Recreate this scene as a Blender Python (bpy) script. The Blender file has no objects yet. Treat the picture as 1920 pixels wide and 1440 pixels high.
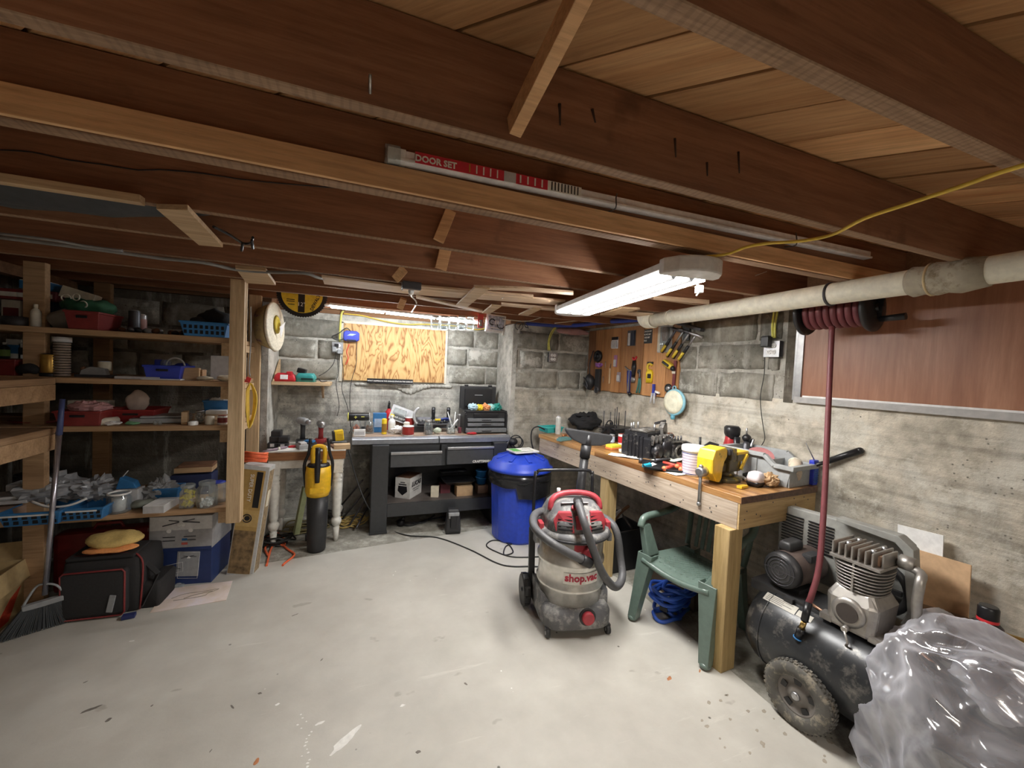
import bpy, bmesh, math, random
from mathutils import Vector as V, Matrix, noise as mnoise
random.seed(7)
SC = bpy.context.scene
COL = SC.collection
# ---------------------------------------------------------------- camera
FPX = 755.0; H = 1.55
R_ = ((0.93336956, 0.02937508, 0.3577127), (-0.35611104, -0.0485818, 0.9331799), (0.04479056, -0.99838716, -0.03488398))
cam = bpy.data.cameras.new('camera'); co = bpy.data.objects.new('camera', cam); COL.objects.link(co)
cam.sensor_width = 36; cam.lens = FPX/1920*36; cam.clip_start = .02
mm = Matrix([[R_[i][0], -R_[i][1], -R_[i][2], 0] for i in range(3)]+[[0, 0, 0, 1]])
mm.translation = V((0, 0, H)); co.matrix_world = mm
SC.camera = co
# ---------------------------------------------------------------- world, exposure
w = bpy.data.worlds.new('world'); SC.world = w; w.use_nodes = True
w.node_tree.nodes['Background'].inputs[0].default_value = (.9, .95, 1, 1)
w.node_tree.nodes['Background'].inputs[1].default_value = .03
vs = SC.view_settings
vs.view_transform = 'Standard'; vs.look = 'None'; vs.gamma = 1; vs.use_curve_mapping = False
vs.exposure = 0.12
LED_MAIN = 90.0      # emission strength of the hanging shop light
LED_STRIP = 120.0     # emission strength of the strip light over the bench
LED_REAR = 58.0      # second shop light, behind the photographer
# ---------------------------------------------------------------- pixel helpers (1920x1440 frame -> point on a known plane)
def ray(px, py):
    v = (px-960, py-720, FPX)
    return V([sum(R_[i][k]*v[k] for k in range(3)) for i in range(3)])
def at(px, py, x=None, y=None, z=None):
    r = ray(px, py); o = V((0, 0, H))
    if x is not None: t = x/r.x
    elif y is not None: t = y/r.y
    else: t = (z-H)/r.z
    return o+r*t
WR = math.atan(.083)          # the right-hand wall is a little out of square
WX = 2.745
def rwl(px, py, off=0.0):     # local point (x into wall, s along wall, z) on the right wall's plane, off = distance into the room
    n = V((math.cos(WR), math.sin(WR), 0)); p0 = V((WX, 0, 0))-n*off
    r = ray(px, py); t = (p0-V((0, 0, H))).dot(n)/r.dot(n); q = V((0, 0, H))+r*t-V((WX, 0, 0))
    return V((-off, -math.sin(WR)*q.x+math.cos(WR)*q.y, q.z+0.0))
def rww(x, s, z=0.0):         # wall-local -> world
    return V((WX+math.cos(WR)*x-math.sin(WR)*s, math.sin(WR)*x+math.cos(WR)*s, z))
# ---------------------------------------------------------------- mesh builder
def frame_from(d):
    d = V(d).normalized(); a = V((0, 0, 1)) if abs(d.z) < .9 else V((1, 0, 0))
    u = d.cross(a).normalized(); v = u.cross(d).normalized()
    return u, v, d
class MB:
    def __init__(s): s.b = bmesh.new(); s.smooth = False
    def _mark(s): return len(s.b.verts)
    def box(s, c, d, rz=0, rx=0, ry=0, taper=1.0, tx=None):
        M = Matrix.Translation(V(c)) @ Matrix.Rotation(rz, 4, 'Z') @ Matrix.Rotation(ry, 4, 'Y') @ Matrix.Rotation(rx, 4, 'X')
        vv = []
        for z in (-.5, .5):
            k = 1.0 if z > 0 else taper; kx = 1.0 if z > 0 else (tx if tx is not None else taper)
            for x, y in ((-.5, -.5), (.5, -.5), (.5, .5), (-.5, .5)):
                vv.append(s.b.verts.new(M @ V((x*d[0]*kx, y*d[1]*k, z*d[2]))))
        for f in ((3, 2, 1, 0), (4, 5, 6, 7), (0, 1, 5, 4), (1, 2, 6, 5), (2, 3, 7, 6), (3, 0, 4, 7)):
            s.b.faces.new([vv[i] for i in f])
        return s
    def b2(s, x0, x1, y0, y1, z0, z1):
        return s.box(((x0+x1)/2, (y0+y1)/2, (z0+z1)/2), (x1-x0, y1-y0, z1-z0))
    def bar(s, p0, p1, w, h=None, up=(0, 0, 1)):      # rectangular bar from p0 to p1
        p0 = V(p0); p1 = V(p1); d = (p1-p0).normalized(); h = h or w
        u = d.cross(V(up)); u = u.normalized() if u.length > 1e-4 else d.cross(V((1, 0, 0))).normalized(); v = u.cross(d)
        vv = [s.b.verts.new(p+u*a*w/2+v*b*h/2) for p in (p0, p1) for a, b in ((-1, -1), (1, -1), (1, 1), (-1, 1))]
        for f in ((0, 1, 2, 3), (7, 6, 5, 4), (4, 5, 1, 0), (5, 6, 2, 1), (6, 7, 3, 2), (7, 4, 0, 3)):
            s.b.faces.new([vv[i] for i in f])
        return s
    def rings(s, pts, frames, radii, seg, cap=True, closed=False, ph=0.0, ell=1.0):
        rs = []
        for p, (u, v), r in zip(pts, frames, radii):
            rs.append([s.b.verts.new(p+u*math.cos(2*math.pi*k/seg+ph)*r+v*math.sin(2*math.pi*k/seg+ph)*r*ell) for k in range(seg)])
        n = len(rs)
        for i in range(n if closed else n-1):
            A = rs[i]; B = rs[(i+1) % n]
            for k in range(seg):
                f = s.b.faces.new((A[k], A[(k+1) % seg], B[(k+1) % seg], B[k])); f.smooth = True
        if cap and not closed:
            s.b.faces.new(list(reversed(rs[0]))); s.b.faces.new(rs[-1])
        return s
    def cyl(s, p0, p1, r, r2=None, seg=16, cap=True):
        u, v, d = frame_from(V(p1)-V(p0))
        return s.rings([V(p0), V(p1)], [(u, v)]*2, [r, r if r2 is None else r2], seg, cap)
    def lathe(s, prof, c=(0, 0, 0), d=(0, 0, 1), seg=20, cap=True, ph=0.0, ell=1.0):   # prof: (radius, height)
        u, v, d = frame_from(d); c = V(c)
        if abs(d.z) > .99: u, v = V((1, 0, 0)), V((0, 1, 0))*(1 if d.z > 0 else -1)
        return s.rings([c+d*h for r, h in prof], [(u, v)]*len(prof), [max(r, 1e-4) for r, h in prof], seg, cap, ph=ph, ell=ell)
    def tube(s, pts, r, seg=8, closed=False, radii=None, cap=True, sub=0):
        pts = [V(p) for p in pts]
        if sub: pts = smooth_path(pts, sub, closed)
        n = len(pts)
        tang = []
        for i in range(n):
            a = pts[(i-1) % n] if (closed or i > 0) else pts[0]; b = pts[(i+1) % n] if (closed or i < n-1) else pts[-1]
            t = b-a; tang.append(t.normalized() if t.length > 1e-9 else V((0, 0, 1)))
        u, v, _ = frame_from(tang[0]); fr = []
        for t in tang:
            u = (u-t*u.dot(t)); u = u.normalized() if u.length > 1e-6 else frame_from(t)[0]
            fr.append((u, t.cross(u)))
        return s.rings(pts, fr, radii if radii and len(radii) == n else [r]*n, seg, cap, closed)
    def sph(s, c, r, seg=14, rg=8, sc=(1, 1, 1)):
        c = V(c); m0 = [s.b.verts.new(c+V((0, 0, -r*sc[2])))]; rows = []
        for i in range(1, rg):
            a = -math.pi/2+math.pi*i/rg
            rows.append([s.b.verts.new(c+V((r*sc[0]*math.cos(a)*math.cos(2*math.pi*k/seg), r*sc[1]*math.cos(a)*math.sin(2*math.pi*k/seg), r*sc[2]*math.sin(a)))) for k in range(seg)])
        t = s.b.verts.new(c+V((0, 0, r*sc[2])))
        for k in range(seg):
            k2 = (k+1) % seg
            s.b.faces.new((m0[0], rows[0][k2], rows[0][k])).smooth = True
            s.b.faces.new((t, rows[-1][k], rows[-1][k2])).smooth = True
            for i in range(len(rows)-1):
                s.b.faces.new((rows[i][k], rows[i][k2], rows[i+1][k2], rows[i+1][k])).smooth = True
        return s
    def prism(s, out, d, o=(0, 0, 0), u=(1, 0, 0), v=(0, 0, 1), smooth=False):    # outline (a,b) in the u,v plane, thickness vector d
        o = V(o); u = V(u); v = V(v); d = V(d)
        A = [s.b.verts.new(o+u*a+v*b) for a, b in out]; B = [s.b.verts.new(o+u*a+v*b+d) for a, b in out]
        n = len(out)
        s.b.faces.new(list(reversed(A))); s.b.faces.new(B)
        for k in range(n):
            f = s.b.faces.new((A[k], A[(k+1) % n], B[(k+1) % n], B[k])); f.smooth = smooth
        return s
    def loft(s, secs, cap=True, smooth=True):         # list of equal-length point loops
        rs = [[s.b.verts.new(V(p)) for p in L] for L in secs]; n = len(rs[0])
        for A, B in zip(rs, rs[1:]):
            for k in range(n):
                f = s.b.faces.new((A[k], A[(k+1) % n], B[(k+1) % n], B[k])); f.smooth = smooth
        if cap: s.b.faces.new(list(reversed(rs[0]))); s.b.faces.new(rs[-1])
        return s
    def torus(s, c, d, R, r, seg=24, rs=8, a0=0, a1=2*math.pi):
        u, v, d = frame_from(d); c = V(c); full = abs(a1-a0-2*math.pi) < 1e-6
        pts = [c+(u*math.cos(a)+v*math.sin(a))*R for a in [a0+(a1-a0)*k/(seg if full else seg-1) for k in range(seg)]]
        return s.tube(pts, r, rs, closed=full)
    def grid(s, fn, nu, nv, thick=0.0, closed_u=False, smooth=True):   # fn(u,v)->point
        def lay(off):
            return [[s.b.verts.new(V(fn(i/(nu if closed_u else nu-1), j/(nv-1)))+off) for j in range(nv)] for i in range(nu)]
        g = lay(V((0, 0, 0)))
        N = nu if closed_u else nu-1
        for i in range(N):
            for j in range(nv-1):
                f = s.b.faces.new((g[i][j], g[(i+1) % nu][j], g[(i+1) % nu][j+1], g[i][j+1])); f.smooth = smooth
        return s
    def rag(s, c, size, amp=.02, seed=0, seg=20, rg=12, freq=14, floor_z=None):      # crumpled lump
        rnd = V((seed*3.1, seed*1.7, seed*.9)); k0 = len(s.b.verts)
        s.sph((0, 0, 0), 1, seg, rg)
        s.b.verts.ensure_lookup_table()
        for vtx in s.b.verts[k0:]:
            p = V((vtx.co.x*size[0]/2, vtx.co.y*size[1]/2, vtx.co.z*size[2]/2))
            n = mnoise.noise(p*freq+rnd)+.5*mnoise.noise(p*freq*2.3+rnd)
            p = p+vtx.co.normalized()*n*amp
            q = V(c)+p
            if floor_z is not None and q.z < floor_z: q.z = floor_z
            vtx.co = q
        return s
    def xf(s, M): bmesh.ops.transform(s.b, matrix=M, verts=s.b.verts); return s
    def mesh(s, name, bev=0.0, bseg=2, smooth=None, nrm=True, ang=35):
        if nrm: bmesh.ops.recalc_face_normals(s.b, faces=s.b.faces)
        if bev > 0:
            ed = [e for e in s.b.edges if len(e.link_faces) == 2 and e.calc_face_angle(0) > math.radians(ang)]
            bmesh.ops.bevel(s.b, geom=ed, offset=bev, segments=bseg, affect='EDGES', profile=.6, clamp_overlap=True)
        if smooth is not None:
            for f in s.b.faces: f.smooth = smooth
        me = bpy.data.meshes.new(name); s.b.to_mesh(me); s.b.free(); return me
def smooth_path(pts, sub, closed=False):
    out = []; n = len(pts)
    for i in range(n if closed else n-1):
        if closed: a, b, c, d = pts[(i-1) % n], pts[i], pts[(i+1) % n], pts[(i+2) % n]
        else: a, b, c, d = pts[max(i-1, 0)], pts[i], pts[i+1], pts[min(i+2, n-1)]
        for k in range(sub):
            t = k/sub
            out.append(.5*((2*b)+(c-a)*t+(2*a-5*b+4*c-d)*t*t+(3*b-a-3*c+d)*t**3))
    if not closed: out.append(pts[-1])
    return out
def thing(name, label, cat, loc=(0, 0, 0), rz=0, group=None, rot=None):
    o = bpy.data.objects.new(name, None); COL.objects.link(o); o.empty_display_size = .05
    o.location = loc; o.rotation_euler = rot if rot else (0, 0, rz)
    o['label'] = label; o['category'] = cat
    if group: o['group'] = group
    return o
def part(name, mb, mat, parent, bev=0.0, label=None, **k):
    me = mb if isinstance(mb, bpy.types.Mesh) else mb.mesh(name, bev, **k)
    if mat and not me.materials: me.materials.append(mat)
    o = bpy.data.objects.new(name, me); COL.objects.link(o); o.parent = parent
    if label: o['label'] = label
    return o
def solo(name, mb, mat, label, cat, loc=(0, 0, 0), rz=0, bev=0.0, group=None, rot=None, **k):
    o = part(name, mb, mat, None, bev, **k); o['label'] = label; o['category'] = cat
    o.location = loc; o.rotation_euler = rot if rot else (0, 0, rz)
    if group: o['group'] = group
    return o
def struct(name, mb, mat, parent=None, bev=0.0, **k):
    o = part(name, mb, mat, parent, bev, **k)
    if not parent: o['kind'] = 'structure'
    return o
def sempty(name, loc=(0, 0, 0), rz=0):
    o = bpy.data.objects.new(name, None); COL.objects.link(o); o.location = loc; o.rotation_euler = (0, 0, rz); o['kind'] = 'structure'; return o
def dup(root, label=None, loc=None, rz=None, rot=None):
    r = root.copy(); COL.objects.link(r)
    if label: r['label'] = label
    if loc is not None: r.location = loc
    if rz is not None: r.rotation_euler = (0, 0, rz)
    if rot is not None: r.rotation_euler = rot
    for ch in list(root.children):
        c = ch.copy(); COL.objects.link(c); c.parent = r
        for g in list(ch.children):
            d = g.copy(); COL.objects.link(d); d.parent = c
    return r
def text_mesh(txt, size, ext=.0006, align='CENTER', bold=0.0, shear=0.0):
    cu = bpy.data.curves.new('lettering', 'FONT'); cu.body = txt; cu.size = size; cu.extrude = ext; cu.align_x = align; cu.align_y = 'CENTER'
    cu.offset = bold; cu.shear = shear; cu.resolution_u = 2
    ob = bpy.data.objects.new('lettering', cu); COL.objects.link(ob)
    dg = bpy.context.evaluated_depsgraph_get(); me = bpy.data.meshes.new_from_object(ob.evaluated_get(dg))
    bpy.data.objects.remove(ob); bpy.data.curves.remove(cu); return me
def text(txt, size, mat, parent, loc, rot=(math.pi/2, 0, 0), name='lettering', **k):    # default faces -y
    me = text_mesh(txt, size, **k); me.materials.clear(); me.materials.append(mat)
    o = bpy.data.objects.new(name, me); COL.objects.link(o); o.parent = parent; o.location = loc; o.rotation_euler = rot; return o
# ---------------------------------------------------------------- materials
MC = {}
def nodes(name):
    m = bpy.data.materials.new(name); m.use_nodes = True; nt = m.node_tree
    return m, nt, nt.nodes['Principled BSDF']
def lk(nt, a, b): nt.links.new(a, b)
def N(nt, t, **k):
    n = nt.nodes.new(t)
    for a, b in k.items():
        if a in n.inputs: n.inputs[a].default_value = b
        else: setattr(n, a, b)
    return n
def mapping(nt, sc=(1, 1, 1), rot=(0, 0, 0), coord='Object'):
    tc = N(nt, 'ShaderNodeTexCoord'); mp = N(nt, 'ShaderNodeMapping'); mp.inputs['Scale'].default_value = sc; mp.inputs['Rotation'].default_value = rot
    lk(nt, tc.outputs[coord], mp.inputs[0]); return mp.outputs[0]
def noise_(nt, vec, scale, detail=4, rough=.55, dist=0.0):
    n = N(nt, 'ShaderNodeTexNoise'); n.inputs['Scale'].default_value = scale; n.inputs['Detail'].default_value = detail
    n.inputs['Roughness'].default_value = rough; n.inputs['Distortion'].default_value = dist
    lk(nt, vec, n.inputs['Vector']); return n.outputs['Fac']
def ramp(nt, fac, stops):
    r = N(nt, 'ShaderNodeValToRGB'); e = r.color_ramp.elements
    while len(e) < len(stops): e.new(.5)
    for el, (p, c) in zip(e, stops):
        el.position = p; el.color = c if len(c) == 4 else (*c, 1)
    lk(nt, fac, r.inputs[0]); return r.outputs[0]
def mix(nt, fac, a, b, mode='MIX'):
    m = N(nt, 'ShaderNodeMix', data_type='RGBA', blend_type=mode)
    for s_, v_ in ((0, fac), (6, a), (7, b)):
        if hasattr(v_, 'links') or isinstance(v_, bpy.types.NodeSocket): lk(nt, v_, m.inputs[s_])
        elif s_ == 0: m.inputs[0].default_value = v_
        else: m.inputs[s_].default_value = (*v_, 1) if len(v_) == 3 else v_
    return m.outputs[2]
def bump(nt, b, h, strength=.3, dist=.01):
    n = N(nt, 'ShaderNodeBump'); n.inputs['Strength'].default_value = strength; n.inputs['Distance'].default_value = dist
    lk(nt, h, n.inputs['Height']); lk(nt, n.outputs[0], b.inputs['Normal']); return n
def plain(name, c, rough=.5, metal=0.0, var=.12, scale=30, bmp=.0, dirt=None, coat=0):
    key = ('p', name)
    if key in MC: return MC[key]
    m, nt, b = nodes(name); vec = mapping(nt)
    f = noise_(nt, vec, scale, 4)
    lo = tuple(x*(1-var) for x in c); hi = tuple(min(1, x*(1+var)) for x in c)
    col = ramp(nt, f, [(.3, lo), (.7, hi)])
    if dirt:
        f2 = noise_(nt, vec, dirt[2] if len(dirt) > 2 else 9, 6, .7)
        col = mix(nt, ramp(nt, f2, [(dirt[1], (0, 0, 0)), (dirt[1]+.12, (1, 1, 1))]), col, dirt[0])
    lk(nt, col, b.inputs['Base Color']); b.inputs['Roughness'].default_value = rough; b.inputs['Metallic'].default_value = metal
    if coat: b.inputs['Coat Weight'].default_value = coat
    if bmp: bump(nt, b, noise_(nt, vec, scale*2, 3), bmp, .004)
    MC[key] = m; return m
def wood(name, a, b_, axis=0, scale=1.0, rough=.75, knots=True, contrast=1.0, stain=None, rotz=0.0):
    key = ('w', name)
    if key in MC: return MC[key]
    m, nt, b = nodes(name)
    sc = [9*scale]*3; sc[axis] = .55*scale
    oi = N(nt, 'ShaderNodeObjectInfo')
    tc = N(nt, 'ShaderNodeTexCoord'); ad = N(nt, 'ShaderNodeVectorMath', operation='ADD')
    rn = N(nt, 'ShaderNodeVectorMath', operation='SCALE'); lk(nt, oi.outputs['Location'], rn.inputs[0]); rn.inputs[3].default_value = 3.7
    lk(nt, tc.outputs['Object'], ad.inputs[0]); lk(nt, rn.outputs[0], ad.inputs[1])
    mp = N(nt, 'ShaderNodeMapping'); mp.inputs['Scale'].default_value = sc; lk(nt, ad.outputs[0], mp.inputs[0])
    vec = mp.outputs[0]
    f1 = noise_(nt, vec, 1.2, 5, .6, .8); f2 = noise_(nt, vec, 9, 4, .7)
    col = ramp(nt, f1, [(.28, a), (.5, tuple((x+y)/2 for x, y in zip(a, b_))), (.72, b_)])
    dk = ramp(nt, f2, [(.35, (.55, .5, .45)), (.6, (1, 1, 1))])
    col = mix(nt, .55*contrast, col, dk, 'MULTIPLY')
    lo_ = .5 if name in ('butcher block stave', 'subfloor plank', 'orange plank') else .78
    rv = ramp(nt, oi.outputs['Random'], [(0, (lo_, lo_*.92, lo_*.85)), (1, (1.0, 1.0, 1.0))])
    col = mix(nt, 1.0, col, rv, 'MULTIPLY')
    if knots:
        ks = [2.2*scale]*3; ks[axis] = 1.3*scale
        mp2 = N(nt, 'ShaderNodeMapping'); mp2.inputs['Scale'].default_value = ks; lk(nt, ad.outputs[0], mp2.inputs[0])
        vo = N(nt, 'ShaderNodeTexVoronoi'); vo.inputs['Scale'].default_value = 1.6; lk(nt, mp2.outputs[0], vo.inputs['Vector'])
        kf = ramp(nt, vo.outputs['Distance'], [(.03, (1, 1, 1)), (.09, (0, 0, 0))])
        col = mix(nt, kf, col, tuple(x*.3 for x in a))
    if stain:
        f3 = noise_(nt, mapping(nt, (1, 1, 1)), 3.5, 5, .65)
        col = mix(nt, ramp(nt, f3, [(stain[1], (0, 0, 0)), (stain[1]+.2, (1, 1, 1))]), col, stain[0])
    if name.startswith('sawn'):      # circular-saw marks across the edge
        wv = N(nt, 'ShaderNodeTexWave'); wv.inputs['Scale'].default_value = 16; wv.inputs['Distortion'].default_value = 9; wv.inputs['Detail'].default_value = 3; lk(nt, mapping(nt, (1, .25, .25)), wv.inputs['Vector'])
        col = mix(nt, .38, col, ramp(nt, wv.outputs['Fac'], [(.1, (.5, .48, .46)), (.5, (1, 1, 1))]), 'MULTIPLY')
    lk(nt, col, b.inputs['Base Color']); b.inputs['Roughness'].default_value = rough
    bump(nt, b, f2, .25, .004)
    MC[key] = m; return m
def emis(name, c, s):
    m, nt, b = nodes(name); b.inputs['Emission Color'].default_value = (*c, 1); b.inputs['Emission Strength'].default_value = s
    b.inputs['Base Color'].default_value = (*c, 1); return m
def glass(name, c=(.93, .97, .96), rough=.03, alpha=.75):     # clear plastic or thin jar glass: mostly see-through with a glossy skin
    m = bpy.data.materials.new(name); m.use_nodes = True; nt = m.node_tree; nt.nodes.remove(nt.nodes['Principled BSDF'])
    out = nt.nodes['Material Output']
    t = N(nt, 'ShaderNodeBsdfTransparent'); t.inputs[0].default_value = (*c, 1); g = N(nt, 'ShaderNodeBsdfGlossy'); g.inputs['Roughness'].default_value = rough
    d = N(nt, 'ShaderNodeBsdfDiffuse'); d.inputs[0].default_value = (.75, .78, .8, 1)
    fr = N(nt, 'ShaderNodeLayerWeight'); fr.inputs[0].default_value = .35
    vec = mapping(nt); nz = noise_(nt, vec, 40, 3)
    m1 = N(nt, 'ShaderNodeMixShader'); lk(nt, ramp(nt, nz, [(.3, ((1-alpha)*.2,)*3), (.7, ((1-alpha)*.6,)*3)]), m1.inputs[0]); lk(nt, t.outputs[0], m1.inputs[1]); lk(nt, d.outputs[0], m1.inputs[2])
    m2 = N(nt, 'ShaderNodeMixShader'); lk(nt, ramp(nt, fr.outputs['Fresnel'], [(0, (.03,)*3), (1, (.55,)*3)]), m2.inputs[0]); lk(nt, m1.outputs[0], m2.inputs[1]); lk(nt, g.outputs[0], m2.inputs[2])
    lk(nt, m2.outputs[0], out.inputs[0]); return m
def concrete(name, dark, light, white=.45, boards=True, joint=False, seed=0):
    m, nt, b = nodes(name); vec0 = N(nt, 'ShaderNodeNewGeometry').outputs['Position']
    ad = N(nt, 'ShaderNodeVectorMath', operation='ADD'); ad.inputs[1].default_value = (seed*3.3, seed*1.9, 0); lk(nt, vec0, ad.inputs[0]); vec = ad.outputs[0]
    f1 = noise_(nt, vec, 2.4, 7, .62); f2 = noise_(nt, vec, 13, 6, .65); f3 = noise_(nt, vec, 70, 4, .7)
    col = ramp(nt, f1, [(.32, dark), (.68, light)])
    col = mix(nt, .8, col, ramp(nt, f2, [(.3, (.5, .49, .45)), (.65, (1.18, 1.16, 1.13))]), 'MULTIPLY')
    # pale runs and mineral bloom
    mpv = N(nt, 'ShaderNodeMapping'); mpv.inputs['Scale'].default_value = (5, 5, .8); lk(nt, vec, mpv.inputs[0])
    col = mix(nt, ramp(nt, noise_(nt, mpv.outputs[0], 1.3, 7, .7), [(.54, (0, 0, 0)), (.68, (.6, .6, .6))]), col, (.58, .565, .52))
    wv = noise_(nt, vec, 3.3, 9, .72)
    col = mix(nt, ramp(nt, wv, [(1-white, (0, 0, 0)), (1-white+.09, (.85, .85, .85))]), col, (.62, .60, .54))
    h = f2
    if boards:
        mp = N(nt, 'ShaderNodeMapping'); mp.inputs['Scale'].default_value = (.35, .35, 9); lk(nt, vec, mp.inputs[0])
        fb = noise_(nt, mp.outputs[0], 2.2, 6, .65)
        col = mix(nt, .6, col, ramp(nt, fb, [(.36, (.6, .58, .54)), (.52, (1.05, 1.04, 1.0))]), 'MULTIPLY')
        h = mix(nt, .5, f2, fb)
    # small dark pits
    vo = N(nt, 'ShaderNodeTexVoronoi'); vo.inputs['Scale'].default_value = 38; lk(nt, vec, vo.inputs['Vector'])
    pm = ramp(nt, noise_(nt, vec, 6, 3), [(.52, (0, 0, 0)), (.6, (1, 1, 1))])
    pf = mix(nt, 1.0, ramp(nt, vo.outputs['Distance'], [(.10, (1, 1, 1)), (.2, (0, 0, 0))]), pm, 'MULTIPLY')
    col = mix(nt, pf, col, tuple(x*.45 for x in dark))
    lk(nt, col, b.inputs['Base Color']); b.inputs['Roughness'].default_value = .92
    hh = mix(nt, .4, h, f3); bump(nt, b, hh, .55, .02)
    return m
# ================================================================ SETTING
Xl, Xr2, Yb, Yn, Yf = -2.3, 2.745, 4.42, 3.95, -2.6
ZJ, ZS = 2.05, 2.245
M_conc = concrete('poured concrete', (.22, .215, .205), (.50, .49, .46), .48)
M_concR = concrete('poured concrete warm', (.36, .335, .285), (.70, .65, .57), .50, seed=2)
M_block = concrete('cast block', (.19, .185, .16), (.42, .40, .35), .45, boards=False, seed=1)
M_mort = concrete('mortar', (.32, .31, .28), (.54, .525, .48), .5, boards=False, seed=4)
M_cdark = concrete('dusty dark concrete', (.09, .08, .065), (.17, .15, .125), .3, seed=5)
M_joist = wood('old joist', (.235, .102, .052), (.40, .195, .105), 0, 1.0, .8, contrast=1.0, stain=((.11, .045, .022), .60))
M_jedge = wood('sawn joist edge', (.27, .165, .10), (.46, .30, .19), 0, 1.6, .85, contrast=1.1)
M_jlight = wood('newer fir board', (.66, .37, .17), (.88, .56, .30), 0, 1.0, .75)
M_jscar = plain('scorch mark', (.05, .025, .015), .8)
M_plank = wood('subfloor plank', (.72, .35, .14), (1.0, .62, .31), 0, 1.0, .8)
M_lumber = wood('pale lumber', (.52, .36, .20), (.78, .60, .38), 2, 1.0, .7)
M_lumx = wood('pale lumber lengthwise', (.50, .34, .19), (.76, .58, .37), 0, 1.0, .7)
M_lumy = wood('pale lumber crosswise', (.50, .34, .19), (.76, .58, .37), 1, 1.0, .7)
M_shelfw = wood('worn shelf board', (.36, .22, .115), (.60, .40, .23), 0, 1.0, .8)
M_lath = wood('stored pale trim', (.60, .42, .27), (.80, .62, .44), 0, 1.2, .6, knots=False)
M_black = plain('black paint', (.012, .012, .014), .35)
M_blk2 = plain('black plastic', (.022, .022, .024), .45, dirt=((.12, .115, .10), .62, 14))
M_steel = plain('dull steel', (.42, .42, .43), .38, .9)
M_dsteel = plain('dark steel', (.10, .10, .11), .45, .7)
M_white = plain('white plastic', (.80, .80, .79), .4)
M_offw = plain('aged white', (.66, .62, .52), .5, dirt=((.35, .30, .22), .6))
M_cord_y = plain('yellow cord', (.80, .56, .08), .5)
M_cord_k = plain('black cord', (.018, .018, .018), .5)
M_cord_o = plain('orange cord', (.85, .16, .06), .5)
M_paper = plain('paper', (.78, .77, .72), .8)
M_glass = glass('jar glass')
M_clear = glass('clear plastic', alpha=.6)

# ---- floor
def floor_mat():
    m, nt, b = nodes('trowelled concrete floor'); vec = mapping(nt)
    f1 = noise_(nt, vec, 1.1, 7, .6); f2 = noise_(nt, vec, 7, 6, .6); f3 = noise_(nt, vec, 55, 4, .7)
    col = ramp(nt, f1, [(.3, (.42, .40, .36)), (.7, (.58, .56, .51))])
    col = mix(nt, .5, col, ramp(nt, f2, [(.3, (.84, .83, .80)), (.65, (1.05, 1.05, 1.03))]), 'MULTIPLY')
    st = noise_(nt, mapping(nt, (1, 1.6, 1), (0, 0, .5)), 5.2, 3, .5)
    sm = ramp(nt, st, [(.69, (0, 0, 0)), (.73, (.45, .45, .45))]); col = mix(nt, sm, col, (.25, .22, .18))
    vo = N(nt, 'ShaderNodeTexVoronoi'); vo.inputs['Scale'].default_value = 9; lk(nt, vec, vo.inputs['Vector'])
    msk = ramp(nt, noise_(nt, vec, 2.3, 2), [(.55, (0, 0, 0)), (.6, (1, 1, 1))])
    sp = mix(nt, 1.0, ramp(nt, vo.outputs['Distance'], [(.045, (1, 1, 1)), (.07, (0, 0, 0))]), msk, 'MULTIPLY'); col = mix(nt, sp, col, (.13, .12, .10))
    vo2 = N(nt, 'ShaderNodeTexVoronoi'); vo2.inputs['Scale'].default_value = 14; lk(nt, mapping(nt, (1, 1, 1), (0, 0, 1.1)), vo2.inputs['Vector'])
    msk2 = ramp(nt, noise_(nt, vec, 1.9, 3), [(.58, (0, 0, 0)), (.63, (1, 1, 1))])
    sp2 = mix(nt, 1.0, ramp(nt, vo2.outputs['Distance'], [(.05, (1, 1, 1)), (.08, (0, 0, 0))]), msk2, 'MULTIPLY'); col = mix(nt, sp2, col, (.85, .84, .80))
    # long pale scuffs
    sc = noise_(nt, mapping(nt, (1, 7, 1), (0, 0, .6)), 1.7, 6, .7)
    col = mix(nt, ramp(nt, sc, [(.62, (0, 0, 0)), (.72, (.5, .5, .5))]), col, (.66, .64, .58))
    lk(nt, col, b.inputs['Base Color']); lk(nt, ramp(nt, f2, [(.3, (.42,)*3), (.7, (.66,)*3)]), b.inputs['Roughness'])
    bump(nt, b, mix(nt, .5, f2, f3), .12, .01); return m
M_floor = floor_mat()
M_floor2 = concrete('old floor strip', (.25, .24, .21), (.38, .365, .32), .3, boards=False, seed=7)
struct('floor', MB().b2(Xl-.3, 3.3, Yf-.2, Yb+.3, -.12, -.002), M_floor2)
out = [(Xl-.2, Yf), (2.35, Yf), (2.0, .93), (1.9, 1.3), (1.93, 2.4), (1.80, 2.86), (1.40, 3.70), (-.54, 3.47), (-1.0, 3.42), (Xl-.2, 3.38)]
struct('floor_slab', MB().prism(out, (0, 0, .03), (0, 0, -.03), (1, 0, 0), (0, 1, 0)), M_floor, bev=.004)
bpy.data.objects['floor_slab'].name = 'trim_1'
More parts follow.
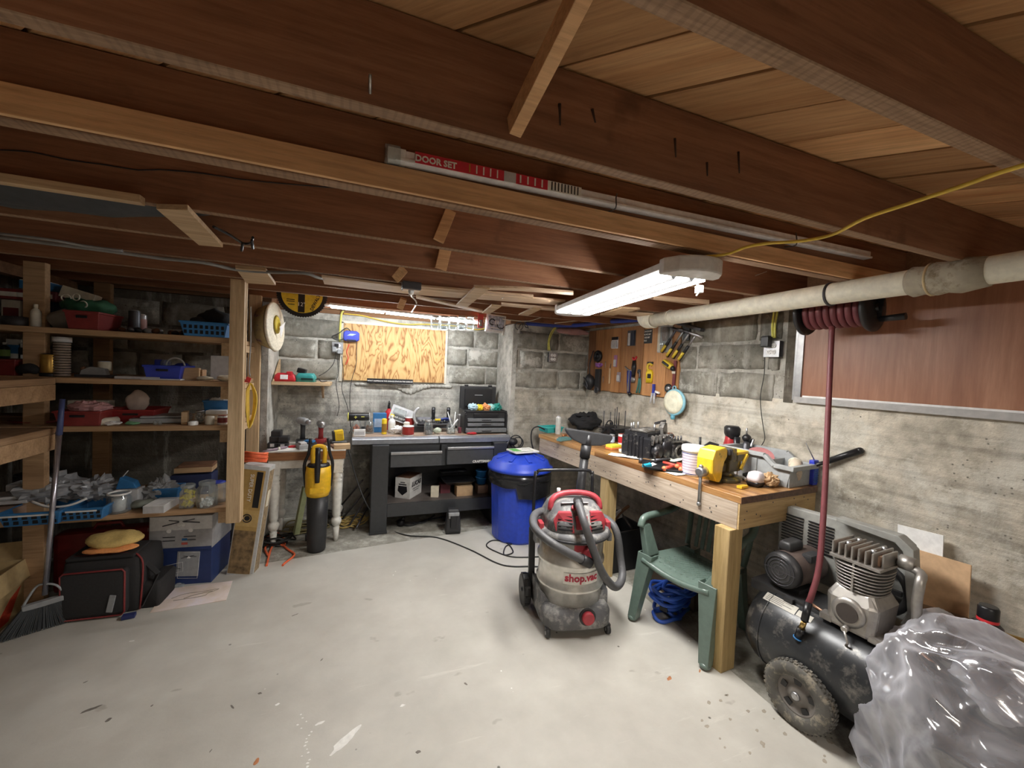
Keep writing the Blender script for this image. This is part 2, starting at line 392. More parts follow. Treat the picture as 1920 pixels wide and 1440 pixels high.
# stains on the slab: thin dried spots with shapes of their own
M_rust = plain('rust stain', (.42, .17, .07), .8, var=.3)
M_spot = plain('dark stain', (.16, .14, .12), .7, var=.2)
M_damp = plain('damp drip', (.34, .30, .24), .6)
M_pale = plain('pale plaster spill', (.78, .77, .73), .8)
fl = bpy.data.objects['trim_1']
def blot(px, py, r, mat, sq=.6, ang=0, seed=1, nm='stain'):
    c = at(px, py, z=0); o = []
    for k in range(18):
        a = 2*math.pi*k/18; rr = r*(1+.5*mnoise.noise(V((math.cos(a)*1.3+seed, math.sin(a)*1.3, seed*2.2))))
        x, y = rr*math.cos(a), rr*sq*math.sin(a); o.append((x*math.cos(ang)-y*math.sin(ang), x*math.sin(ang)+y*math.cos(ang)))
    part(nm, MB().prism(o, (0, 0, .0006), (c.x, c.y, .0001), (1, 0, 0), (0, 1, 0)), mat, fl)
for q in ((1255, 1272, .016, M_rust, .6, .3, 1), (1312, 1258, .012, M_rust, .35, .6, 2), (481, 1428, .014, M_rust, .6, 1.2, 3), (170, 1330, .03, M_spot, .25, .4, 4),
          (203, 1350, .012, M_spot, .6, 1, 5), (784, 1410, .009, M_spot, .8, 0, 6), (435, 1325, .014, M_spot, .25, 2.2, 7), (487, 1300, .009, M_spot, .6, 0, 8), (603, 1237, .01, M_spot, .3, 1, 9),
          (600, 1356, .018, M_pale, .4, .3, 10), (755, 1323, .011, M_pale, .6, 0, 11), (520, 1321, .010, M_pale, .6, .5, 12), (285, 1323, .006, M_spot, .5, 1, 13), (650, 1385, .075, M_pale, .22, .75, 14),
          (160, 1279, .007, M_spot, .4, .6, 15), (553, 1153, .02, M_spot, .15, .5, 16), (395, 1408, .006, M_spot, .4, 1.2, 17), (873, 1282, .01, M_spot, .5, 2, 18), (247, 1202, .012, M_pale, .5, 0, 19)): blot(*q[:3], q[3], q[4], q[5], q[6])
rd = random.Random(8)
for k in range(26):
    px = rd.uniform(1300, 1560); blot(px, 1310+(px-1300)*.35+rd.uniform(-30, 75), rd.uniform(.005, .013), M_damp, .7, .4, k+31)
rnd = random.Random(3)
for k in range(16): blot(570+rnd.uniform(-12, 14), 1340+k*6.5, .0035+rnd.random()*.002, M_pale, .8, 0, k+.5)

# ---- walls: slab plus cast blocks above the poured footing
def block_mesh(w, h, seed):
    rd = random.Random(seed); nu = max(3, int(w/.06)); nv = 4; mb = MB(); g = []
    for i in range(nu+1):
        row = []
        for j in range(nv+1):
            u = i/nu; v = j/nv; e = (i in (0, nu)) or (j in (0, nv))
            row.append(mb.b.verts.new(((u-.5)*w+rd.uniform(-.007, .007), -.012+rd.uniform(-.002, .002)+(.009 if e else 0), (v-.5)*h+rd.uniform(-.006, .006))))
        g.append(row)
    for i in range(nu):
        for j in range(nv): mb.b.faces.new((g[i][j], g[i+1][j], g[i+1][j+1], g[i][j+1])).smooth = True
    rim = [g[i][0] for i in range(nu+1)]+[g[nu][j] for j in range(1, nv+1)]+[g[i][nv] for i in range(nu-1, -1, -1)]+[g[0][j] for j in range(nv-1, 0, -1)]
    bk = [mb.b.verts.new((r_.co.x*1.01, .004, r_.co.z*1.01)) for r_ in rim]; n = len(rim)
    for k in range(n): mb.b.faces.new((rim[(k+1) % n], rim[k], bk[k], bk[(k+1) % n]))
    return mb.mesh('block', nrm=False)
BM = [[block_mesh(w_, .178, i*7+j) for j in range(3)] for i, w_ in enumerate((.40, .26, .53))]
def blocks(parent, s0, s1, z0, rows, hole=None, face=0, mat=M_block, flip=False):   # local frame: x along wall, y into wall, z up
    rd = random.Random(int(s0*100)+int(z0*10)+rows)
    for r in range(rows):
        x = s0+(-.2 if r % 2 else 0); z = z0+.205*(r+.5)
        while x < s1-.05:
            k = rd.choice((0, 0, 2, 1)); w_ = (.40, .26, .53)[k]
            a, b_ = x, min(x+w_, s1)
            a = max(a, s0)
            if hole and a < hole[1] and b_ > hole[0] and z < hole[3]:
                if a < hole[0]-.06: b_ = hole[0]-.01
                elif b_ > hole[1]+.06: a = hole[1]+.01
                else: x += w_+.025; continue
            if b_-a > .05:
                me = BM[k][rd.randrange(3)]
                if not me.materials: me.materials.append(mat)
                o = bpy.data.objects.new('block', me); COL.objects.link(o); o.parent = parent
                o.location = ((a+b_)/2, face, z); o.scale = ((b_-a)/w_, 1, 1)
            x += w_+.025
def wall_e(name, w, h, mat, loc, rz, depth=.2, z0=-.1, lip=None, upmat=M_mort):
    # lower poured part and mortar backing for the blocks; local x along, -y faces the room
    o = struct(name, MB().b2(0, w, 0, depth, z0, lip if lip else h), mat)
    o.location = loc; o.rotation_euler = (0, 0, rz)
    if lip: part('block_backing', MB().b2(0, w, .004, depth, lip, h), upmat, o)
    return o
wb = wall_e('wall_back', 2.25, 2.03, M_conc, (-.73, Yb, 0), 0, lip=1.35)
blocks(wb, 0, 2.24, 1.36, 3, hole=(.57, 1.63, 0, 1.97))
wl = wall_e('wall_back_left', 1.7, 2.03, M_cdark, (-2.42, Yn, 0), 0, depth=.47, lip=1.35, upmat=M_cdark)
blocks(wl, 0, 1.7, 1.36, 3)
wr_ = wall_e('wall_back_right', 1.3, 2.03, M_concR, (1.505, Yn, 0), 0, depth=.47, lip=1.35)
blocks(wr_, .0, 1.0, 1.36, 3)
# return faces of the alcove: right one faces -x, left one faces +x
ar = wall_e('wall_alcove_right', .49, 2.03, M_mort, (1.499, Yb+.01, 0), -math.pi/2, depth=.05)
al = wall_e('wall_alcove_left', .49, 2.03, M_mort, (-.715, Yn-.012, 0), math.pi/2, depth=.05)
rw = wall_e('wall_right', 7.3, 2.05, M_concR, (*rww(0, 4.3).xy, 0), WR-math.pi/2, lip=1.44, depth=.25)
blocks(rw, .32, 2.44, 1.41, 3)
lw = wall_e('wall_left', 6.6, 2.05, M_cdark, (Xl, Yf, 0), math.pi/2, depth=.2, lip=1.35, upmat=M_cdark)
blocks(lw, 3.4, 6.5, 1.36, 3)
wall_e('wall_front', 5.6, 2.3, M_conc, (3.2, Yf, 0), math.pi)
# rough grout lump under the boarded window (broken ledge)
mb = MB()
for i in range(26):
    t = i/25; x = .0+t*.95; mb.rag((x, Yb-.008, 1.335-.045*math.exp(-((t-.55)/.13)**2)), (.06, .02, .035+.07*math.exp(-((t-.55)/.13)**2)), .006, i, 8, 6, 40)
part('ledge', mb, M_mort, wb, label='broken mortar ledge under the boarded window').location = (.73, -Yb, 0)
# sill timbers on top of the walls
M_sill = wood('sill timber', (.20, .10, .05), (.34, .19, .10), 0, 1, .85)
struct('trim_2', MB().b2(-.73, 1.5, Yb-.02, Yb+.2, 2.028, 2.245), M_sill)
struct('trim_3', MB().b2(-2.5, -.70, Yn-.01, Yn+.2, 2.035, 2.245), M_sill)
struct('trim_4', MB().b2(1.47, 2.5, Yn-.0, Yn+.2, 2.035, 2.245), M_sill)
o = struct('trim_5', MB().b2(-.02, .2, -2.7, 4.1, 2.05, 2.245), M_sill); o.location = (WX, 0, 0); o.rotation_euler = (0, 0, WR)
struct('trim_6', MB().b2(-2.5, -2.27, Yf, Yn, 2.05, 2.245).b2(-2.02, -1.95, 1.0, Yn, 1.985, 2.05), M_sill)

# ---- ceiling: joists, diagonal planks
ceil = struct('ceiling', MB().b2(Xl-.3, 3.2, Yf-.2, Yb+.3, 2.272, 2.33), plain('dark boarding', (.05, .03, .02), .9))
jy = [.435, .845, 1.265, 1.70, 2.115, 2.535, 2.98, 3.40, 3.80, 4.17]
k = .435-.42
while k > Yf: jy.insert(0, k); k -= .42
JM = {}
for i, y in enumerate(jy):
    tk = .048 if abs(y-1.265) < .01 else .034
    if tk > .04: y = 1.237
    mb = MB(); mb.box((0, 0, 0), (5.1, tk, .195))
    me = mb.mesh('joist', .002, bseg=1)
    me.materials.append(M_joist); me.materials.append(M_jedge)
    for p in me.polygons:
        if p.normal.z < -.7: p.material_index = 1
    j = part('joist', me, None, ceil); j.location = (.15, y+.008+tk/2, (ZJ+ZS)/2)
# sistered newer board low on the fourth joist
o = part('joist', MB().box((0, 0, 0), (5.0, .014, .068)), M_jlight, ceil, .002, label='newer pale board nailed to the foot of a joist'); o.location = (.1, 1.237-.001, ZJ+.037)
o = part('joist', MB().box((0, 0, 0), (1.25, .036, .026)), M_lumx, ceil, .002, label='short pale strip on a joist edge'); o.location = (-1.3, 1.69, ZJ+.0)
# planks at 45 degrees
off = 1.274-.244*26; P0, P1 = Xl-.25, 3.1; Q0, Q1 = Yf-.1, Yb+.2; rd = random.Random(5)
while off < P1+Q1:
    c = off+.122      # centre of the plank: x+y=c
    xa = max(P0, c-Q1); xb = min(P1, c-Q0)
    if xb-xa > .2:
        L = (xb-xa)*math.sqrt(2); xm = (xa+xb)/2
        o = part('plank', MB().box((0, 0, 0), (L, .164, .02)), M_plank, ceil, .0015, bseg=1)
        o.location = (xm, c-xm, ZS+.012+rd.uniform(0, .004)); o.rotation_euler = (rd.uniform(-.006, .006), 0, -math.pi/4)
    off += .244
# bridging blocks between joists
def brace(px0, py0, z0, px1, py1, z1, w=.045, t=.03, mat=M_jlight, nm='bridging'):
    part(nm, MB().bar(at(px0, py0, z=z0), at(px1, py1, z=z1), w, t), mat, ceil, .002)
part('bridging', MB().bar((.30, .842, 2.075), (.34, .485, 2.235), .05, .028, up=(1, 0, 0)), M_jlight, ceil, .002)
for (xx, i) in ((.54, 7), (.53, 8), (.25, 8), (.9, 9)):
    y = jy[i+5] if i+5 < len(jy) else jy[-1]
y1 = 1.70; y2 = 2.115; y3 = 2.535
part('bridging', MB().bar((at(845, 395, y=y1-.012)), (at(822, 452, y=y1-.006)), .045, .02, up=(0, 1, 0)), M_jlight, ceil, .002)
part('bridging', MB().bar((at(836, 465, y=y2-.012)), (at(826, 505, y=y2-.006)), .06, .02, up=(0, 1, 0)), M_jlight, ceil, .002)
part('bridging', MB().bar((at(757, 505, y=2.40)), (at(742, 523, y=y3-.01)), .05, .02, up=(0, 1, 0)), M_jlight, ceil, .002)
part('bridging', MB().bar((at(757, 560, y=3.3)), (at(750, 578, y=3.39)), .05, .02, up=(0, 1, 0)), M_jlight, ceil, .002)
# nails in the joists
M_nail = plain('nail steel', (.55, .52, .48), .35, .9)
for (a, b_, c, d, y) in ((694, 138, 694, 175, .84), (940, 560, 945, 557, 2.5)):
    part('nail', MB().cyl(at(a, b_, y=y-.03), at(c, d, y=y), .003, seg=6), M_nail, ceil)
for px, py, y in ((1416, 517, 1.69),): part('nail', MB().cyl(at(px, py, y=y), at(px+22, py-8, y=y-.03), .0015, seg=5), M_nail, ceil)

part('crack', MB().tube([at(x, y_, y=1.705) for x, y_ in ((0, 281), (60, 285), (130, 300), (190, 308), (260, 319), (300, 318), (380, 325), (450, 336), (540, 345), (640, 353))], .0022, 5, sub=2), M_black, ceil)
for a, b_ in (((1049, 195), (1050, 235)), ((1265, 260), (1267, 295)), ((1384, 285), (1386, 325)), ((1325, 305), (1326, 330)), ((1110, 205), (1116, 230))): part('dark_scar', MB().cyl(at(*a, y=.853), at(*b_, y=.853), .004, .002, seg=6), M_jscar, ceil)
# ---- lamps
M_led = emis('led diffuser', (1.0, .98, .945), LED_MAIN)
M_led2 = emis('led strip', (.93, .97, 1.0), LED_STRIP)
M_led3 = emis('rear led', (1.0, .91, .80), LED_REAR)
M_hous = plain('lamp housing', (.72, .70, .68), .45)
def shop_light(lab, loc, rz, mat, L=1.26):
    t = thing('shop_light', lab, 'lamp', loc, rz, rot=(0, 0, rz))
    W = .25
    def sec(y, w, z0, z1): return [(-w/2, y, z1), (-w/2*1.0, y, z0+.012), (-w/2+.02, y, z0), (w/2-.02, y, z0), (w/2, y, z0+.012), (w/2, y, z1), (w/2-.05, y, z1+.018), (-w/2+.05, y, z1+.018)]
    part('housing', MB().loft([sec(-L/2, W, .012, .05), sec(L/2, W, .012, .05)], smooth=False), M_hous, t, .003)
    for s in (-1, 1):
        o_ = []
        for k in range(9):
            a = math.pi*k/8; o_.append((-W/2-.004+(W+.008)*k/8, s*(L/2-.045)+s*.0+s*(.05+.085*math.sin(a)**.5)))
        o_ = [(-W/2-.004, s*(L/2-.03))]+o_+[(W/2+.004, s*(L/2-.03))]
        part('end_cap', MB().prism(o_, (0, 0, .062), (0, 0, .002), (1, 0, 0), (0, 1, 0)), M_hous, t, .008, label='pale rounded end cap')
    for x in (-.085, 0, .085):
        part('light_bar', MB().box((x, 0, .008), (.046, L-.1, .012)), mat, t, .003)
    for x in (-.043, .043):
        part('reflector_rib', MB().prism([(x-.014, .012), (x, -.006), (x+.014, .012)], (0, L-.1, 0), (0, -L/2+.05, 0), (1, 0, 0), (0, 0, 1)), plain('reflector', (.05, .05, .05), .5), t)
    for s in (-.45, .45):
        part('hanging_chain', MB().tube([(-.08, s*L, .06), (0, s*L, .10), (.08, s*L, .06)], .002, 5), M_steel, t)
    return t
t = shop_light('long white LED shop light glowing under the joists above the bin and vacuum', (1.318, 1.90, 1.955), -math.atan2(.165, 1.28), M_led)
part('pull_switch', MB().tube([(.11, -.52, .01), (.13, -.53, -.02), (.10, -.54, -.05)], .004, 6).box((.12, -.53, -.02), (.02, .03, .03)), M_white, t)
shop_light('second LED shop light behind the photographer', (.5, -1.25, 1.955), .1, M_led3)
# strip light over the bench
a, b_ = at(618, 573, y=3.80), at(905, 605, y=3.80)
t = thing('strip_light', 'thin LED strip light glowing white above the boarded window', 'lamp', (a+b_)/2, 0, rot=(0, -math.atan2((b_-a).z, (b_-a).x), 0))
L = (b_-a).length
part('housing', MB().box((0, 0, .012), (L, .05, .02)), M_hous, t, .003)
for k in range(3):
    part('light_bar', MB().box(((k-1)*L/3, 0, -.008), (L/3-.02, .032, .018)), M_led2, t, .004)
part('connector', MB().box((-L/2-.02, 0, 0), (.04, .02, .015)), M_hous, t)
# ================================================================ LEFT: SHELVES AND WHAT IS ON THEM
def pr(p):
    q = V(p)-V((0, 0, H)); v = [sum(R_[i][k]*q[i] for i in range(3)) for k in range(3)]
    return 960+FPX*v[0]/v[2], 720+FPX*v[1]/v[2]
def PX(px, y, z):            # x of the point in column px at depth y and height z
    py = 720
    for _ in range(5):
        p = at(px, py, y=y); py = pr((p.x, y, z))[1]
    return V((p.x, y, z))
M_red = plain('red plastic', (.20, .024, .022), .5)
M_blue = plain('blue plastic', (.03, .16, .38), .4)
M_blue2 = plain('royal blue plastic', (.025, .045, .36), .4)
M_teal = plain('teal plastic', (.05, .42, .40), .4)
M_green = plain('dark green cloth', (.03, .12, .06), .8)
M_card = plain('cardboard', (.48, .32, .18), .85, bmp=.1)
M_cream = plain('cream card', (.70, .64, .50), .8)
M_grey = plain('grey plastic', (.30, .31, .32), .5)
M_lgrey = plain('light grey plastic', (.52, .52, .53), .5)
M_brown = plain('brown paint', (.18, .09, .05), .6)
M_yel = plain('yellow plastic', (.85, .62, .03), .4)
M_gold = plain('gold tin', (.55, .33, .08), .3, .7)
M_cloth_k = plain('black cloth', (.02, .02, .022), .9, bmp=.3, scale=60)
M_fog = plain('foggy film', (.30, .31, .33), .35)
M_film = glass('thin plastic film', alpha=.45)

Y1 = 3.10
SZ = [at(300, 624, y=Y1).z-.012+.012, at(430, 711, y=Y1).z, at(430, 794, y=Y1).z, at(430, 945, y=Y1).z]
sh = thing('wooden_shelving', 'rough wooden corner shelving of pale boards loaded with bins and jars', 'shelf', (0, 0, 0))
ZT = []
for i, z in enumerate((1.675, 1.39, 1.105, .565)):
    ZT.append(z)
    for j in range(3):
        part('shelf_board', MB().box((-1.5125, Y1+.11+j*.225, z-.016), (1.475, .218, .032)), M_shelfw, sh, .003, bseg=1)
    if i in (1, 2):
        part('shelf_board', MB().box((-1.93, 2.35, z-.02), (.64, 1.45, .036)), wood('worn shelf board crosswise', (.30, .18, .095), (.50, .33, .19), 1, 1.0, .8), sh, .003, bseg=1)
    part('cleat', MB().box((-.815, Y1+.09, z-.075), (.045, .10, .085)), M_lumy, sh, .002)
    part('cleat', MB().box((-.79, 3.5, z-.06), (.04, .6, .05)), M_lumy, sh, .002)
p0 = at(450, 973, y=3.06)
part('post', MB().box((-.735, 3.075, (.47+2.05)/2), (.08, .04, 1.58)), M_lumber, sh, .003, label='pale front post ending above the floor')
part('post', MB().box((-.71, 3.11, (.47+2.05)/2), (.035, .03, 1.58)), M_lumber, sh, .002)
part('post', MB().box((-1.76, 3.20, 1.02), (.095, .045, 2.06)), M_shelfw, sh, .003)
part('post', MB().box((-1.76, 3.86, 1.02), (.095, .045, 2.06)), M_shelfw, sh, .003)
for z in (1.39, 1.105): part('rail', MB().box((-1.63, 2.36, z-.085), (.03, 1.45, .09)), M_shelfw, sh, .003)
# second stud and the reddish plank behind it
M_redw = wood('reddish plank', (.40, .14, .08), (.58, .26, .15), 2, 1.0, .7)
t = thing('stud_post', 'pale lumber stud with a reddish plank fixed behind the shelving post', 'post', (-.775, 3.74, 0))
part('stud', MB().box((.0, 0, 1.05), (.085, .04, 2.0)), M_lumber, t, .003)
part('plank', MB().box((.005, .06, .98), (.02, .11, 1.9)).box((-.03, .1, .98), (.06, .02, 1.9)), M_redw, t, .002)

# ---- item builders
def tray(name, lab, loc, w, d, h, mat, rz=0, slots=0, cat='basket', taper=.86, handle=True, group=None, lip=.012):
    t = thing(name, lab, cat, loc, rz, group)
    mb = MB(); a, b_ = w/2, d/2; k = taper
    def ring(x, y, z): return [(-x, -y, z), (x, -y, z), (x, y, z), (-x, y, z)]
    mb.loft([ring(a*k, b_*k, .0), ring(a, b_, h), ring(a-.006, b_-.006, h), ring(a*k-.004, b_*k-.004, .006)], smooth=False)
    part('body', mb, mat, t, .002, bseg=1)
    part('rim', MB().bar((-a-.004, -b_, h), (a+.004, -b_, h), lip).bar((-a-.004, b_, h), (a+.004, b_, h), lip).bar((-a, -b_, h), (-a, b_, h), lip).bar((a, -b_, h), (a, b_, h), lip), mat, t, .002, bseg=1)
    if slots:
        dk = tuple(x*.35 for x in (.03, .16, .38))
        for r in range(2):
            for s in range(slots):
                x = -a*.9+2*a*.9*(s+.5)/slots; zz = h*(.3+.38*r)
                yy = -b_*(k+(1-k)*zz/h)
                part('slot', MB().box((x, yy-.001, zz), (2*a*.9/slots*.55, .004, h*.26)), M_black, t)
    elif handle:
        part('grip_hole', MB().box((0, -b_*.985-.002, h*.72), (w*.32, .006, h*.16)), M_black, t, .002)
    return t
def jar(name, lab, loc, r, h, lidmat, contents=None, fill=.0, rz=0, glassm=None, cat='jar', group=None, square=False):
    t = thing(name, lab, cat, loc, rz, group); seg = 4 if square else 18; ph = math.pi/4 if square else 0
    part('jar_body', MB().lathe([(r*.9, 0), (r, .01), (r, h*.72), (r*.72, h*.86), (r*.72, h*.93)], seg=seg, ph=ph), glassm or M_glass, t, .004 if square else 0)
    if lidmat: part('lid', MB().lathe([(r*.78, h*.88), (r*.8, h*.9), (r*.8, h), (r*.74, h*1.01)], seg=18), lidmat, t)
    if contents:
        mb = MB(); rd = random.Random(int(r*1e4)+int(fill*99))
        q = r*.8*(.7 if square else .65)
        for k in range(40):
            mb.box((rd.uniform(-q, q), rd.uniform(-q, q), .012+rd.random()*h*.7*fill), (r*.22, r*.5, r*.22), rz=rd.random()*3, rx=rd.random()*3)
        o = part('contents', mb, contents, t); o['kind'] = 'stuff'
    return t
def can(name, lab, loc, r, h, mat, topmat=None, cat='can', rot=None, group=None, band=None, rz=0):
    t = thing(name, lab, cat, loc, rz, group, rot=rot)
    part('body', MB().lathe([(r*.97, 0), (r, .004), (r, h*.93), (r*.97, h*.95)], seg=18), mat, t)
    part('cap', MB().lathe([(r*.9, h*.93), (r*.92, h*.96), (r*.6, h*1.0)], seg=16), topmat or mat, t)
    if band: part('paper_label', MB().lathe([(r*1.012, h*.2), (r*1.012, h*.75)], seg=18, cap=False), band, t)
    return t
def bottle(name, lab, loc, r, h, mat, capmat, cat='bottle', band=None, nozzle=False, rz=0, group=None):
    t = thing(name, lab, cat, loc, rz, group)
    part('body', MB().lathe([(r*.95, 0), (r, .006), (r, h*.62), (r*.85, h*.72), (r*.35, h*.82), (r*.35, h*.86)], seg=16), mat, t)
    if nozzle: part('spout', MB().lathe([(r*.38, h*.84), (r*.38, h*.9), (r*.1, h*1.15)], seg=10), capmat, t)
    else: part('cap', MB().lathe([(r*.42, h*.85), (r*.42, h*.99), (r*.3, h)], seg=12), capmat, t)
    if band: part('paper_label', MB().lathe([(r*1.015, h*.15), (r*1.015, h*.55)], seg=16, cap=False), band, t)
    return t
def carton(name, lab, loc, w, d, h, mat, rz=0, cat='box', lidmat=None, stripe=None, rot=None, group=None):
    t = thing(name, lab, cat, loc, rz, group, rot=rot)
    part('carton', MB().box((0, 0, h/2), (w, d, h)), mat, t, .0025)
    part('flap', MB().box((0, -d*.125, h+.001), (w*.985, d*.74, .003)), lidmat or mat, t, .001, bseg=1)
    if stripe: part('printed_band', MB().box((0, -d/2-.0008, h*.5), (w*.8, .0012, h*.45)), stripe, t)
    return t
def crumple(c, size, amp, seed, seg=34, rg=20, freq=14, floor_z=None):
    mb = MB(); mb.rag(c, size, amp*.7, seed, seg, rg, freq)
    for v in mb.b.verts:
        q = v.co*freq*2.2+V((seed, 0, seed)); r = (abs(mnoise.noise(q))*2-.5)+.6*(abs(mnoise.noise(q*2.1))*2-.5)
        d = (v.co-V(c)); v.co += d.normalized()*amp*r
        if floor_z is not None and v.co.z < floor_z: v.co.z = floor_z
    for f in mb.b.faces: f.smooth = False
    return mb
FLAT = {'film', 'sack', 'packet', 'wrapper', 'paper', 'clutter'}
def bundle(name, lab, loc, size, mat, seed, cat, amp=.03, rz=0, freq=14, strap=None, group=None):
    t = thing(name, lab, cat, loc, rz, group)
    part('cloth' if cat != 'bag' else 'bag_body', (crumple if cat in FLAT else MB().rag)((0, 0, size[2]/2), size, amp, seed, 30, 18, freq, floor_z=0.001), mat, t)
    if strap: part('strap', MB().tube([(-size[0]*.3, -size[1]*.35, size[2]*.7), (0, -size[1]*.5, size[2]*1.05), (size[0]*.3, -size[1]*.35, size[2]*.7)], .006, 6, sub=4), strap, t)
    return t

z = ZT[0]
# -- top shelf
tray('storage_bin', 'red plastic bin with green netting spilling out, on the top shelf', PX(178, 3.22, z), .155, .26, .10, M_red)
o = bundle('net_bundle', 'dark green net with cream ties heaped over the red bin on the top shelf', PX(168, 3.30, z+.085), (.24, .22, .11), M_green, 3, 'net', .03)
part('tie', MB().torus((-.07, -.08, .10), (0, 1, .3), .022, .004, 12, 5).torus((.02, -.1, .07), (.3, 1, .3), .018, .004, 12, 5).torus((-.02, -.09, .11), (.3, 1, 0), .02, .004, 12, 5), M_offw, o)
carton('box', 'pale flat carton tilted on top of the green net', PX(148, 3.45, z+.19), .16, .1, .07, M_cream, rot=(0, .28, .1))
tray('storage_basket', 'blue slotted basket at the right end of the top shelf', PX(394, 3.20, z), .25, .24, .085, M_blue, slots=8, handle=False)
bundle('tool_pouch', 'black pouch lying in the blue slotted basket', PX(405, 3.27, z+.06), (.2, .17, .13), M_cloth_k, 5, 'bag', .02)
bundle('work_glove', 'black and white glove beside the black pouch in the basket', PX(372, 3.2, z+.07), (.09, .1, .06), M_cloth_k, 8, 'glove', .01)
bottle('glue_bottle', 'cream ribbed bottle near the left end of the top shelf', PX(67, 3.16, z), .022, .13, M_offw, M_cream)
can('paint_can', 'squat dark tin at the left end of the top shelf', PX(38, 3.22, z), .075, .055, M_dsteel)
carton('box', 'white and red lettered carton standing on the top shelf at far left', PX(30, 3.42, z), .085, .08, .16, M_offw, stripe=M_red)
carton('box', 'red carton lying across the top shelf clutter', PX(36, 3.40, z+.165), .15, .1, .06, M_red, stripe=M_paper)
carton('box', 'blue and white carton topping the pile at the left of the top shelf', PX(78, 3.45, z+.24), .14, .12, .05, M_blue, lidmat=M_white)
carton('box', 'dark striped carton below the blue and white one', PX(88, 3.44, z+.17), .15, .13, .06, plain('maroon card', (.14, .03, .04), .6), stripe=M_offw)
carton('box', 'navy carton supporting the pile on the top shelf', PX(84, 3.45, z), .14, .12, .165, plain('navy card', (.02, .03, .09), .6))
can('paint_pail', 'tipped grey pail beside the red bin on the top shelf', PX(100, 3.24, z+.03), .06, .1, plain('dirty grey', (.25, .23, .2), .8), rot=(.1, 1.05, .3), cat='pail')
can('spray_can', 'dark shiny spray can standing in the middle of the top shelf', PX(252, 3.3, z), .03, .15, M_dsteel, M_grey)
can('spray_can', 'shiny can with pinkish label in the middle of the top shelf', PX(265, 3.33, z), .028, .13, M_steel, M_white, band=plain('pinkish label', (.5, .28, .26), .5))
for k in range(16):
    rd = random.Random(k); px = rd.uniform(215, 350)
    solo('hardware_piece', MB().rag((0, 0, .018), (.05, .04, .035), .006, k, 10, 6, 40, 0), [M_dsteel, M_grey, M_brown, M_blk2][k % 4], 'small dark loose part heaped mid way along the top shelf', 'hardware', PX(px, rd.uniform(3.16, 3.3), z), rd.random()*3, group='loose parts on the top shelf')
# -- second shelf
z = ZT[1]
M_brick = plain('stacked discs', (.28, .22, .18), .8)
t = thing('disc_stack', 'tall stack of grey round discs on the second shelf', 'discs', PX(116, 3.2, z))
part('lid', MB().lathe([(.042, .205), (.042, .235)], seg=18), M_lgrey, t)
for k in range(13): part('disc', MB().lathe([(.034, .004+k*.0155), (.037, .007+k*.0155), (.037, .013+k*.0155), (.034, .016+k*.0155)], seg=16), M_brick, t)
can('gold_tin', 'gold tin with black lid on the second shelf beside the disc stack', PX(93, 3.2, z+.02), .04, .115, M_gold, M_black, cat='tin')
can('gold_tin', 'small black tin under the gold tin on the second shelf', PX(93, 3.2, z), .042, .02, M_black, M_black, cat='tin')
carton('box', 'white upright carton behind the gold tin', PX(78, 3.32, z), .05, .05, .19, M_white)
t = bottle('spice_bottle', 'small bottle with green label and white cap, leftmost on the second shelf', PX(9, 3.45, z+.09), .022, .10, M_black, M_white, band=plain('lime label', (.30, .48, .12), .5))
carton('box', 'blue and white striped carton near the left end of the second shelf', PX(31, 3.5, z+.09), .07, .05, .12, M_white, stripe=M_blue)
carton('box', 'black and white small carton beside the striped one', PX(46, 3.5, z+.09), .035, .05, .10, M_white, stripe=M_black)
carton('crate', 'dark low crate holding bottles at the left end of the second shelf', PX(28, 3.5, z), .26, .12, .09, M_brown, cat='crate')
tray('storage_bin', 'red angled bin at the left end of the second shelf', PX(26, 3.24, z), .1, .16, .085, M_red, handle=False)
bundle('cable_heap', 'black tangled heap on the second shelf', PX(62, 3.22, z), (.14, .14, .07), M_cloth_k, 11, 'cables', .02)
t = can('jar_can', 'cream jar with pale blue lid on the second shelf', PX(196, 3.3, z+.04), .032, .06, M_cream, plain('pale blue lid', (.45, .6, .8), .4), cat='jar')
t = thing('hand_planer', 'dark hand plane under the cream jar on the second shelf', 'tool', PX(180, 3.24, z))
part('sole', MB().box((0, 0, .008), (.18, .055, .016)), M_dsteel, t, .003); part('body', MB().prism([(-.07, 0), (.06, 0), (.05, .04), (-.02, .05), (-.06, .03)], (0, .045, 0), (0, -.022, .014)), M_grey, t, .004)
part('knob', MB().sph((-.06, 0, .05), .014), M_brown, t)
solo('sheet_stack', MB().box((0, 0, .008), (.22, .14, .016)).box((.12, -.02, .004), (.2, .13, .008)), M_lgrey, 'grey flat panels lying on the edge of the second shelf', 'panels', PX(268, 3.19, z), 0, .002)
t = tray('storage_bin', 'bright blue bin with a hose loop on the second shelf', PX(318, 3.22, z), .19, .22, .085, M_blue2)
part('back_lip', MB().box((-.06, .06, .1), (.05, .1, .05)), M_blue2, t, .006)
part('hose_loop', MB().torus((.03, 0, .09), (.1, 1, .1), .05, .005, 20, 6, 0, math.pi), M_lgrey, t)
jar('glass_jar', 'clear glass lying in the bright blue bin', PX(311, 3.2, z+.07), .028, .06, None)
bundle('tape_roll', 'blue cloth bundle beside the bright blue bin', PX(343, 3.36, z+.05), (.09, .08, .06), M_blue2, 15, 'cloth', .012)
solo('wood_block', MB().box((0, 0, .04), (.095, .05, .08)), M_lumx, 'square pale wood block on the second shelf', 'block', PX(358, 3.2, z), .1, .004)
solo('wood_block', MB().box((0, 0, .035), (.06, .05, .07)), M_shelfw, 'weathered wood block beside the square pale one', 'block', PX(374, 3.24, z), -.2, .004)
bundle('work_glove', 'tan work glove lying near the right end of the second shelf', PX(385, 3.17, z), (.09, .07, .03), M_cream, 21, 'glove', .01)
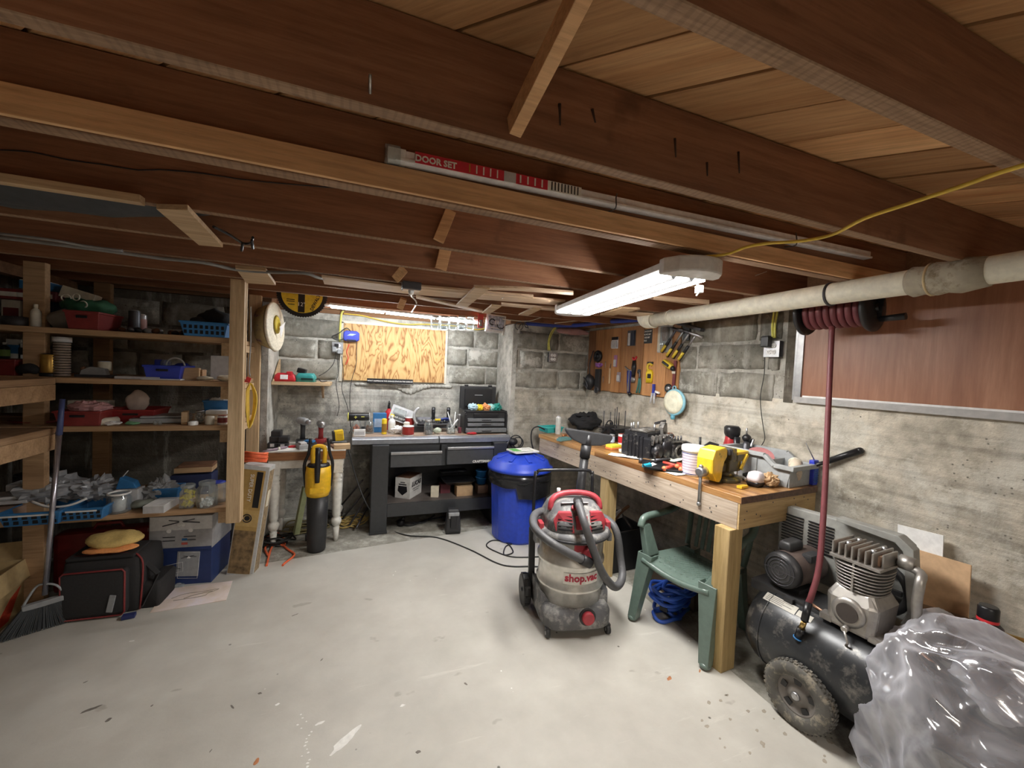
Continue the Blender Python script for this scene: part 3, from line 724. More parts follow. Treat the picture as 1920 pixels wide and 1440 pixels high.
bundle('work_glove', 'tan work glove at the very right end of the second shelf', PX(420, 3.17, z), (.08, .07, .04), M_cream, 22, 'glove', .01)
carton('panel_box', 'grey upright panel leaning at the right end of the second shelf', PX(416, 3.42, z), .13, .03, .165, M_lgrey)
# -- third shelf
z = ZT[2]
tray('storage_bin', 'dark red bin filled with a plastic sack on the third shelf', PX(170, 3.22, z), .21, .26, .085, M_red)
t = bundle('plastic_sack', 'pink and clear sack lying in the dark red bin', PX(170, 3.24, z+.065), (.2, .18, .07), plain('pinkish film', (.55, .30, .30), .4), 31, 'sack', .015)
carton('box', 'flat white carton behind the pink sack', PX(172, 3.42, z+.075), .2, .08, .05, M_offw)
tray('storage_bin', 'second dark red bin with paper packets on the third shelf', PX(262, 3.34, z), .24, .24, .08, plain('deep red plastic', (.25, .02, .02), .45))
t = thing('paper_packet', 'crumpled printed paper packet standing in the second dark red bin', 'packet', PX(258, 3.34, z+.06), .2)
part('packet', MB().rag((0, 0, .07), (.12, .04, .15), .012, 33, 20, 12, 20, 0), plain('printed paper', (.5, .4, .34), .8), t)
t = thing('paper_roll', 'white paper roll lying on the third shelf with its dark core facing out', 'roll', PX(186, 3.13, z+.022), 0)
part('roll', MB().lathe([(.009, 0), (.022, 0), (.022, .1), (.009, .1), (.009, 0)], d=(.5, 1, 0), cap=False), M_offw, t); part('core', MB().lathe([(.009, .004), (.001, .004)], d=(.5, 1, 0)), M_black, t)
bundle('paper_wad', 'white crumpled wrapper on the edge of the third shelf', PX(212, 3.15, z), (.08, .06, .025), M_white, 35, 'wrapper', .008)
bundle('paper_wad', 'green and white wrapper on the edge of the third shelf', PX(249, 3.15, z), (.07, .05, .02), plain('green wrapper', (.2, .45, .25), .5), 36, 'wrapper', .006)
for px in (291, 300): jar('shot_glass', 'tiny clear glass vial on the third shelf edge', PX(px, 3.14, z), .010, .028, None, group='tiny glass vials')
solo('sheet_stack', MB().box((0, 0, .02), (.28, .2, .03)).box((.02, .01, .042), (.24, .18, .012), rz=.1), M_grey, 'dark grey folded sheets on the third shelf', 'sheets', PX(305, 3.28, z), .1, .006)
solo('wood_block', MB().box((0, 0, .04), (.03, .1, .08)), M_lumx, 'upright wood block left of the small tins on the third shelf', 'block', PX(347, 3.2, z), .2, .003)
can('tape_tin', 'flat white round tub on the edge of the third shelf', PX(362, 3.13, z), .027, .025, M_white, M_white, cat='tub')
jar('glass_jar', 'clear jar of glittering screws on the third shelf', PX(375, 3.22, z), .03, .085, M_steel, M_steel, .9)
can('tin_can', 'pale label-less tin beside the jar of screws', PX(393, 3.16, z), .026, .055, M_offw, cat='tin')
can('tin_can', 'red and white tin at the right end of the third shelf', PX(417, 3.16, z), .028, .06, M_white, M_red, cat='tin', band=M_red)
carton('box', 'white flat carton on the tins at the right of the third shelf', PX(410, 3.24, z+.062), .12, .1, .022, M_white)
tray('storage_basket', 'blue basket of odds and ends behind the small tins', PX(411, 3.36, z+.05), .15, .14, .09, M_blue, slots=0, handle=False)
bundle('paper_wad', 'white crumpled paper in the blue basket behind the tins', PX(410, 3.35, z+.125), (.11, .08, .035), M_white, 38, 'paper', .01)
solo('pry_bar', MB().tube([(-.12, .1, .01), (-.05, 0, .012), (.05, -.02, .012), (.13, 0, .02)], .007, 6, sub=4), M_red, 'red handled bar lying at the left end of the third shelf', 'tool', PX(58, 3.2, z), .2)
# -- bottom shelf
z = ZT[3]
carton('box', 'brown carton at the left end of the bottom shelf', PX(18, 3.2, z), .17, .2, .07, plain('brown card', (.33, .22, .16), .8))
solo('styrofoam_tray', MB().box((0, 0, .01), (.22, .16, .02)).box((.02, .02, .03), (.2, .15, .018), rz=.15), M_lgrey, 'white flat trays stacked on the brown carton at far left', 'trays', PX(16, 3.22, z+.085), .1, .006)
t = tray('storage_basket', 'large blue basket of plastic sheeting at the left of the bottom shelf', PX(90, 3.15, z-.005), .26, .3, .075, M_blue, slots=6, handle=False)
part('paper_liner', MB().box((-.02, -.146, .068), (.2, .006, .022)), M_white, t, .002)
t = bundle('film_heap', 'crumpled clear and white film heaped in the large blue basket', PX(95, 3.3, z+.05), (.34, .3, .15), M_fog, 41, 'film', .035)
solo('flex_tube', MB().tube([(-.12, 0, .03), (-.04, -.02, 0), (.05, -.02, .0), (.12, 0, .03)], .007, 6, sub=5), M_white, 'white bent tube across the large blue basket', 'tube', PX(112, 3.08, z+.085))
t = tray('storage_basket', 'second blue basket with white label beside the clear jug', PX(177, 3.15, z), .2, .26, .07, M_blue, slots=6, handle=False)
part('paper_liner', MB().box((0, -.126, .062), (.14, .006, .02)), M_white, t, .002)
bundle('film_heap', 'crumpled pale bags heaped in the second blue basket', PX(180, 3.3, z+.04), (.22, .22, .13), M_fog, 43, 'film', .04)
t = jar('clear_jug', 'clear plastic jug with white rim and bail on the bottom shelf', PX(223, 3.15, z), .058, .125, None, glassm=M_clear, cat='jug')
part('rim', MB().torus((0, 0, .118), (0, 0, 1), .052, .006, 20, 6), M_white, t); part('inner_cup', MB().lathe([(.03, .01), (.034, .09)], seg=14), M_lgrey, t)
carton('box', 'grey open carton with blue insert behind the clear jug', PX(243, 3.28, z), .12, .1, .11, M_lgrey)
t = thing('blue_cup', 'tilted blue scoop standing on the grey carton', 'scoop', PX(240, 3.28, z+.115)); part('scoop', MB().prism([(-.05, 0), (.055, 0), (.04, .04), (-.03, .075)], (0, .06, 0), (0, -.03, 0)), M_blue, t, .004); part('handle', MB().cyl((-.05, 0, .04), (.0, 0, .11), .003, seg=6), M_lgrey, t)
bundle('net_bundle', 'grey green mesh clump on the bottom shelf beside the jug', PX(268, 3.2, z), (.1, .1, .055), plain('grey green mesh', (.16, .17, .14), .8), 45, 'net', .015)
bundle('film_heap', 'grey tool clutter heaped behind the grey carton', PX(300, 3.36, z), (.18, .16, .14), M_grey, 46, 'clutter', .035)
carton('box', 'long grey lidded carton on the edge of the bottom shelf', PX(303, 3.16, z), .11, .18, .045, M_lgrey, lidmat=M_white, rz=-.1)
tray('storage_basket', 'small blue basket behind the long grey carton', PX(318, 3.34, z+.02), .13, .12, .07, M_blue, handle=False)
M_anch = plain('yellow wall plugs', (.85, .68, .04), .4)
t = jar('clear_jar', 'square clear jar of yellow plastic anchors on the bottom shelf', PX(352, 3.15, z), .05, .15, M_clear, M_anch, .95, glassm=M_clear, square=True)
t = jar('clear_jar', 'clear jar with a few white clips in its foot, right end of the bottom shelf', PX(388, 3.15, z), .058, .165, M_clear, M_white, .28, glassm=M_clear)
can('blue_tub', 'clear tub with a royal blue lid behind the jar of clips', PX(408, 3.24, z), .05, .14, M_clear, M_blue2, cat='tub')
carton('box', 'dark blue carton behind the clear jars', PX(365, 3.5, z), .24, .14, .14, plain('navy card', (.02, .03, .09), .6))
solo('wood_board', MB().box((0, 0, 0), (.22, .14, .035)), M_lumx, 'short board lying on the dark blue carton', 'board', PX(368, 3.5, z+.175), .05, .003)
solo('wood_board', MB().box((0, 0, 0), (.2, .12, .02)), M_brown, 'thin dark board lying on the short board', 'board', PX(372, 3.5, z+.2025), .05, .003)
can('dark_pot', 'dark glossy pot at the back left of the bottom shelf', PX(76, 3.6, z), .12, .17, M_black, cat='pot')
carton('box', 'grey box under the film heap', PX(70, 3.45, z), .2, .16, .14, M_lgrey)

# ---- on the floor at left
t = thing('broom', 'grey angled broom with metal handle leaning on the bottom shelf', 'broom', (-1.62, 2.93, 0))
b0 = at(84, 1115, y=2.96)
org = V(t.location)
part('handle', MB().cyl(b0-org, at(111, 815, y=3.03)-org, .0125, seg=14), plain('broom handle', (.45, .44, .5), .25, .8), t)
part('grip', MB().cyl(at(111, 815, y=3.03)-org, at(117, 748, y=3.045)-org, .014, .012, seg=14), plain('navy grip', (.06, .08, .2), .4), t)
c0 = at(8, 1200, z=.0); c1 = at(140, 1160, z=.0); ax = (c1-c0).normalized(); nr = V((ax.y, -ax.x, 0))
M_brist = plain('grey bristles', (.05, .055, .06), .7)
top0 = at(42, 1142, y=2.93); top1 = at(122, 1118, y=2.98)
part('head_block', MB().bar(top0-org, top1-org, .035, .03), M_grey, t, .006)
part('head_arch', MB().tube([top0-org+V((0, 0, .01)), b0-org+V((-.04, 0, .045)), b0-org+V((.0, 0, .06)), b0-org+V((.05, 0, .045)), top1-org+V((0, 0, .01))], .006, 6, sub=4), M_grey, t)
mb = MB(); rd = random.Random(2)
for i in range(46):
    u = i/45
    for j in range(4):
        a = top0.lerp(top1, u)+nr*(j-1.5)*.008-org; e = (c0-ax*.03).lerp(c1+ax*.05, u+rd.uniform(-.01, .01))+nr*((j-1.5)*.018+.0)-org; e.z = .003
        mb.bar(a, e, .0035)
o = part('bristles', mb, M_brist, t); o['kind'] = 'stuff'
# tool bag
M_bag = plain('black canvas', (.022, .021, .022), .8, bmp=.25, scale=80); M_bagr = plain('red piping', (.22, .03, .03), .6)
c = at(215, 1152, z=0)
t = thing('tool_bag', 'black canvas tool bag with red piping under the bottom shelf', 'bag', (c.x-.02, c.y+.17, 0), -.05)
t.location = (-1.36, 3.14, 0)
mb = MB()
def sup(a, b_, z, e=.25, n=28): return [(a*abs(math.cos(q))**e*(1 if math.cos(q) > 0 else -1), b_*abs(math.sin(q))**e*(1 if math.sin(q) > 0 else -1), z) for q in [2*math.pi*k/n for k in range(n)]]
part('bag_body', MB().loft([sup(.18, .13, .0), sup(.19, .145, .02), sup(.195, .15, .22), sup(.185, .14, .32), sup(.15, .09, .345)]), M_bag, t)
part('front_pocket', MB().loft([sup(.15, .03, .02), sup(.155, .035, .04), sup(.155, .035, .27), sup(.14, .02, .285)]).xf(Matrix.Translation((-.02, -.15, 0))), M_bag, t)
part('piping', MB().tube([(-.165, -.18, .27), (-.15, -.18, .285), (.115, -.18, .285), (.128, -.18, .27), (.128, -.18, .03), (.115, -.18, .014), (-.16, -.18, .014)], .005, 6, closed=True), M_bagr, t)
part('piping', MB().tube([(.18, -.13, .01), (.195, -.135, .26), (.17, -.12, .33), (.1, -.1, .348), (-.15, -.1, .348)], .005, 6, sub=3), M_bagr, t)
part('flap', MB().box((-.01, -.04, .345), (.32, .19, .02), rx=.05), M_bag, t, .008)
part('strap', MB().bar((.10, -.05, .35), (.25, -.09, .2), .035, .006).bar((.25, -.09, .2), (.19, -.13, .03), .035, .006), M_bag, t)
part('side_pocket', MB().loft([sup(.05, .11, .0), sup(.055, .115, .14), sup(.045, .10, .16)]).xf(Matrix.Translation((.215, 0, 0))), M_bag, t)
part('buckle', MB().box((.07, -.188, .09), (.03, .008, .10), ry=.18), M_grey, t, .003, label='grey plastic buckle strap')
part('tag', MB().box((.16, -.2, .012), (.06, .04, .02), rz=.2), plain('navy tag', (.02, .03, .12), .6), t, .003)
bundle('towel', 'yellow and orange towels folded on top of the black tool bag', V(t.location)+V((.0, -.02, .362)), (.27, .2, .09), plain('yellow towel', (.62, .45, .16), .95, bmp=.4, scale=90), 51, 'towel', .018)
bundle('towel', 'orange towel edge showing under the yellow one', V(t.location)+V((.01, -.08, .357)), (.26, .12, .035), plain('orange towel', (.85, .35, .12), .95, bmp=.4, scale=90), 52, 'towel', .012)
# red case behind
t = thing('tool_case', 'dark red plastic case in the shadow behind the tool bag', 'case', (-1.52, 3.42, 0), .05)
part('case_body', MB().box((0, 0, .19), (.5, .13, .38)), plain('dark red plastic', (.16, .015, .012), .4), t, .03); part('handle', MB().tube([(-.08, 0, .37), (-.06, 0, .41), (.06, 0, .41), (.08, 0, .37)], .01, 8), M_red, t)
part('moulded_band', MB().box((0, -.066, .22), (.42, .01, .05)), plain('dark red plastic', (.16, .015, .012), .4), t, .004)
# cardboard box bottom-left with red triangle print
c = at(0, 1165, z=0)
t = thing('cardboard_box', 'open cardboard box with a red printed corner at the left edge', 'box', (-1.985, 3.02, 0), .1)
bx, by, bh = .40, .30, .31
mb = MB(); mb.b2(-bx/2, bx/2, -by/2, -by/2+.006, 0, bh).b2(-bx/2, bx/2, by/2-.006, by/2, 0, bh).b2(-bx/2, -bx/2+.006, -by/2, by/2, 0, bh).b2(bx/2-.006, bx/2, -by/2, by/2, 0, bh).b2(-bx/2, bx/2, -by/2, by/2, 0, .006)
M_card2 = plain('yellowish cardboard', (.46, .33, .16), .8)
part('carton', mb, M_card2, t, .001, bseg=1)
part('flap', MB().box((bx/2+.015, 0, bh-.05), (.11, by*.96, .005), ry=1.35), M_card2, t); part('flap', MB().box((0, by/2+.05, bh+.03), (bx*.96, .12, .005), rx=.9), M_card2, t)
part('printed_mark', MB().prism([(-.14, .02), (.0, .02), (.11, .17), (.02, .14)], (.0015, 0, 0), (bx/2+.0002, 0, 0), (0, 1, 0), (0, 0, 1)), plain('red print', (.5, .05, .02), .7), t)
t2 = thing('roll_of_film', 'white rounded sack lying inside the open cardboard box', 'sack', (-1.99, 3.0, .12)); part('sack', MB().rag((0, 0, .08), (.26, .24, .2), .012, 61, 24, 14, 9), M_white, t2)
# ceiling-fan carton
M_fan1 = plain('fan carton grey', (.36, .36, .37), .6); M_fan2 = plain('fan carton navy', (.02, .04, .14), .5); M_fanp = plain('print silver', (.62, .62, .62), .5)
q0 = at(300, 1098, z=0); q0 = at(280, 1101, z=0); q1 = at(396, 1092, z=0)
w_ = (q1-q0).length
t = thing('fan_carton', 'grey and navy ceiling fan carton standing below the shelf', 'box', (q0+q1)/2+V((0, .0, 0)), math.atan2((q1-q0).y, (q1-q0).x))
hh = at(392, 965, y=q1.y).z; D = .3
part('carton_bottom', MB().b2(-w_/2, w_/2, 0, D, 0, hh*.52), M_fan2, t, .003)
part('carton_top', MB().b2(-w_/2-.004, w_/2+.004, -.004, D+.004, hh*.52, hh), M_fan1, t, .003)
part('printed_band', MB().b2(-w_/2, w_/2, -.005, -.003, hh*.5, hh*.545), M_fan2, t)
part('printed_wall', MB().b2(-w_/2, w_/2, -.0052, -.004, hh*.80, hh*.99), M_fanp, t)
def fanprint(cx, cz, s, y):
    part('fan_print', MB().box((cx+.5*s, y, cz+.03*s), (.8*s, .001, .07*s), ry=.1).box((cx-.5*s, y, cz-.05*s), (.8*s, .001, .06*s), ry=-.25).box((cx+.35*s, y, cz+.14*s), (.6*s, .001, .05*s), ry=-.2).box((cx-.35*s, y, cz+.13*s), (.5*s, .001, .05*s), ry=.15), M_dsteel, t)
    part('fan_print', MB().lathe([(.1*s, 0), (.1*s, .001)], c=(cx-.09*s, y, cz-.1*s), d=(0, 1, 0)).lathe([(.1*s, 0), (.1*s, .001)], c=(cx+.1*s, y, cz-.1*s), d=(0, 1, 0)).lathe([(.09*s, 0), (.09*s, .001)], c=(cx, y, cz), d=(0, 1, 0)), M_white, t)
fanprint(.0, hh*.9, .12, -.0066)
for x in (-.07, .055): part('printed_seal', MB().lathe([(.012, 0), (.012, .001)], c=(x, -.006, hh*.79), d=(0, 1, 0)).torus((x, -.006, hh*.79), (0, 1, 0), .013, .0015, 16, 4), M_white, t)
part('printed_panel', MB().box((.04, -.0016, hh*.3), (.13, .002, .17), ry=.06), M_grey, t); part('printed_frame', MB().tube([(-.02, -.003, hh*.1), (-.01, -.003, hh*.47), (.11, -.003, hh*.46), (.095, -.003, hh*.08)], .0015, 4, closed=True), M_fanp, t)
part('printed_frame', MB().tube([(-.12, -.003, hh*.15), (-.12, -.003, hh*.28), (.01, -.003, hh*.33), (.012, -.003, hh*.2)], .0015, 4, closed=True), M_fanp, t)
fanprint(.045, hh*.4, .05, -.004); fanprint(-.055, hh*.24, .06, -.004)
for k in range(4): part('printed_text', MB().box((-.07+.12*(k % 2), -.0058, hh*(.70-.05*(k//2))), (.07, .001, .006)), M_dsteel, t)
part('printed_patch', MB().box((.02, -.0058, hh*.66), (.03, .001, .015)), M_blue, t); part('printed_patch', MB().box((.02, -.0058, hh*.6), (.035, .001, .015)), plain('print red', (.5, .1, .08), .6), t)
# striped dark sack behind
bundle('dark_sack', 'black and white bin bag stuffed between the fan carton and the tall carton', (-.87, 3.72, 0), (.15, .16, .4), plain('dark film', (.06, .06, .07), .3, dirt=((.3, .3, .32), .58, 18)), 63, 'bag', .02)
# tall fence/track carton
M_tc = plain('ochre print', (.42, .27, .09), .6); M_tcs = plain('silver carton edge', (.50, .50, .49), .5); M_tcw = plain('photo print brown', (.20, .13, .06), .6, var=.6, scale=25)
a0 = at(424, 1078, z=0); a1 = at(474, 1076, z=0); a0.y += 0
w_ = (a1-a0).length; t = thing('tall_carton', 'tall ochre printed carton standing behind the shelving post', 'box', (a0.x, a0.y, 0), math.atan2((a1-a0).y, (a1-a0).x))
hh = .80; tl = -.035
t.rotation_euler = (0, math.radians(7), t.rotation_euler.z)
part('carton', MB().b2(0, w_, 0, .10, 0, hh), M_tcs, t, .002)
part('printed_face', MB().b2(.006, w_-.022, -.0015, 0, .015, hh-.03), M_tc, t)
part('printed_photo', MB().b2(.008, w_-.024, -.003, -.0015, .018, .33), M_tcw, t)
part('printed_band', MB().b2(w_-.075, w_-.035, -.003, -.0015, .5, hh-.04), M_black, t)
part('printed_panel', MB().b2(.008, w_-.024, -.003, -.0015, .36, .48), plain('ochre light', (.50, .34, .13), .6), t)
part('printed_seal', MB().torus((w_*.45, -.004, .42), (0, 1, 0), .028, .004, 20, 4).lathe([(.018, 0), (.018, .001)], c=(w_*.45, -.004, .42), d=(0, 1, 0)), M_black, t)
text('SUPER DUTY', .035, M_paper, t, (w_*.4, -.0035, .64), rot=(math.pi/2, math.pi/2, 0))
part('printed_face', MB().b2(w_, w_+.0015, .012, .088, .02, hh-.03), plain('printed side', (.30, .22, .13), .6, var=.4, scale=40), t)
part('printed_frame', MB().b2(w_+.001, w_+.0025, .03, .07, .5, .62), M_cream, t)
# picture card on the floor
c = at(355, 1120, z=0)
pts = [at(281, 1150, z=0), at(424, 1126, z=0), at(436, 1090, z=0), at(312, 1105, z=0)]
cc = sum(pts, V((0, 0, 0)))/4
t = thing('picture_sheet', 'faded pinkish picture sheet lying flat on the floor before the fan carton', 'poster', (cc.x, cc.y, 0))
def sheetmat():
    m, nt, b = nodes('faded picture print'); vec = mapping(nt); f = noise_(nt, vec, 6, 5, .6, .5)
    col = ramp(nt, f, [(.3, (.62, .50, .38)), (.5, (.78, .66, .60)), (.68, (.82, .74, .78))]); lk(nt, col, b.inputs['Base Color']); b.inputs['Roughness'].default_value = .5; return m
part('sheet', MB().prism([((p-cc).x, (p-cc).y) for p in pts], (0, 0, .003), (0, 0, .001), (1, 0, 0), (0, 1, 0)), sheetmat(), t)
part('printed_sketch', MB().tube([(-.12, -.01, .0045), (-.06, .03, .0045), (.03, .03, .0045), (.12, .04, .0045), (.07, .0, .0045), (.05, -.03, .0045), (-.1, -.04, .0045)], .002, 4, sub=3).tube([(-.05, -.03, .0045), (0, .0, .0045), (.09, .02, .0045)], .0025, 4, sub=3), plain('sketch ink', (.22, .18, .13), .8), t)
bundle('film_scrap', 'small scrap of clear film on the corner of the picture sheet', at(333, 1101, z=.0), (.08, .05, .02), M_film, 71, 'film', .006)
# ================================================================ ALCOVE, TABLE, STEEL BENCH
# boarded window in the back wall
def plymat():
    m, nt, b = nodes('rotary cut plywood'); vec = mapping(nt, (1, 1, 1))
    mp = N(nt, 'ShaderNodeMapping'); mp.inputs['Scale'].default_value = (3.0, 1, .8); lk(nt, vec, mp.inputs[0])
    f = noise_(nt, mp.outputs[0], 2.6, 3, .5, .5); mt = N(nt, 'ShaderNodeMath', operation='MULTIPLY'); mt.inputs[1].default_value = 20; lk(nt, f, mt.inputs[0])
    fr = N(nt, 'ShaderNodeMath', operation='PINGPONG'); fr.inputs[1].default_value = 1; lk(nt, mt.outputs[0], fr.inputs[0])
    col = ramp(nt, fr.outputs[0], [(.0, (.26, .11, .03)), (.16, (.40, .20, .065)), (.42, (.56, .34, .13)), (1, (.62, .40, .17))]); lk(nt, col, b.inputs['Base Color']); b.inputs['Roughness'].default_value = .6
    return m
wn = sempty('window_1', (0, 0, 0))
part('plywood_panel', MB().b2(-.147, .885, Yb-.022, Yb-.004, 1.372, 1.945), plymat(), wn, .002)
part('window_frame', MB().b2(-.175, -.145, Yb-.014, Yb+.01, 1.36, 1.96).b2(.884, .91, Yb-.014, Yb+.01, 1.36, 1.96).b2(-.175, .91, Yb-.014, Yb+.01, 1.945, 1.97), M_offw, wn, .002)
for x in (-.13, .2, .55, .87):
    for z in (1.385, 1.93): part('screw', MB().cyl((x, Yb-.025, z), (x, Yb-.02, z), .004, seg=8), M_dsteel, wn)
wn2 = sempty('window_2', (WX, 0, 0), WR)
def ply2():
    m, nt, b = nodes('reddish lauan plywood'); vec = mapping(nt, (1, 7, .7))
    f = noise_(nt, vec, 1.5, 6, .65, .3); f2 = noise_(nt, mapping(nt, (1, 26, 1.2)), 2, 4, .6)
    col = ramp(nt, f, [(.3, (.25, .105, .058)), (.5, (.34, .155, .09)), (.7, (.46, .24, .15))]); col = mix(nt, .4, col, ramp(nt, f2, [(.35, (.75, .7, .68)), (.6, (1.05, 1.05, 1.05))]), 'MULTIPLY')
    lk(nt, col, b.inputs['Base Color']); b.inputs['Roughness'].default_value = .38; return m
part('plywood_panel', MB().b2(-.012, .004, -.4, 1.71, 1.462, 2.1), ply2(), wn2, .002)
part('window_frame', MB().b2(-.03, .0, -.45, 1.745, 1.425, 1.462), plain('pale grey sill strip', (.40, .39, .38), .5), wn2, .003)
part('window_frame', MB().b2(-.022, .0, 1.71, 1.745, 1.44, 2.1).b2(-.012, .0, 1.75, 1.765, 1.44, 2.1), plain('dull aluminium', (.36, .36, .36), .35, .8), wn2, .002)
part('mortar_strip', MB().b2(-.02, .0, -.4, 1.70, 1.459, 1.472), M_white, wn2, .002)
part('dark_reveal', MB().b2(-.006, .0, 1.765, 1.82, 1.42, 2.05), M_cdark, wn2)
# black slogan strip
t = thing('slogan_strip', 'narrow black strip with white slogan stuck under the boarded window', 'sign', at(732, 715, y=Yb-.055))
part('strip', MB().box((0, 0, 0), (.46, .004, .05)), M_black, t, .001)
text('WHAT HAPPENS IN THE GARAGE STAYS IN THE GARAGE', .0175, M_paper, t, (0, -.0025, 0), bold=.0004)
# ---- charger shelf
t = thing('wall_shelf', 'short pale wall shelf carrying the chargers in the alcove corner', 'shelf', (-.475, 4.24, 1.355))
part('board', MB().box((0, 0, -.016), (.475, .33, .03)), M_lumx, t, .003)
part('side_panel', MB().prism([(-.16, 0), (.15, 0), (.15, .2)], (.014, 0, 0), (-.232, 0, 0), (0, 1, 0), (0, 0, 1)), M_lumy, t, .002)
part('bracket', MB().prism([(0, 0), (.2, 0), (0, -.14)], (.018, 0, 0), (.15, .15, -.03), (0, -1, 0), (0, 0, 1)), M_lumy, t, .002)
t = thing('battery_charger', 'red battery charger on the charger shelf', 'charger', PX(535, 4.17, 1.355), .05)
part('charger_body', MB().loft([sup(.085, .06, 0), sup(.09, .065, .02), sup(.08, .055, .055), sup(.06, .045, .075)]), M_red if 0 else plain('bright red plastic', (.50, .02, .03), .4), t)
part('cradle', MB().box((.035, -.02, .07), (.05, .07, .04)), plain('bright red plastic', (.50, .02, .03), .4), t, .008); part('rating_label', MB().box((-.005, -.062, .04), (.06, .004, .04), rx=-.2), M_white, t)
t = thing('battery_charger', 'teal battery charger with a black battery on the charger shelf', 'charger', PX(574, 4.17, 1.355), -.1)
M_mak = plain('charger teal', (.04, .28, .27), .4)
part('charger_body', MB().loft([sup(.08, .06, 0), sup(.08, .06, .05), sup(.06, .05, .08)]), M_mak, t)
part('battery', MB().box((-.035, -.01, .10), (.07, .08, .045), ry=.25), M_black, t, .008); part('vent', MB().box((.02, -.062, .02), (.1, .004, .006)).box((.02, -.062, .032), (.1, .004, .006)), M_black, t)
part('cable', MB().tube([(.08, 0, .02), (.11, -.02, .03), (.13, .0, .005), (.17, .05, .01)], .004, 6, sub=4), M_cord_k, t)
# ---- outlets and cords on the wall
def outlet(name, lab, loc, rz=0, n=2, face=None, boxm=None):
    t = thing(name, lab, 'outlet', loc, rz)
    part('metal_box', MB().box((0, -.02, 0), (.10, .04, .105)), boxm or M_dsteel, t, .004)
    part('cover_plate', MB().box((0, -.042, 0), (.102, .004, .107)), face or M_steel, t, .001)
    for x in (-.016, .015):
        for z in (-.021, .021):
            part('socket', MB().lathe([(.016, 0), (.016, .003)], c=(x, -.0445, z), d=(0, -1, 0), seg=14), M_white, t)
            part('slot', MB().box((x-.005, -.0485, z+.003), (.002, .001, .007)).box((x+.005, -.0485, z+.003), (.002, .001, .007)).box((x, -.0485, z-.006), (.003, .001, .003)), M_black, t)
    return t
outlet('outlet_box', 'steel outlet box with plugs left of the boarded window', at(633, 652, y=Yb-.002))
p = at(640, 590, y=Yb-.03); q = at(637, 640, y=Yb-.03)
M_rom = plain('yellow romex', (.72, .68, .15), .45)
solo('yellow_cable', MB().tube([q, q+V((0, -.01, .08)), p, p+V((.02, .0, .04))], .010, 8, sub=4), M_rom, 'thick yellow cable running down to the outlet beside the boarded window', 'cable')
pts = [at(x, y_, y=Yb-.03) for x, y_ in ((645, 588), (680, 592), (720, 602), (760, 608), (800, 608), (860, 612), (895, 618), (920, 612))]
solo('extension_lead', MB().tube(pts, .006, 8, sub=5), M_cord_y, 'yellow cord strung along the top of the boarded window', 'cord')
for i, (x, dz) in enumerate(((-.02, .03), (.02, .02))):
    pass
t = thing('plug_cluster', 'black and grey plugs pushed into the outlet left of the boarded window', 'plug', at(633, 655, y=Yb-.06))
part('plug', MB().box((-.03, 0, .0), (.035, .04, .05)).box((.02, 0, -.02), (.04, .045, .045)), M_grey, t, .006); part('plug', MB().box((-.01, -.005, .04), (.04, .04, .03)), M_black, t, .005)
for nm, lab, L in (('hanging_cable', 'black cord hanging from the outlet to the middle of the steel bench', ((640, 668), (644, 700), (641, 730), (652, 765), (658, 800), (655, 812))), ('hanging_cable', 'black cord from the blue tender down to the bench', ((668, 640), (668, 680), (660, 710), (656, 740), (657, 800))),
                   ('hanging_cable', 'thin cord looping left of the outlet toward the charger shelf', ((630, 660), (626, 680), (614, 695), (598, 705))), ('hanging_cable', 'thin cord dropping to the white table', ((632, 662), (634, 700), (630, 720), (636, 760), (632, 780)))):
    solo(nm, MB().tube([at(x, y_, y=Yb-.05) for x, y_ in L], .0035, 6, sub=4), M_cord_k, lab, 'cord')
solo('hanging_cable', MB().tube([at(x, y_, y=Yb-.07) for x, y_ in ((660, 625), (650, 615), (635, 625), (622, 632), (636, 638), (652, 630), (648, 622))], .005, 6, sub=4), M_cord_k, 'looped black cord wound above the outlet', 'cord')
t = thing('battery_tender', 'blue battery tender fixed on the left of the plywood', 'charger', at(659, 630, y=Yb-.03))
part('body', MB().prism([(-.075, -.04), (-.05, -.055), (.05, -.055), (.075, -.04), (.075, .03), (.05, .05), (-.05, .05), (-.075, .03)], (0, -.045, 0)), plain('tender blue', (.02, .04, .42), .4), t, .01)
part('grille', MB().box((0, -.048, -.045), (.09, .004, .012)), M_black, t); part('badge', MB().prism([(-.04, 0), (-.01, .02), (.045, .018), (.01, .0)], (0, -.003, 0), (0, -.045, 0)), plain('pale blue badge', (.4, .5, .75), .4), t)
solo('clip_lead', MB().tube([at(x, y_, y=Yb-.05) for x, y_ in ((655, 645), (650, 660), (653, 672), (648, 684))], .005, 6, sub=4), plain('red lead', (.6, .04, .03), .5), 'short red clip lead dangling beside the blue tender', 'lead')
# ---- things along the sill: jars, packet, white case, saw blade, tape roll
yj = 3.74
for i, (px, w_) in enumerate(((816, 17), (833, 17), (850, 17), (866, 15), (882, 14))):
    c = at(px, 603, y=yj)
    jar('hanging_jar', ['clear screw jar hanging under the joist, nearest the strip light of the five', 'clear screw jar hanging under the joist, second from the strip light', 'clear screw jar hanging under the joist, middle of the five', 'clear screw jar hanging under the joist, second from the red packet', 'clear screw jar hanging under the joist, nearest the red packet'][i], V((c.x, c.y, c.z-.075)), .042, .125, M_steel, M_steel if i % 2 else None, .15, group='jars hanging under the joist')
t = thing('blister_pack', 'red blister pack hanging beside the jars', 'packet', at(901, 602, y=yj)); part('card', MB().box((0, 0, 0), (.055, .008, .13)), plain('red card', (.5, .05, .04), .5), t, .002); part('blister', MB().box((0, -.012, -.02), (.03, .015, .06)), M_film, t, .004)
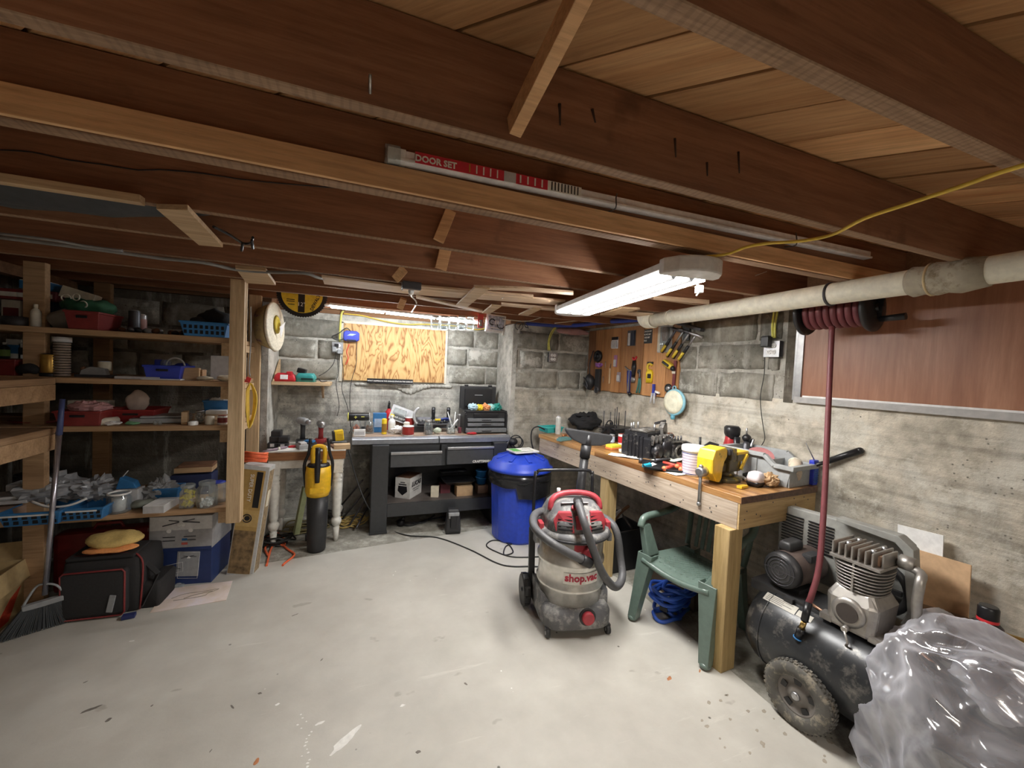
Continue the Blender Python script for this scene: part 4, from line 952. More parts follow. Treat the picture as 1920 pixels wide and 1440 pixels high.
t = thing('parts_case', 'white framed parts case hanging at the alcove corner', 'case', at(929, 607, y=3.80), -.05, rot=(0, .06, -.05))
part('case_shell', MB().box((0, 0, 0), (.2, .035, .175)), M_white, t, .008)
part('case_window', MB().box((0, -.019, .005), (.165, .004, .135)), plain('blue grey print', (.42, .46, .55), .4, var=.6, scale=40), t, .002)
part('printed_ring', MB().torus((-.04, -.022, .01), (0, 1, 0), .028, .006, 18, 6, .5, 5.2).torus((.05, -.022, -.01), (0, 1, 0), .035, .004, 18, 6, 3, 6), M_black, t)
part('printed_bar', MB().box((-.005, -.0225, .01), (.012, .003, .04)).box((.018, -.0225, .01), (.012, .003, .04)).box((0, -.0225, -.045), (.1, .002, .01)), M_white, t)
part('latch', MB().box((.085, -.01, -.085), (.02, .03, .04)).box((-.08, -.01, .09), (.02, .03, .012)), M_white, t, .003)
t = thing('saw_blade_pack', 'large round yellow and black saw blade pack hung at the alcove corner joist', 'saw blade', at(567, 552, y=3.80))
teeth = []
for k in range(120):
    a = 2*math.pi*k/120; r_ = .185+(.008 if k % 2 else 0); teeth.append((r_*math.cos(a), r_*math.sin(a)))
part('blade', MB().prism(teeth, (0, .012, 0)), M_black, t)
part('face', MB().lathe([(.155, 0), (.155, .004)], c=(0, -.0, 0), d=(0, -1, 0), seg=48), plain('yellow face', (.72, .50, .04), .4), t)
part('printed_band', MB().prism([(-.03, -.15), (.02, -.15), (.02, .1), (-.03, .1)], (0, -.002, 0), (0, -.004, 0)), M_black, t)
text('12"', .045, M_paper, t, (-.005, -.0065, -.085)); text('DEWALT', .036, M_black, t, (.10, -.0045, -.06), rot=(math.pi/2, -math.pi/2+.4, 0), bold=.001)
part('printed_text', MB().box((-.085, -.005, -.05), (.06, .001, .006)).box((-.085, -.005, -.065), (.06, .001, .006)).box((-.08, -.005, -.09), (.05, .001, .006)), M_black, t)
t = thing('coil_roll', 'cream coiled roll with printed wrapper and yellow core hanging on the stud', 'roll', at(514, 613, y=3.74), 0, rot=(0, 0, math.radians(-20)))
ax = V((.985, -.16, .05)).normalized()
t.rotation_euler = (0, 0, 0)
M_crm = plain('cream coil', (.74, .68, .54), .6, var=.15, scale=60)
part('coil', MB().lathe([(.155, -.03), (.19, -.005), (.20, .0), (.195, .012), (.185, .018), (.178, .012), (.168, .022), (.158, .016), (.148, .026), (.138, .018), (.125, .03), (.11, .022), (.08, .02), (.05, .0)], d=ax, seg=40), M_crm, t)
part('wrapper', MB().lathe([(.10, -.10), (.15, -.095), (.175, -.04), (.185, -.012)], d=ax, seg=36), plain('printed wrapper', (.45, .36, .18), .6, dirt=((.10, .04, .16), .52, 9)), t)
part('core', MB().lathe([(.075, .022), (.04, .035), (.035, .01), (.01, .0)], c=tuple(ax*.0+V((.0, 0, .02))), d=ax, seg=20), plain('dull yellow core', (.62, .48, .05), .5), t)
part('torn_flap', MB().prism([(0, 0), (.09, .05), (.02, -.09)], (.002, .0, 0), tuple(ax*.035+V((.01, -.03, 0))), (.3, .9, 0), (0, 0, 1)), M_white, t)
# yellow cord coil and red tag on the post
c = at(469, 757, y=3.2)
mb = MB()
for k in range(7):
    w_ = .022+.004*k; mb.tube([c+V((-.0, 0, .14)), c+V((w_*.9, -.004*k, .06)), c+V((w_*.8, -.005*k, -.06)), c+V((.0, -.003*k, -.13-.006*k)), c+V((-w_*.3, -.006*k, -.04)), c+V((-w_*.4, -.004*k, .08))], .0045, 6, closed=True, sub=4)
solo('cord_coil', mb, M_cord_y, 'yellow cord coil hanging on the inner face of the shelving post', 'cord')
t = thing('wire_tag', 'red tag with a thin wire loop on the shelving post', 'tag', at(465, 712, y=3.10)); part('tag', MB().prism([(-.02, -.015), (.01, -.02), (.02, .01), (-.005, .022)], (0, -.006, 0)), plain('tag red', (.55, .03, .03), .5), t, .002); part('wire_loop', MB().torus((-.03, -.004, -.03), (0, 1, .2), .035, .0015, 24, 5), plain('rusty wire', (.2, .07, .04), .6), t)
solo('hook_wire', MB().tube([at(x, y_, y=3.12) for x, y_ in ((470, 575), (470, 640), (467, 690), (469, 705))], .004, 6, sub=3), M_grey, 'thin wire and plastic hanging between the two studs', 'wire')
# ---- orange cord bundle on the tall carton
c = at(478, 852, y=3.36); c.z = .835
mb = MB()
for k in range(9): mb.tube([c+V((-.07, -.01+.008*(k % 3), -.025+.008*k)), c+V((.0, -.03-.004*k, -.02+.008*k)), c+V((.08, -.02+.01*(k % 4), -.03+.007*k+.006*(k % 2)))], .008, 7, sub=3)
solo('orange_lead', mb, M_cord_o, 'orange cord bundle lying on top of the tall ochre carton', 'cord')
# ---- white table with turned legs
t = thing('side_table', 'small white table with turned legs and brown top in the alcove', 'table', (0, 0, 0))
xl = at(498, 843, y=3.70).x; xr = at(648, 843, y=3.70).x
M_ttop = wood('stained table top', (.26, .11, .04), (.42, .21, .09), 0, 1.0, .5); M_wp = plain('chipped white paint', (.70, .68, .62), .55, dirt=((.38, .33, .26), .60, 16))
part('table_top', MB().b2(xl, xr, 3.70, 4.12, .725, .80), M_ttop, t, .005)
part('top_edge', MB().b2(xl-.002, xr+.002, 3.697, 4.12, .795, .803), plain('worn white top', (.62, .60, .56), .6), t, .001)
part('apron', MB().b2(xl+.04, xr-.04, 3.725, 3.745, .655, .725).b2(xl+.02, xl+.04, 3.74, 4.1, .655, .725).b2(xr-.04, xr-.02, 3.74, 4.1, .655, .725), M_wp, t, .002)
def tleg(x, y):
    mb = MB().box((x, y, .67), (.085, .085, .13)).lathe([(.018, 0), (.022, .05), (.028, .12), (.018, .125), (.032, .14), (.042, .165), (.044, .18), (.036, .2), (.024, .21), (.03, .22), (.034, .24), (.037, .4), (.041, .50), (.036, .52), (.041, .528), (.041, .54), (.03, .548), (.04, .558), (.04, .575), (.034, .585), (.042, .61)], c=(x, y, 0), seg=20)
    part('leg', mb, M_wp, t)
for x in (xl+.06, xr-.06):
    for y in (3.755, 4.07): tleg(x, y)
z = .803
def battery(name, lab, loc, rz, m, m2):
    t = thing(name, lab, 'battery', loc, rz); part('shell', MB().box((0, 0, .022), (.075, .115, .044)), m, t, .008); part('terminal_block', MB().box((0, -.01, .052), (.05, .08, .018)), m2, t, .004); return t
# black double charger stack at the left
t = thing('battery_stack', 'black tool batteries stacked at the left of the white table', 'battery', PX(520, 3.88, z))
for k, (dx, dy, dz) in enumerate(((-.03, 0, .0), (.05, -.03, .0), (-.02, .02, .05), (.05, 0, .05), (-.01, .03, .095))):
    part('battery', MB().box((dx, dy, dz+.023), (.075, .1, .046)), M_blk2, t, .007)
for dx in (-.03, .05): part('paper_label', MB().box((dx, -.052-(.03 if dx > 0 else 0), .028), (.03, .002, .026)), M_lgrey, t)
def drill(lab, loc, rz, cbody, chead, chuck=True, h=.22, base=None):
    t = thing('power_drill', lab, 'drill', loc, rz)
    part('battery', MB().loft([sup(.05, .04, 0), sup(.052, .042, .035), sup(.045, .035, .05)]), base or M_black, t)
    part('handle', MB().loft([sup(.022, .018, .045, .6), sup(.018, .016, .10, .6), sup(.02, .018, h-.05, .6), sup(.024, .02, h-.03, .6)]), cbody, t)
    part('motor_housing', MB().lathe([(.02, -.07), (.03, -.06), (.034, 0), (.032, .05), (.02, .07)], c=(0, 0, h-.01), d=(.35, -1, .0), seg=20), chead, t)
    part('chuck', MB().lathe([(.02, .07), (.022, .09), (.012, .11)], c=(0, 0, h-.01), d=(.35, -1, 0), seg=14), M_steel, t)
    return t
drill('grey and black cordless drill standing on a blue battery on the white table', PX(567, 3.98, z), .3, M_blk2, M_grey, base=M_blk2)
battery('battery_pack', 'blue topped battery beside the drill on the white table', PX(578, 3.86, z), 1.2, M_blk2, M_blue)
drill('red and silver impact driver standing on the white table', PX(601, 4.0, z), -.1, plain('deep red grip', (.25, .02, .02), .5), M_steel, h=.19, base=plain('deep red grip', (.25, .02, .02), .5))
t = thing('battery_charger', 'yellow battery standing in a black charger at the right of the white table', 'charger', PX(635, 3.95, z), .15)
part('charger_body', MB().loft([sup(.075, .06, 0), sup(.08, .062, .025), sup(.07, .055, .04)]), M_black, t)
part('battery', MB().box((.0, 0, .085), (.075, .07, .095), ry=-.12), plain('signal yellow', (.75, .50, .02), .4), t, .008); part('battery_cheek', MB().box((-.045, 0, .08), (.02, .075, .085), ry=-.12), M_black, t, .006)
part('grip_rib', MB().box((.005, -.037, .07), (.05, .004, .008)).box((.005, -.037, .085), (.05, .004, .008)).box((.005, -.037, .10), (.05, .004, .008)), plain('amber ribs', (.55, .33, .01), .5), t)
battery('battery_pack', 'pale grey battery pack on the papers at the middle of the white table', PX(566, 3.78, z), .4, M_grey, M_lgrey)
solo('red_clamp', MB().rag((0, 0, .015), (.09, .05, .03), .006, 81, 16, 8, 30, 0), plain('bright red plastic', (.50, .02, .03), .4), 'small red handled tool among the papers on the white table', 'tool', PX(551, 3.82, z), .3)
solo('wood_offcut', MB().box((0, 0, .02), (.13, .09, .04)), M_lumx, 'pale wood offcut at the right front corner of the white table', 'wood', PX(641, 3.76, z), .1, .003)
solo('dark_board', MB().box((0, 0, .01), (.06, .32, .02)), M_brown, 'dark brown slat lying across the white table', 'board', PX(622, 3.88, z), .45, .002)
solo('paper_sheet', MB().grid(lambda u, v: ((u-.5)*.3, (v-.5)*.18, .004+.012*math.sin(u*5)*v), 10, 6), M_paper, 'curled white paper lying along the front of the white table', 'paper', PX(560, 3.79, z), .05)
solo('paper_sheet', MB().grid(lambda u, v: ((u-.5)*.2, (v-.5)*.2, .006+.008*math.sin(u*4+1)), 8, 5), M_paper, 'white paper under the dark slat on the white table', 'paper', PX(606, 3.83, z), .3)
t = thing('torch_pen', 'slim purple grey striped tool lying at the left front of the white table', 'tool', PX(516, 3.74, z+.012), .45); part('barrel', MB().lathe([(.006, -.09), (.01, -.05), (.012, .05), (.008, .09)], d=(1, .0, .1), seg=12), plain('mauve grey', (.26, .20, .24), .5), t); part('collar', MB().lathe([(.0135, 0), (.0135, .015)], c=(.02, 0, .002), d=(1, 0, .1), seg=12), M_offw, t)
# ---- leaf blower in front of the table
yb = 3.60
t = thing('leaf_blower', 'yellow and black leaf blower standing nozzle down in front of the white table', 'leaf blower', (at(593, 1030, y=yb).x, yb, 0))
zz = lambda py: at(593, py, y=yb).z
M_yb = plain('blower yellow', (.80, .47, .02), .4)
zt, zn, zy0, zy1, zh = zz(925), 0.0, zz(926), zz(872), zz(838)
part('nozzle_tube', MB().lathe([(.066, .0), (.07, .01), (.078, zt*.5), (.082, zt)], seg=26), M_blk2, t)
part('housing', MB().lathe([(.083, zy0-.01), (.095, zy0+.03), (.098, zy1-.08), (.092, zy1-.01), (.06, zy1+.01)], seg=26), M_yb, t)
part('intake', MB().lathe([(.088, zy1-.012), (.08, zy1+.012), (.05, zy1+.02)], seg=24), M_black, t)
part('rear_handle', MB().tube([(-.04, 0, zy1), (-.045, 0, zh-.04), (-.03, 0, zh), (.03, 0, zh), (.045, 0, zh-.04), (.04, 0, zy1)], .018, 10, sub=4), M_yb, t)
part('guard', MB().tube([(-.09, 0, zy0+.06), (-.105, 0, zy1), (-.075, 0, zh-.05), (-.065, 0, zh+.07)], .012, 8, sub=4).tube([(.09, 0, zy0+.06), (.105, 0, zy1), (.08, 0, zh-.05), (.065, 0, zh+.07)], .012, 8, sub=4), M_black, t)
part('trigger_grip', MB().lathe([(.018, zy1-.12), (.022, zy1-.02), (.018, zy1+.1), (.02, zy1+.16)], c=(.0, -.095, 0), seg=12), M_black, t)
part('moulded_step', MB().box((0, -.09, zy0+.05), (.11, .02, .05)), M_yb, t, .01)
# ---- cords and poles on the floor right of the tall carton
rd = random.Random(9)
def tangle(lab, c, R, mat, n, r=.007, z=.012, seed=0, nm='floor_cable', flat=.6):
    rd = random.Random(seed); mb = MB()
    for k in range(n):
        cx, cy = rd.uniform(-R, R)*.35, rd.uniform(-R, R)*.25; rr = R*rd.uniform(.45, 1)
        mb.tube([(cx+rr*math.cos(a+k)*1.0, cy+rr*flat*math.sin(a+k), z+k*r*1.3+.012*math.sin(3*a+k)) for a in [2*math.pi*j/14 for j in range(14)]], r, 6, closed=True, sub=2)
    return solo(nm, mb, mat, lab, 'cord', c)
def floorpath(name, lab, L, mat, r, zs=None, cat='cord', sub=6):
    pts = [at(x, y_, z=(r if zs is None else zs[i])) for i, (x, y_) in enumerate(L)]
    for i, p in enumerate(pts): p.z = max(r, (zs[i] if zs else r))
    return solo(name, MB().tube(pts, r, 8, sub=sub), mat, lab, cat)
floorpath('floor_cable', 'orange cord trailing over the floor beside the tall carton', ((500, 1060), (508, 1030), (520, 1015), (540, 1030), (552, 1040), (535, 1055), (530, 1060)), M_cord_o, .008)
floorpath('floor_cable', 'second orange cord looping toward the turned table leg', ((495, 1010), (515, 998), (530, 1008), (533, 1022), (510, 1020), (497, 1028), (503, 1042)), M_cord_o, .008)
tangle('black tangled cords beneath the orange ones by the tall carton', at(520, 1022, z=0), .13, M_cord_k, 7, .007, .010, 3)
tangle('yellow and tan cord coil lying beside the right table leg', at(658, 985, z=0), .13, plain('tan cord', (.55, .40, .14), .6), 8, .006, .012, 4)
tangle('tan cord coil lying behind the leaf blower under the table', at(572, 995, z=0), .16, plain('olive cord', (.22, .18, .08), .7), 7, .006, .012, 5)
tangle('grey cord coil heaped under the white table near the wall', at(610, 975, z=0)+V((0, .05, 0)), .14, plain('grey cord', (.12, .11, .10), .7), 7, .008, .012, 6)
for i, (a, b_) in enumerate((((655, 985), (705, 905)), ((640, 975), (690, 915)), ((668, 990), (690, 950)), ((630, 960), (680, 900)))):
    p0 = at(*a, z=.04); p1 = at(b_[0], b_[1], y=4.15)
    solo('metal_rod', MB().cyl(p0, p1, .009, seg=8), M_dsteel, ['dark rod leaning in the gap beside the steel bench, longest of the bundle', 'dark rod leaning behind the tan cord coil', 'short dark rod leaning lowest beside the tan coil', 'dark rod leaning deepest under the white table'][i], 'rod')
M_gp = plain('greenish bar', (.35, .38, .20), .4)
p0 = at(555, 1002, z=.015); solo('level_bar', MB().bar(p0, at(573, 912, y=3.98), .03, .05), M_gp, 'greenish metal bar leaning between the left table leg and the blower', 'bar', bev=.003)
solo('metal_post', MB().bar(at(572, 1008, z=.03), at(600, 1004, z=.03), .04, .05), M_dsteel, 'short dark block on the floor behind the blower nozzle', 'block', bev=.004)
# ---- steel workbench
t = thing('steel_workbench', 'black and grey steel workbench with two drawers under the boarded window', 'workbench', (0, 0, 0))
M_bb = plain('bench black', (.035, .037, .04), .4); M_bt = plain('bench top edge', (.30, .32, .36), .3, .6); M_btop = wood('worn bench top', (.34, .24, .17), (.60, .50, .42), 0, 1.2, .6, knots=False, stain=((.55, .54, .52), .5))
part('worktop', MB().b2(-.03, 1.475, 3.90, 4.40, .84, .874), M_btop, t, .003)
for x0, x1 in ((-.035, .745), (.752, 1.48)):
    part('steel_edge', MB().prism([(0, .815), (.055, .815), (.055, .838), (.02, .872), (.075, .878), (0, .878)] if 0 else [(3.835, .818), (3.90, .818), (3.90, .877), (3.86, .877), (3.835, .862)], (x1-x0, 0, 0), (x0, 0, 0), (0, 1, 0), (0, 0, 1)), M_bt, t, .003, label='blue grey steel front edge of the bench top')
part('back_lip', MB().b2(-.03, 1.475, 4.385, 4.40, .874, .90), M_bb, t)
for x0, x1 in ((.14, .285), (1.29, 1.43)):
    part('leg', MB().b2(x0, x1, 3.79, 4.38, 0, .815), M_bb, t, .006)
    part('foot', MB().b2(x0-.006, x1+.006, 3.784, 3.83, 0, .02), M_bb, t, .002)
part('header', MB().b2(.285, 1.29, 3.87, 3.89, .60, .815).b2(.77, .82, 3.83, 3.89, .60, .80), M_bb, t, .002)
for i, (x0, x1, z0, z1) in enumerate(((.30, .768, .61, .752), (.82, 1.285, .615, .785))):
    d = part('drawer', MB().b2(x0, x1, 3.785+.0, 4.2, z0, z1-.022), plain('drawer grey black', (.06, .062, .066), .4), t, .004)
    part('handle', MB().b2(x0, x1, 3.765, 3.80, z1-.022, z1), M_steel, d, .004, label='bright steel handle strip')
text('CRAFTSMAN', .032, M_paper, t, (1.165, 3.783, .635), bold=.001)
part('lower_shelf', MB().b2(.285, 1.29, 3.82, 4.36, .245, .27), plain('dusty shelf', (.13, .11, .10), .5, var=.3, scale=6), t, .002)
part('shelf_beam', MB().b2(.285, 1.29, 3.79, 3.815, .15, .27), M_bb, t, .004)
part('back_panel', MB().b2(.285, 1.29, 4.36, 4.372, .245, .6), M_bb, t)
# lower shelf contents
z = .27
t = thing('product_carton', 'white LUCAS lettered carton on the lower shelf of the steel bench', 'box', (.50, 4.03, z), math.radians(38))
part('carton', MB().box((0, 0, .10), (.16, .24, .20)), M_white if 0 else plain('carton white', (.62, .61, .58), .7), t, .003)
part('open_top', MB().box((0, 0, .201), (.145, .225, .002)), M_brown, t)
text('LUCAS', .06, M_black, t, (.0815, .0, .13), rot=(math.pi/2, 0, math.pi/2), bold=.003, shear=.2)
part('printed_text', MB().box((.0806, 0, .085), (.001, .14, .006)).box((.0806, 0, .065), (.001, .10, .006)), M_black, t)
part('printed_emblem', MB().prism([(0, .03), (.05, .07), (.045, .12), (-.045, .12), (-.05, .07)], (0, -.001, 0), (0, -.1205, 0)), M_black, t)
part('printed_text', MB().box((0, -.1206, .135), (.08, .001, .012)).box((0, -.1206, .155), (.05, .001, .008)), M_black, t)
t.rotation_euler.z = math.radians(-35)
carton('box', 'cream carton standing right of the lettered carton on the lower shelf', PX(815, 3.92, z), .075, .05, .105, M_cream, rz=-.3)
carton('box', 'dark maroon carton behind the cream one on the lower shelf', PX(833, 4.05, z), .1, .1, .09, plain('maroon card', (.14, .03, .04), .6))
carton('box', 'brown cardboard box on the lower shelf under the dark tray', PX(869, 3.92, z), .165, .1, .095, M_card, stripe=M_card)
carton('box', 'dull brown box under the blue pails', PX(903, 3.98, z), .12, .12, .08, plain('brown card', (.33, .22, .16), .8))
t = thing('dark_tray', 'black glossy tray resting on the boxes of the lower shelf', 'tray', PX(858, 4.0, z+.11))
part('tray_body', MB().loft([sup(.13, .1, 0), sup(.16, .13, .03), sup(.165, .135, .034), sup(.15, .12, .03), sup(.12, .09, .01)]), M_black, t)
solo('dark_board', MB().box((0, 0, 0), (.28, .1, .02), rz=.1), M_black, 'black slat standing behind the tray on the lower shelf', 'board', PX(850, 4.15, z+.19), 0, .003)
for i, (dz, nm) in enumerate(((0, 'lower blue plastic pail on the dull brown box'), (.07, 'upper blue plastic pail stacked on the lower one'))):
    t = thing('plastic_pail', nm, 'pail', PX(902, 3.98, z+.085+dz)); part('pail_body', MB().lathe([(.048, 0), (.056, .065), (.06, .065), (.06, .072)], seg=20), plain('pail blue', (.02, .13, .32), .4), t); part('rim', MB().torus((0, 0, .07), (0, 0, 1), .058, .004, 20, 6), M_blue, t)
# floor items by the bench
p = at(851, 1002, z=0)
t = thing('jug_charger', 'grey black moulded charger standing on the floor before the steel bench', 'charger', (p.x, p.y+.06, 0), -.1)
part('shell', MB().loft([sup(.07, .055, 0), sup(.072, .058, .04), sup(.06, .045, .17), sup(.055, .04, .215), sup(.045, .032, .225)]), M_blk2, t)
part('dock', MB().box((0, -.05, .12), (.06, .04, .12)), M_black, t, .01); part('latch', MB().box((.0, -.062, .19), (.1, .02, .03)), M_grey, t, .006); part('rating_label', MB().box((-.03, -.056, .165), (.03, .006, .03)), M_grey, t)
p = at(752, 985, z=0)
floorpath('floor_cable', 'black thick lead snaking under the steel bench', ((752, 983), (770, 985), (800, 975), (830, 970), (845, 968)), M_cord_k, .009)
floorpath('floor_cable', 'grey lead lying beside the thick one under the bench', ((757, 980), (790, 980), (805, 972), (815, 966)), M_dsteel, .008)
t = thing('castor_plug', 'black round plug on the floor beside the left bench leg', 'plug', (p.x, p.y, 0)); part('plug_body', MB().lathe([(.035, 0), (.035, .05), (.02, .06)], seg=14), M_black, t); part('stub', MB().cyl((0, 0, .05), (.03, 0, .08), .015), M_blk2, t)
P = [at(650, 830, y=3.84), at(655, 850, y=3.81), at(663, 880, y=3.81), at(676, 920, y=3.77), at(690, 950, y=3.74)]+[at(x, y_, z=.006) for x, y_ in ((715, 985), (760, 1003), (820, 1008), (880, 1030), (930, 1055), (960, 1062), (1000, 1062), (1040, 1066))]
solo('floor_cable', MB().tube(P, .0055, 8, sub=6), M_cord_k, 'long black cord dropping from the bench corner and crossing the floor to the vacuum', 'cord')
floorpath('floor_cable', 'black cord loop lying on the floor in front of the blue bin', ((1010, 1044), (960, 1044), (925, 1032), (912, 1022), (925, 1013), (950, 1018), (962, 1035), (945, 1040), (948, 1025), (960, 1020)), M_cord_k, .0055)
# ---- on the steel bench
z = .877
t = thing('portable_speaker', 'black cylindrical speaker with yellow end rings lying on the glass jars', 'speaker', PX(673, 4.15, z+.155), .0)
part('speaker_body', MB().lathe([(.036, -.10), (.04, -.09), (.04, .09), (.036, .10)], d=(1, 0, 0), seg=24), M_black, t)
part('end_ring', MB().lathe([(.041, -.1), (.041, -.092), (.02, -.105)], d=(1, 0, 0), seg=24), M_rom, t); part('end_ring', MB().torus((.095, 0, 0), (1, 0, 0), .037, .004, 24, 6), M_lgrey, t)
part('printed_mark', MB().box((-.03, -.041, 0), (.026, .002, .006)).box((-.03, -.041, 0), (.006, .002, .026)).box((.035, -.041, .004), (.03, .002, .006)), M_rom, t)
def gj(px, lab, r=.045, h=.135, c=None, fill=.6, y=4.12, lid=None): return jar('glass_jar', lab, PX(px, y, z), r, h, lid, c, fill)
gj(668, 'square shouldered glass jar at the left of the steel bench under the speaker', c=plain('orange bits', (.6, .2, .12), .6), fill=.7)
gj(692, 'glass jar holding rusty bits beside the blue carton', c=M_brown, fill=.6)
gj(803, 'clear empty looking mason jar in the middle of the steel bench', c=M_steel, fill=.15, y=4.0, h=.14, lid=M_steel)
gj(845, 'clear jar stuffed with white applicators at the right of the steel bench', c=M_white, fill=.5, y=4.02, h=.12)
solo('applicator_set', MB().cyl((0, 0, .06), (-.05, .0, .22), .010, .004, seg=8).cyl((.02, 0, .06), (.03, 0, .22), .010, .004, seg=8).cyl((-.03, -.03, .04), (.05, -.03, .15), .008, seg=8), M_white, 'white applicator tubes poking out of the right hand jar', 'tubes', PX(847, 4.02, z))
carton('box', 'blue carton with white logo panel on the steel bench', PX(711, 4.2, z), .125, .09, .185, M_blue, stripe=plain('pale blue print', (.35, .45, .6), .5))
t = can('caulk_tube', 'yellow caulk tube standing before the blue carton', PX(720, 4.05, z), .024, .15, M_yel, M_yel, cat='tube'); part('paper_label', MB().lathe([(.0245, .02), (.0245, .1)], seg=16, cap=False), M_gold, t)
t = bottle('red_bottle', 'red spray bottle with black nozzle behind the blue carton', PX(728, 4.33, z), .04, .26, plain('bright red plastic', (.50, .02, .03), .4), M_black, nozzle=True); part('trigger', MB().box((0, -.02, .27), (.02, .05, .03)), M_black, t, .004)
bottle('white_bottle', 'white bottle right of the blue carton', PX(734, 4.15, z), .035, .17, M_white, M_white, band=M_paper)
t = thing('blister_pack', 'large tilted white and black lettered blister pack leaning on the bench clutter', 'packet', PX(750, 4.28, z+.10), 0, rot=(-.35, .35, 0))
part('card', MB().box((0, 0, .06), (.24, .008, .16)), M_lgrey, t, .002); part('blister', MB().box((-.03, -.018, .08), (.13, .03, .06)), M_film, t, .008)
part('printed_band', MB().prism([(-.09, -.01), (.08, -.01), (.09, .045), (-.08, .045)], (0, -.002, 0), (0, -.0045, 0)), M_black, t); part('printed_patch', MB().box((-.09, -.007, .02), (.04, .002, .03)), M_yel, t)
text('AIR HAMMER', .026, M_paper, t, (.005, -.0075, .016), shear=.3)
carton('box', 'small white card with blue print at the front left of the steel bench', PX(674, 3.95, z), .1, .05, .06, M_white, stripe=M_lgrey)
bundle('paper_wad', 'crumpled white paper towel on the steel bench', PX(745, 4.05, z), (.11, .08, .075), M_white, 91, 'paper', .015)
def spool(lab, px, y, r=.055, h=.09, dz=0):
    t = thing('wire_spool', lab, 'spool', PX(px, y, z+dz)); prof = []
    for k in range(5): prof += [(r*.98, .008+k*h/5.6), (r*.98+.003, .008+(k+.5)*h/5.6)]
    part('wound_wire', MB().lathe(prof, seg=22), plain('red wire', (.34, .03, .025), .4), t); part('flange', MB().lathe([(r, 0), (r, .007)], seg=22), M_white, t); part('flange', MB().lathe([(r, h*.93), (r, h), (r*.3, h)], seg=22), M_white, t); return t
spool('red wire spool with white rims standing at the front of the steel bench', 765, 3.96)
spool('copper red wire spool behind the front one', 768, 4.22, .045, .08, .06)
t = can('tin_can', 'white lidded tin behind the front wire spool', PX(762, 4.1, z), .03, .11, M_offw, M_white)
carton('box', 'dark open tray box under the copper spool', PX(784, 4.2, z), .26, .14, .06, M_black)
carton('box', 'brown leaning carton behind the blister pack', PX(752, 4.34, z), .18, .05, .12, M_brown)
t = thing('hose_ring', 'grey coiled strap standing on edge on the steel bench', 'strap', PX(783, 4.15, z+.10)); part('band', MB().torus((.06, 0, .06), (0, 1, 0), .10, .012, 20, 6, 2.1, 4.0).xf(Matrix.Diagonal((1, 2, 1, 1))), M_lgrey, t); part('inner_wire', MB().torus((.06, .02, .06), (0, 1, 0), .085, .003, 20, 5, 2.1, 4.0), M_steel, t)
t = thing('socket_tray', 'dark socket set tray tilted at the back of the steel bench', 'tray', PX(812, 4.22, z+.075), -.1, rot=(.3, 0, -.1))
part('tray_body', MB().loft([sup(.16, .07, 0, .12), sup(.175, .085, .035, .12), sup(.17, .08, .035, .12), sup(.155, .065, .01, .12)]), M_dsteel, t)
for k in range(8): part('socket', MB().lathe([(.012, .012), (.012, .04), (.008, .04)], c=(-.13+.035*k, .01*(k % 2), 0), seg=10), M_steel, t)
for px, dy in ((812, 0), (840, .02)):
    t = thing('black_grip', 'black upright grip handle standing in the socket tray, ' + ('left of the two' if px == 812 else 'right of the two with grey tip'), 'grip', PX(px, 4.28, z+.08)); part('grip', MB().lathe([(.017, 0), (.02, .03), (.018, .07), (.021, .1), (.018, .16)], seg=14), M_black, t); part('collar', MB().lathe([(.0215, .13), (.0215, .145)], seg=14), M_dsteel, t)
t = thing('pliers', 'blue and yellow handled pliers lying on the socket tray', 'pliers', PX(826, 4.18, z+.12), .1); part('handle', MB().tube([(0, 0, 0), (.06, .0, .012), (.11, .0, .0)], .010, 8, sub=4).tube([(0, 0, 0), (.06, .03, -.005), (.11, .045, -.01)], .010, 8, sub=4), plain('navy handle', (.02, .04, .22), .5), t); part('jaw', MB().box((-.03, 0, 0), (.06, .02, .02)), M_yel, t, .005)
bundle('work_glove', 'pale green grey glove lying on the steel bench before the tray', PX(820, 4.02, z), (.09, .07, .06), plain('pale glove', (.45, .50, .40), .8), 93, 'glove', .012)
can('tin_can', 'tall grey can behind the right hand jar', PX(861, 4.2, z), .024, .18, M_steel, cat='can'); can('tin_can', 'small dark red can beside the grey can', PX(862, 4.05, z), .018, .06, plain('maroon card', (.14, .03, .04), .6))
# drawer chest with open lid
p = PX(909, 4.12, z); X0 = PX(872, 4.0, z).x; X1 = PX(948, 4.0, z).x; W = X1-X0; cx = (X0+X1)/2
t = thing('tool_chest', 'black tool chest with grey drawers and open lid at the right of the steel bench', 'tool box', (cx, 4.14, z))
part('chest_body', MB().b2(-W/2, W/2, -.12, .13, 0, .225), M_blk2, t, .008)
for x in (-W/2-.01, W/2-.005): part('side_rib', MB().b2(x, x+.016, -.135, .12, .01, .22).b2(x-.004, x+.02, -.14, -.12, .02, .2), M_black, t, .003)
for k, (z0, z1, w_) in enumerate(((.012, .055, .99), (.075, .108, .90), (.122, .155, .90))):
    d = part('drawer', MB().b2(-W/2*w_, W/2*w_, -.15-(.02 if k == 0 else 0), -.1, z0, z1), plain('drawer grey', (.16, .165, .17), .45), t, .005); part('handle', MB().b2(-.05, .05, -.158-(.02 if k == 0 else 0), -.148, z0+.012, z0+.02), M_black, d, .002)
part('top_panel', MB().b2(-W/2*.6, W/2*.6, -.135, -.118, .165, .205), M_black, t, .004)
part('tray_rim', MB().b2(-W/2-.01, W/2+.01, -.13, -.12, .215, .235).b2(-W/2-.01, W/2+.01, .12, .135, .215, .235).b2(-W/2-.01, -W/2, -.13, .13, .215, .235).b2(W/2, W/2+.01, -.13, .13, .215, .235), M_black, t, .003)
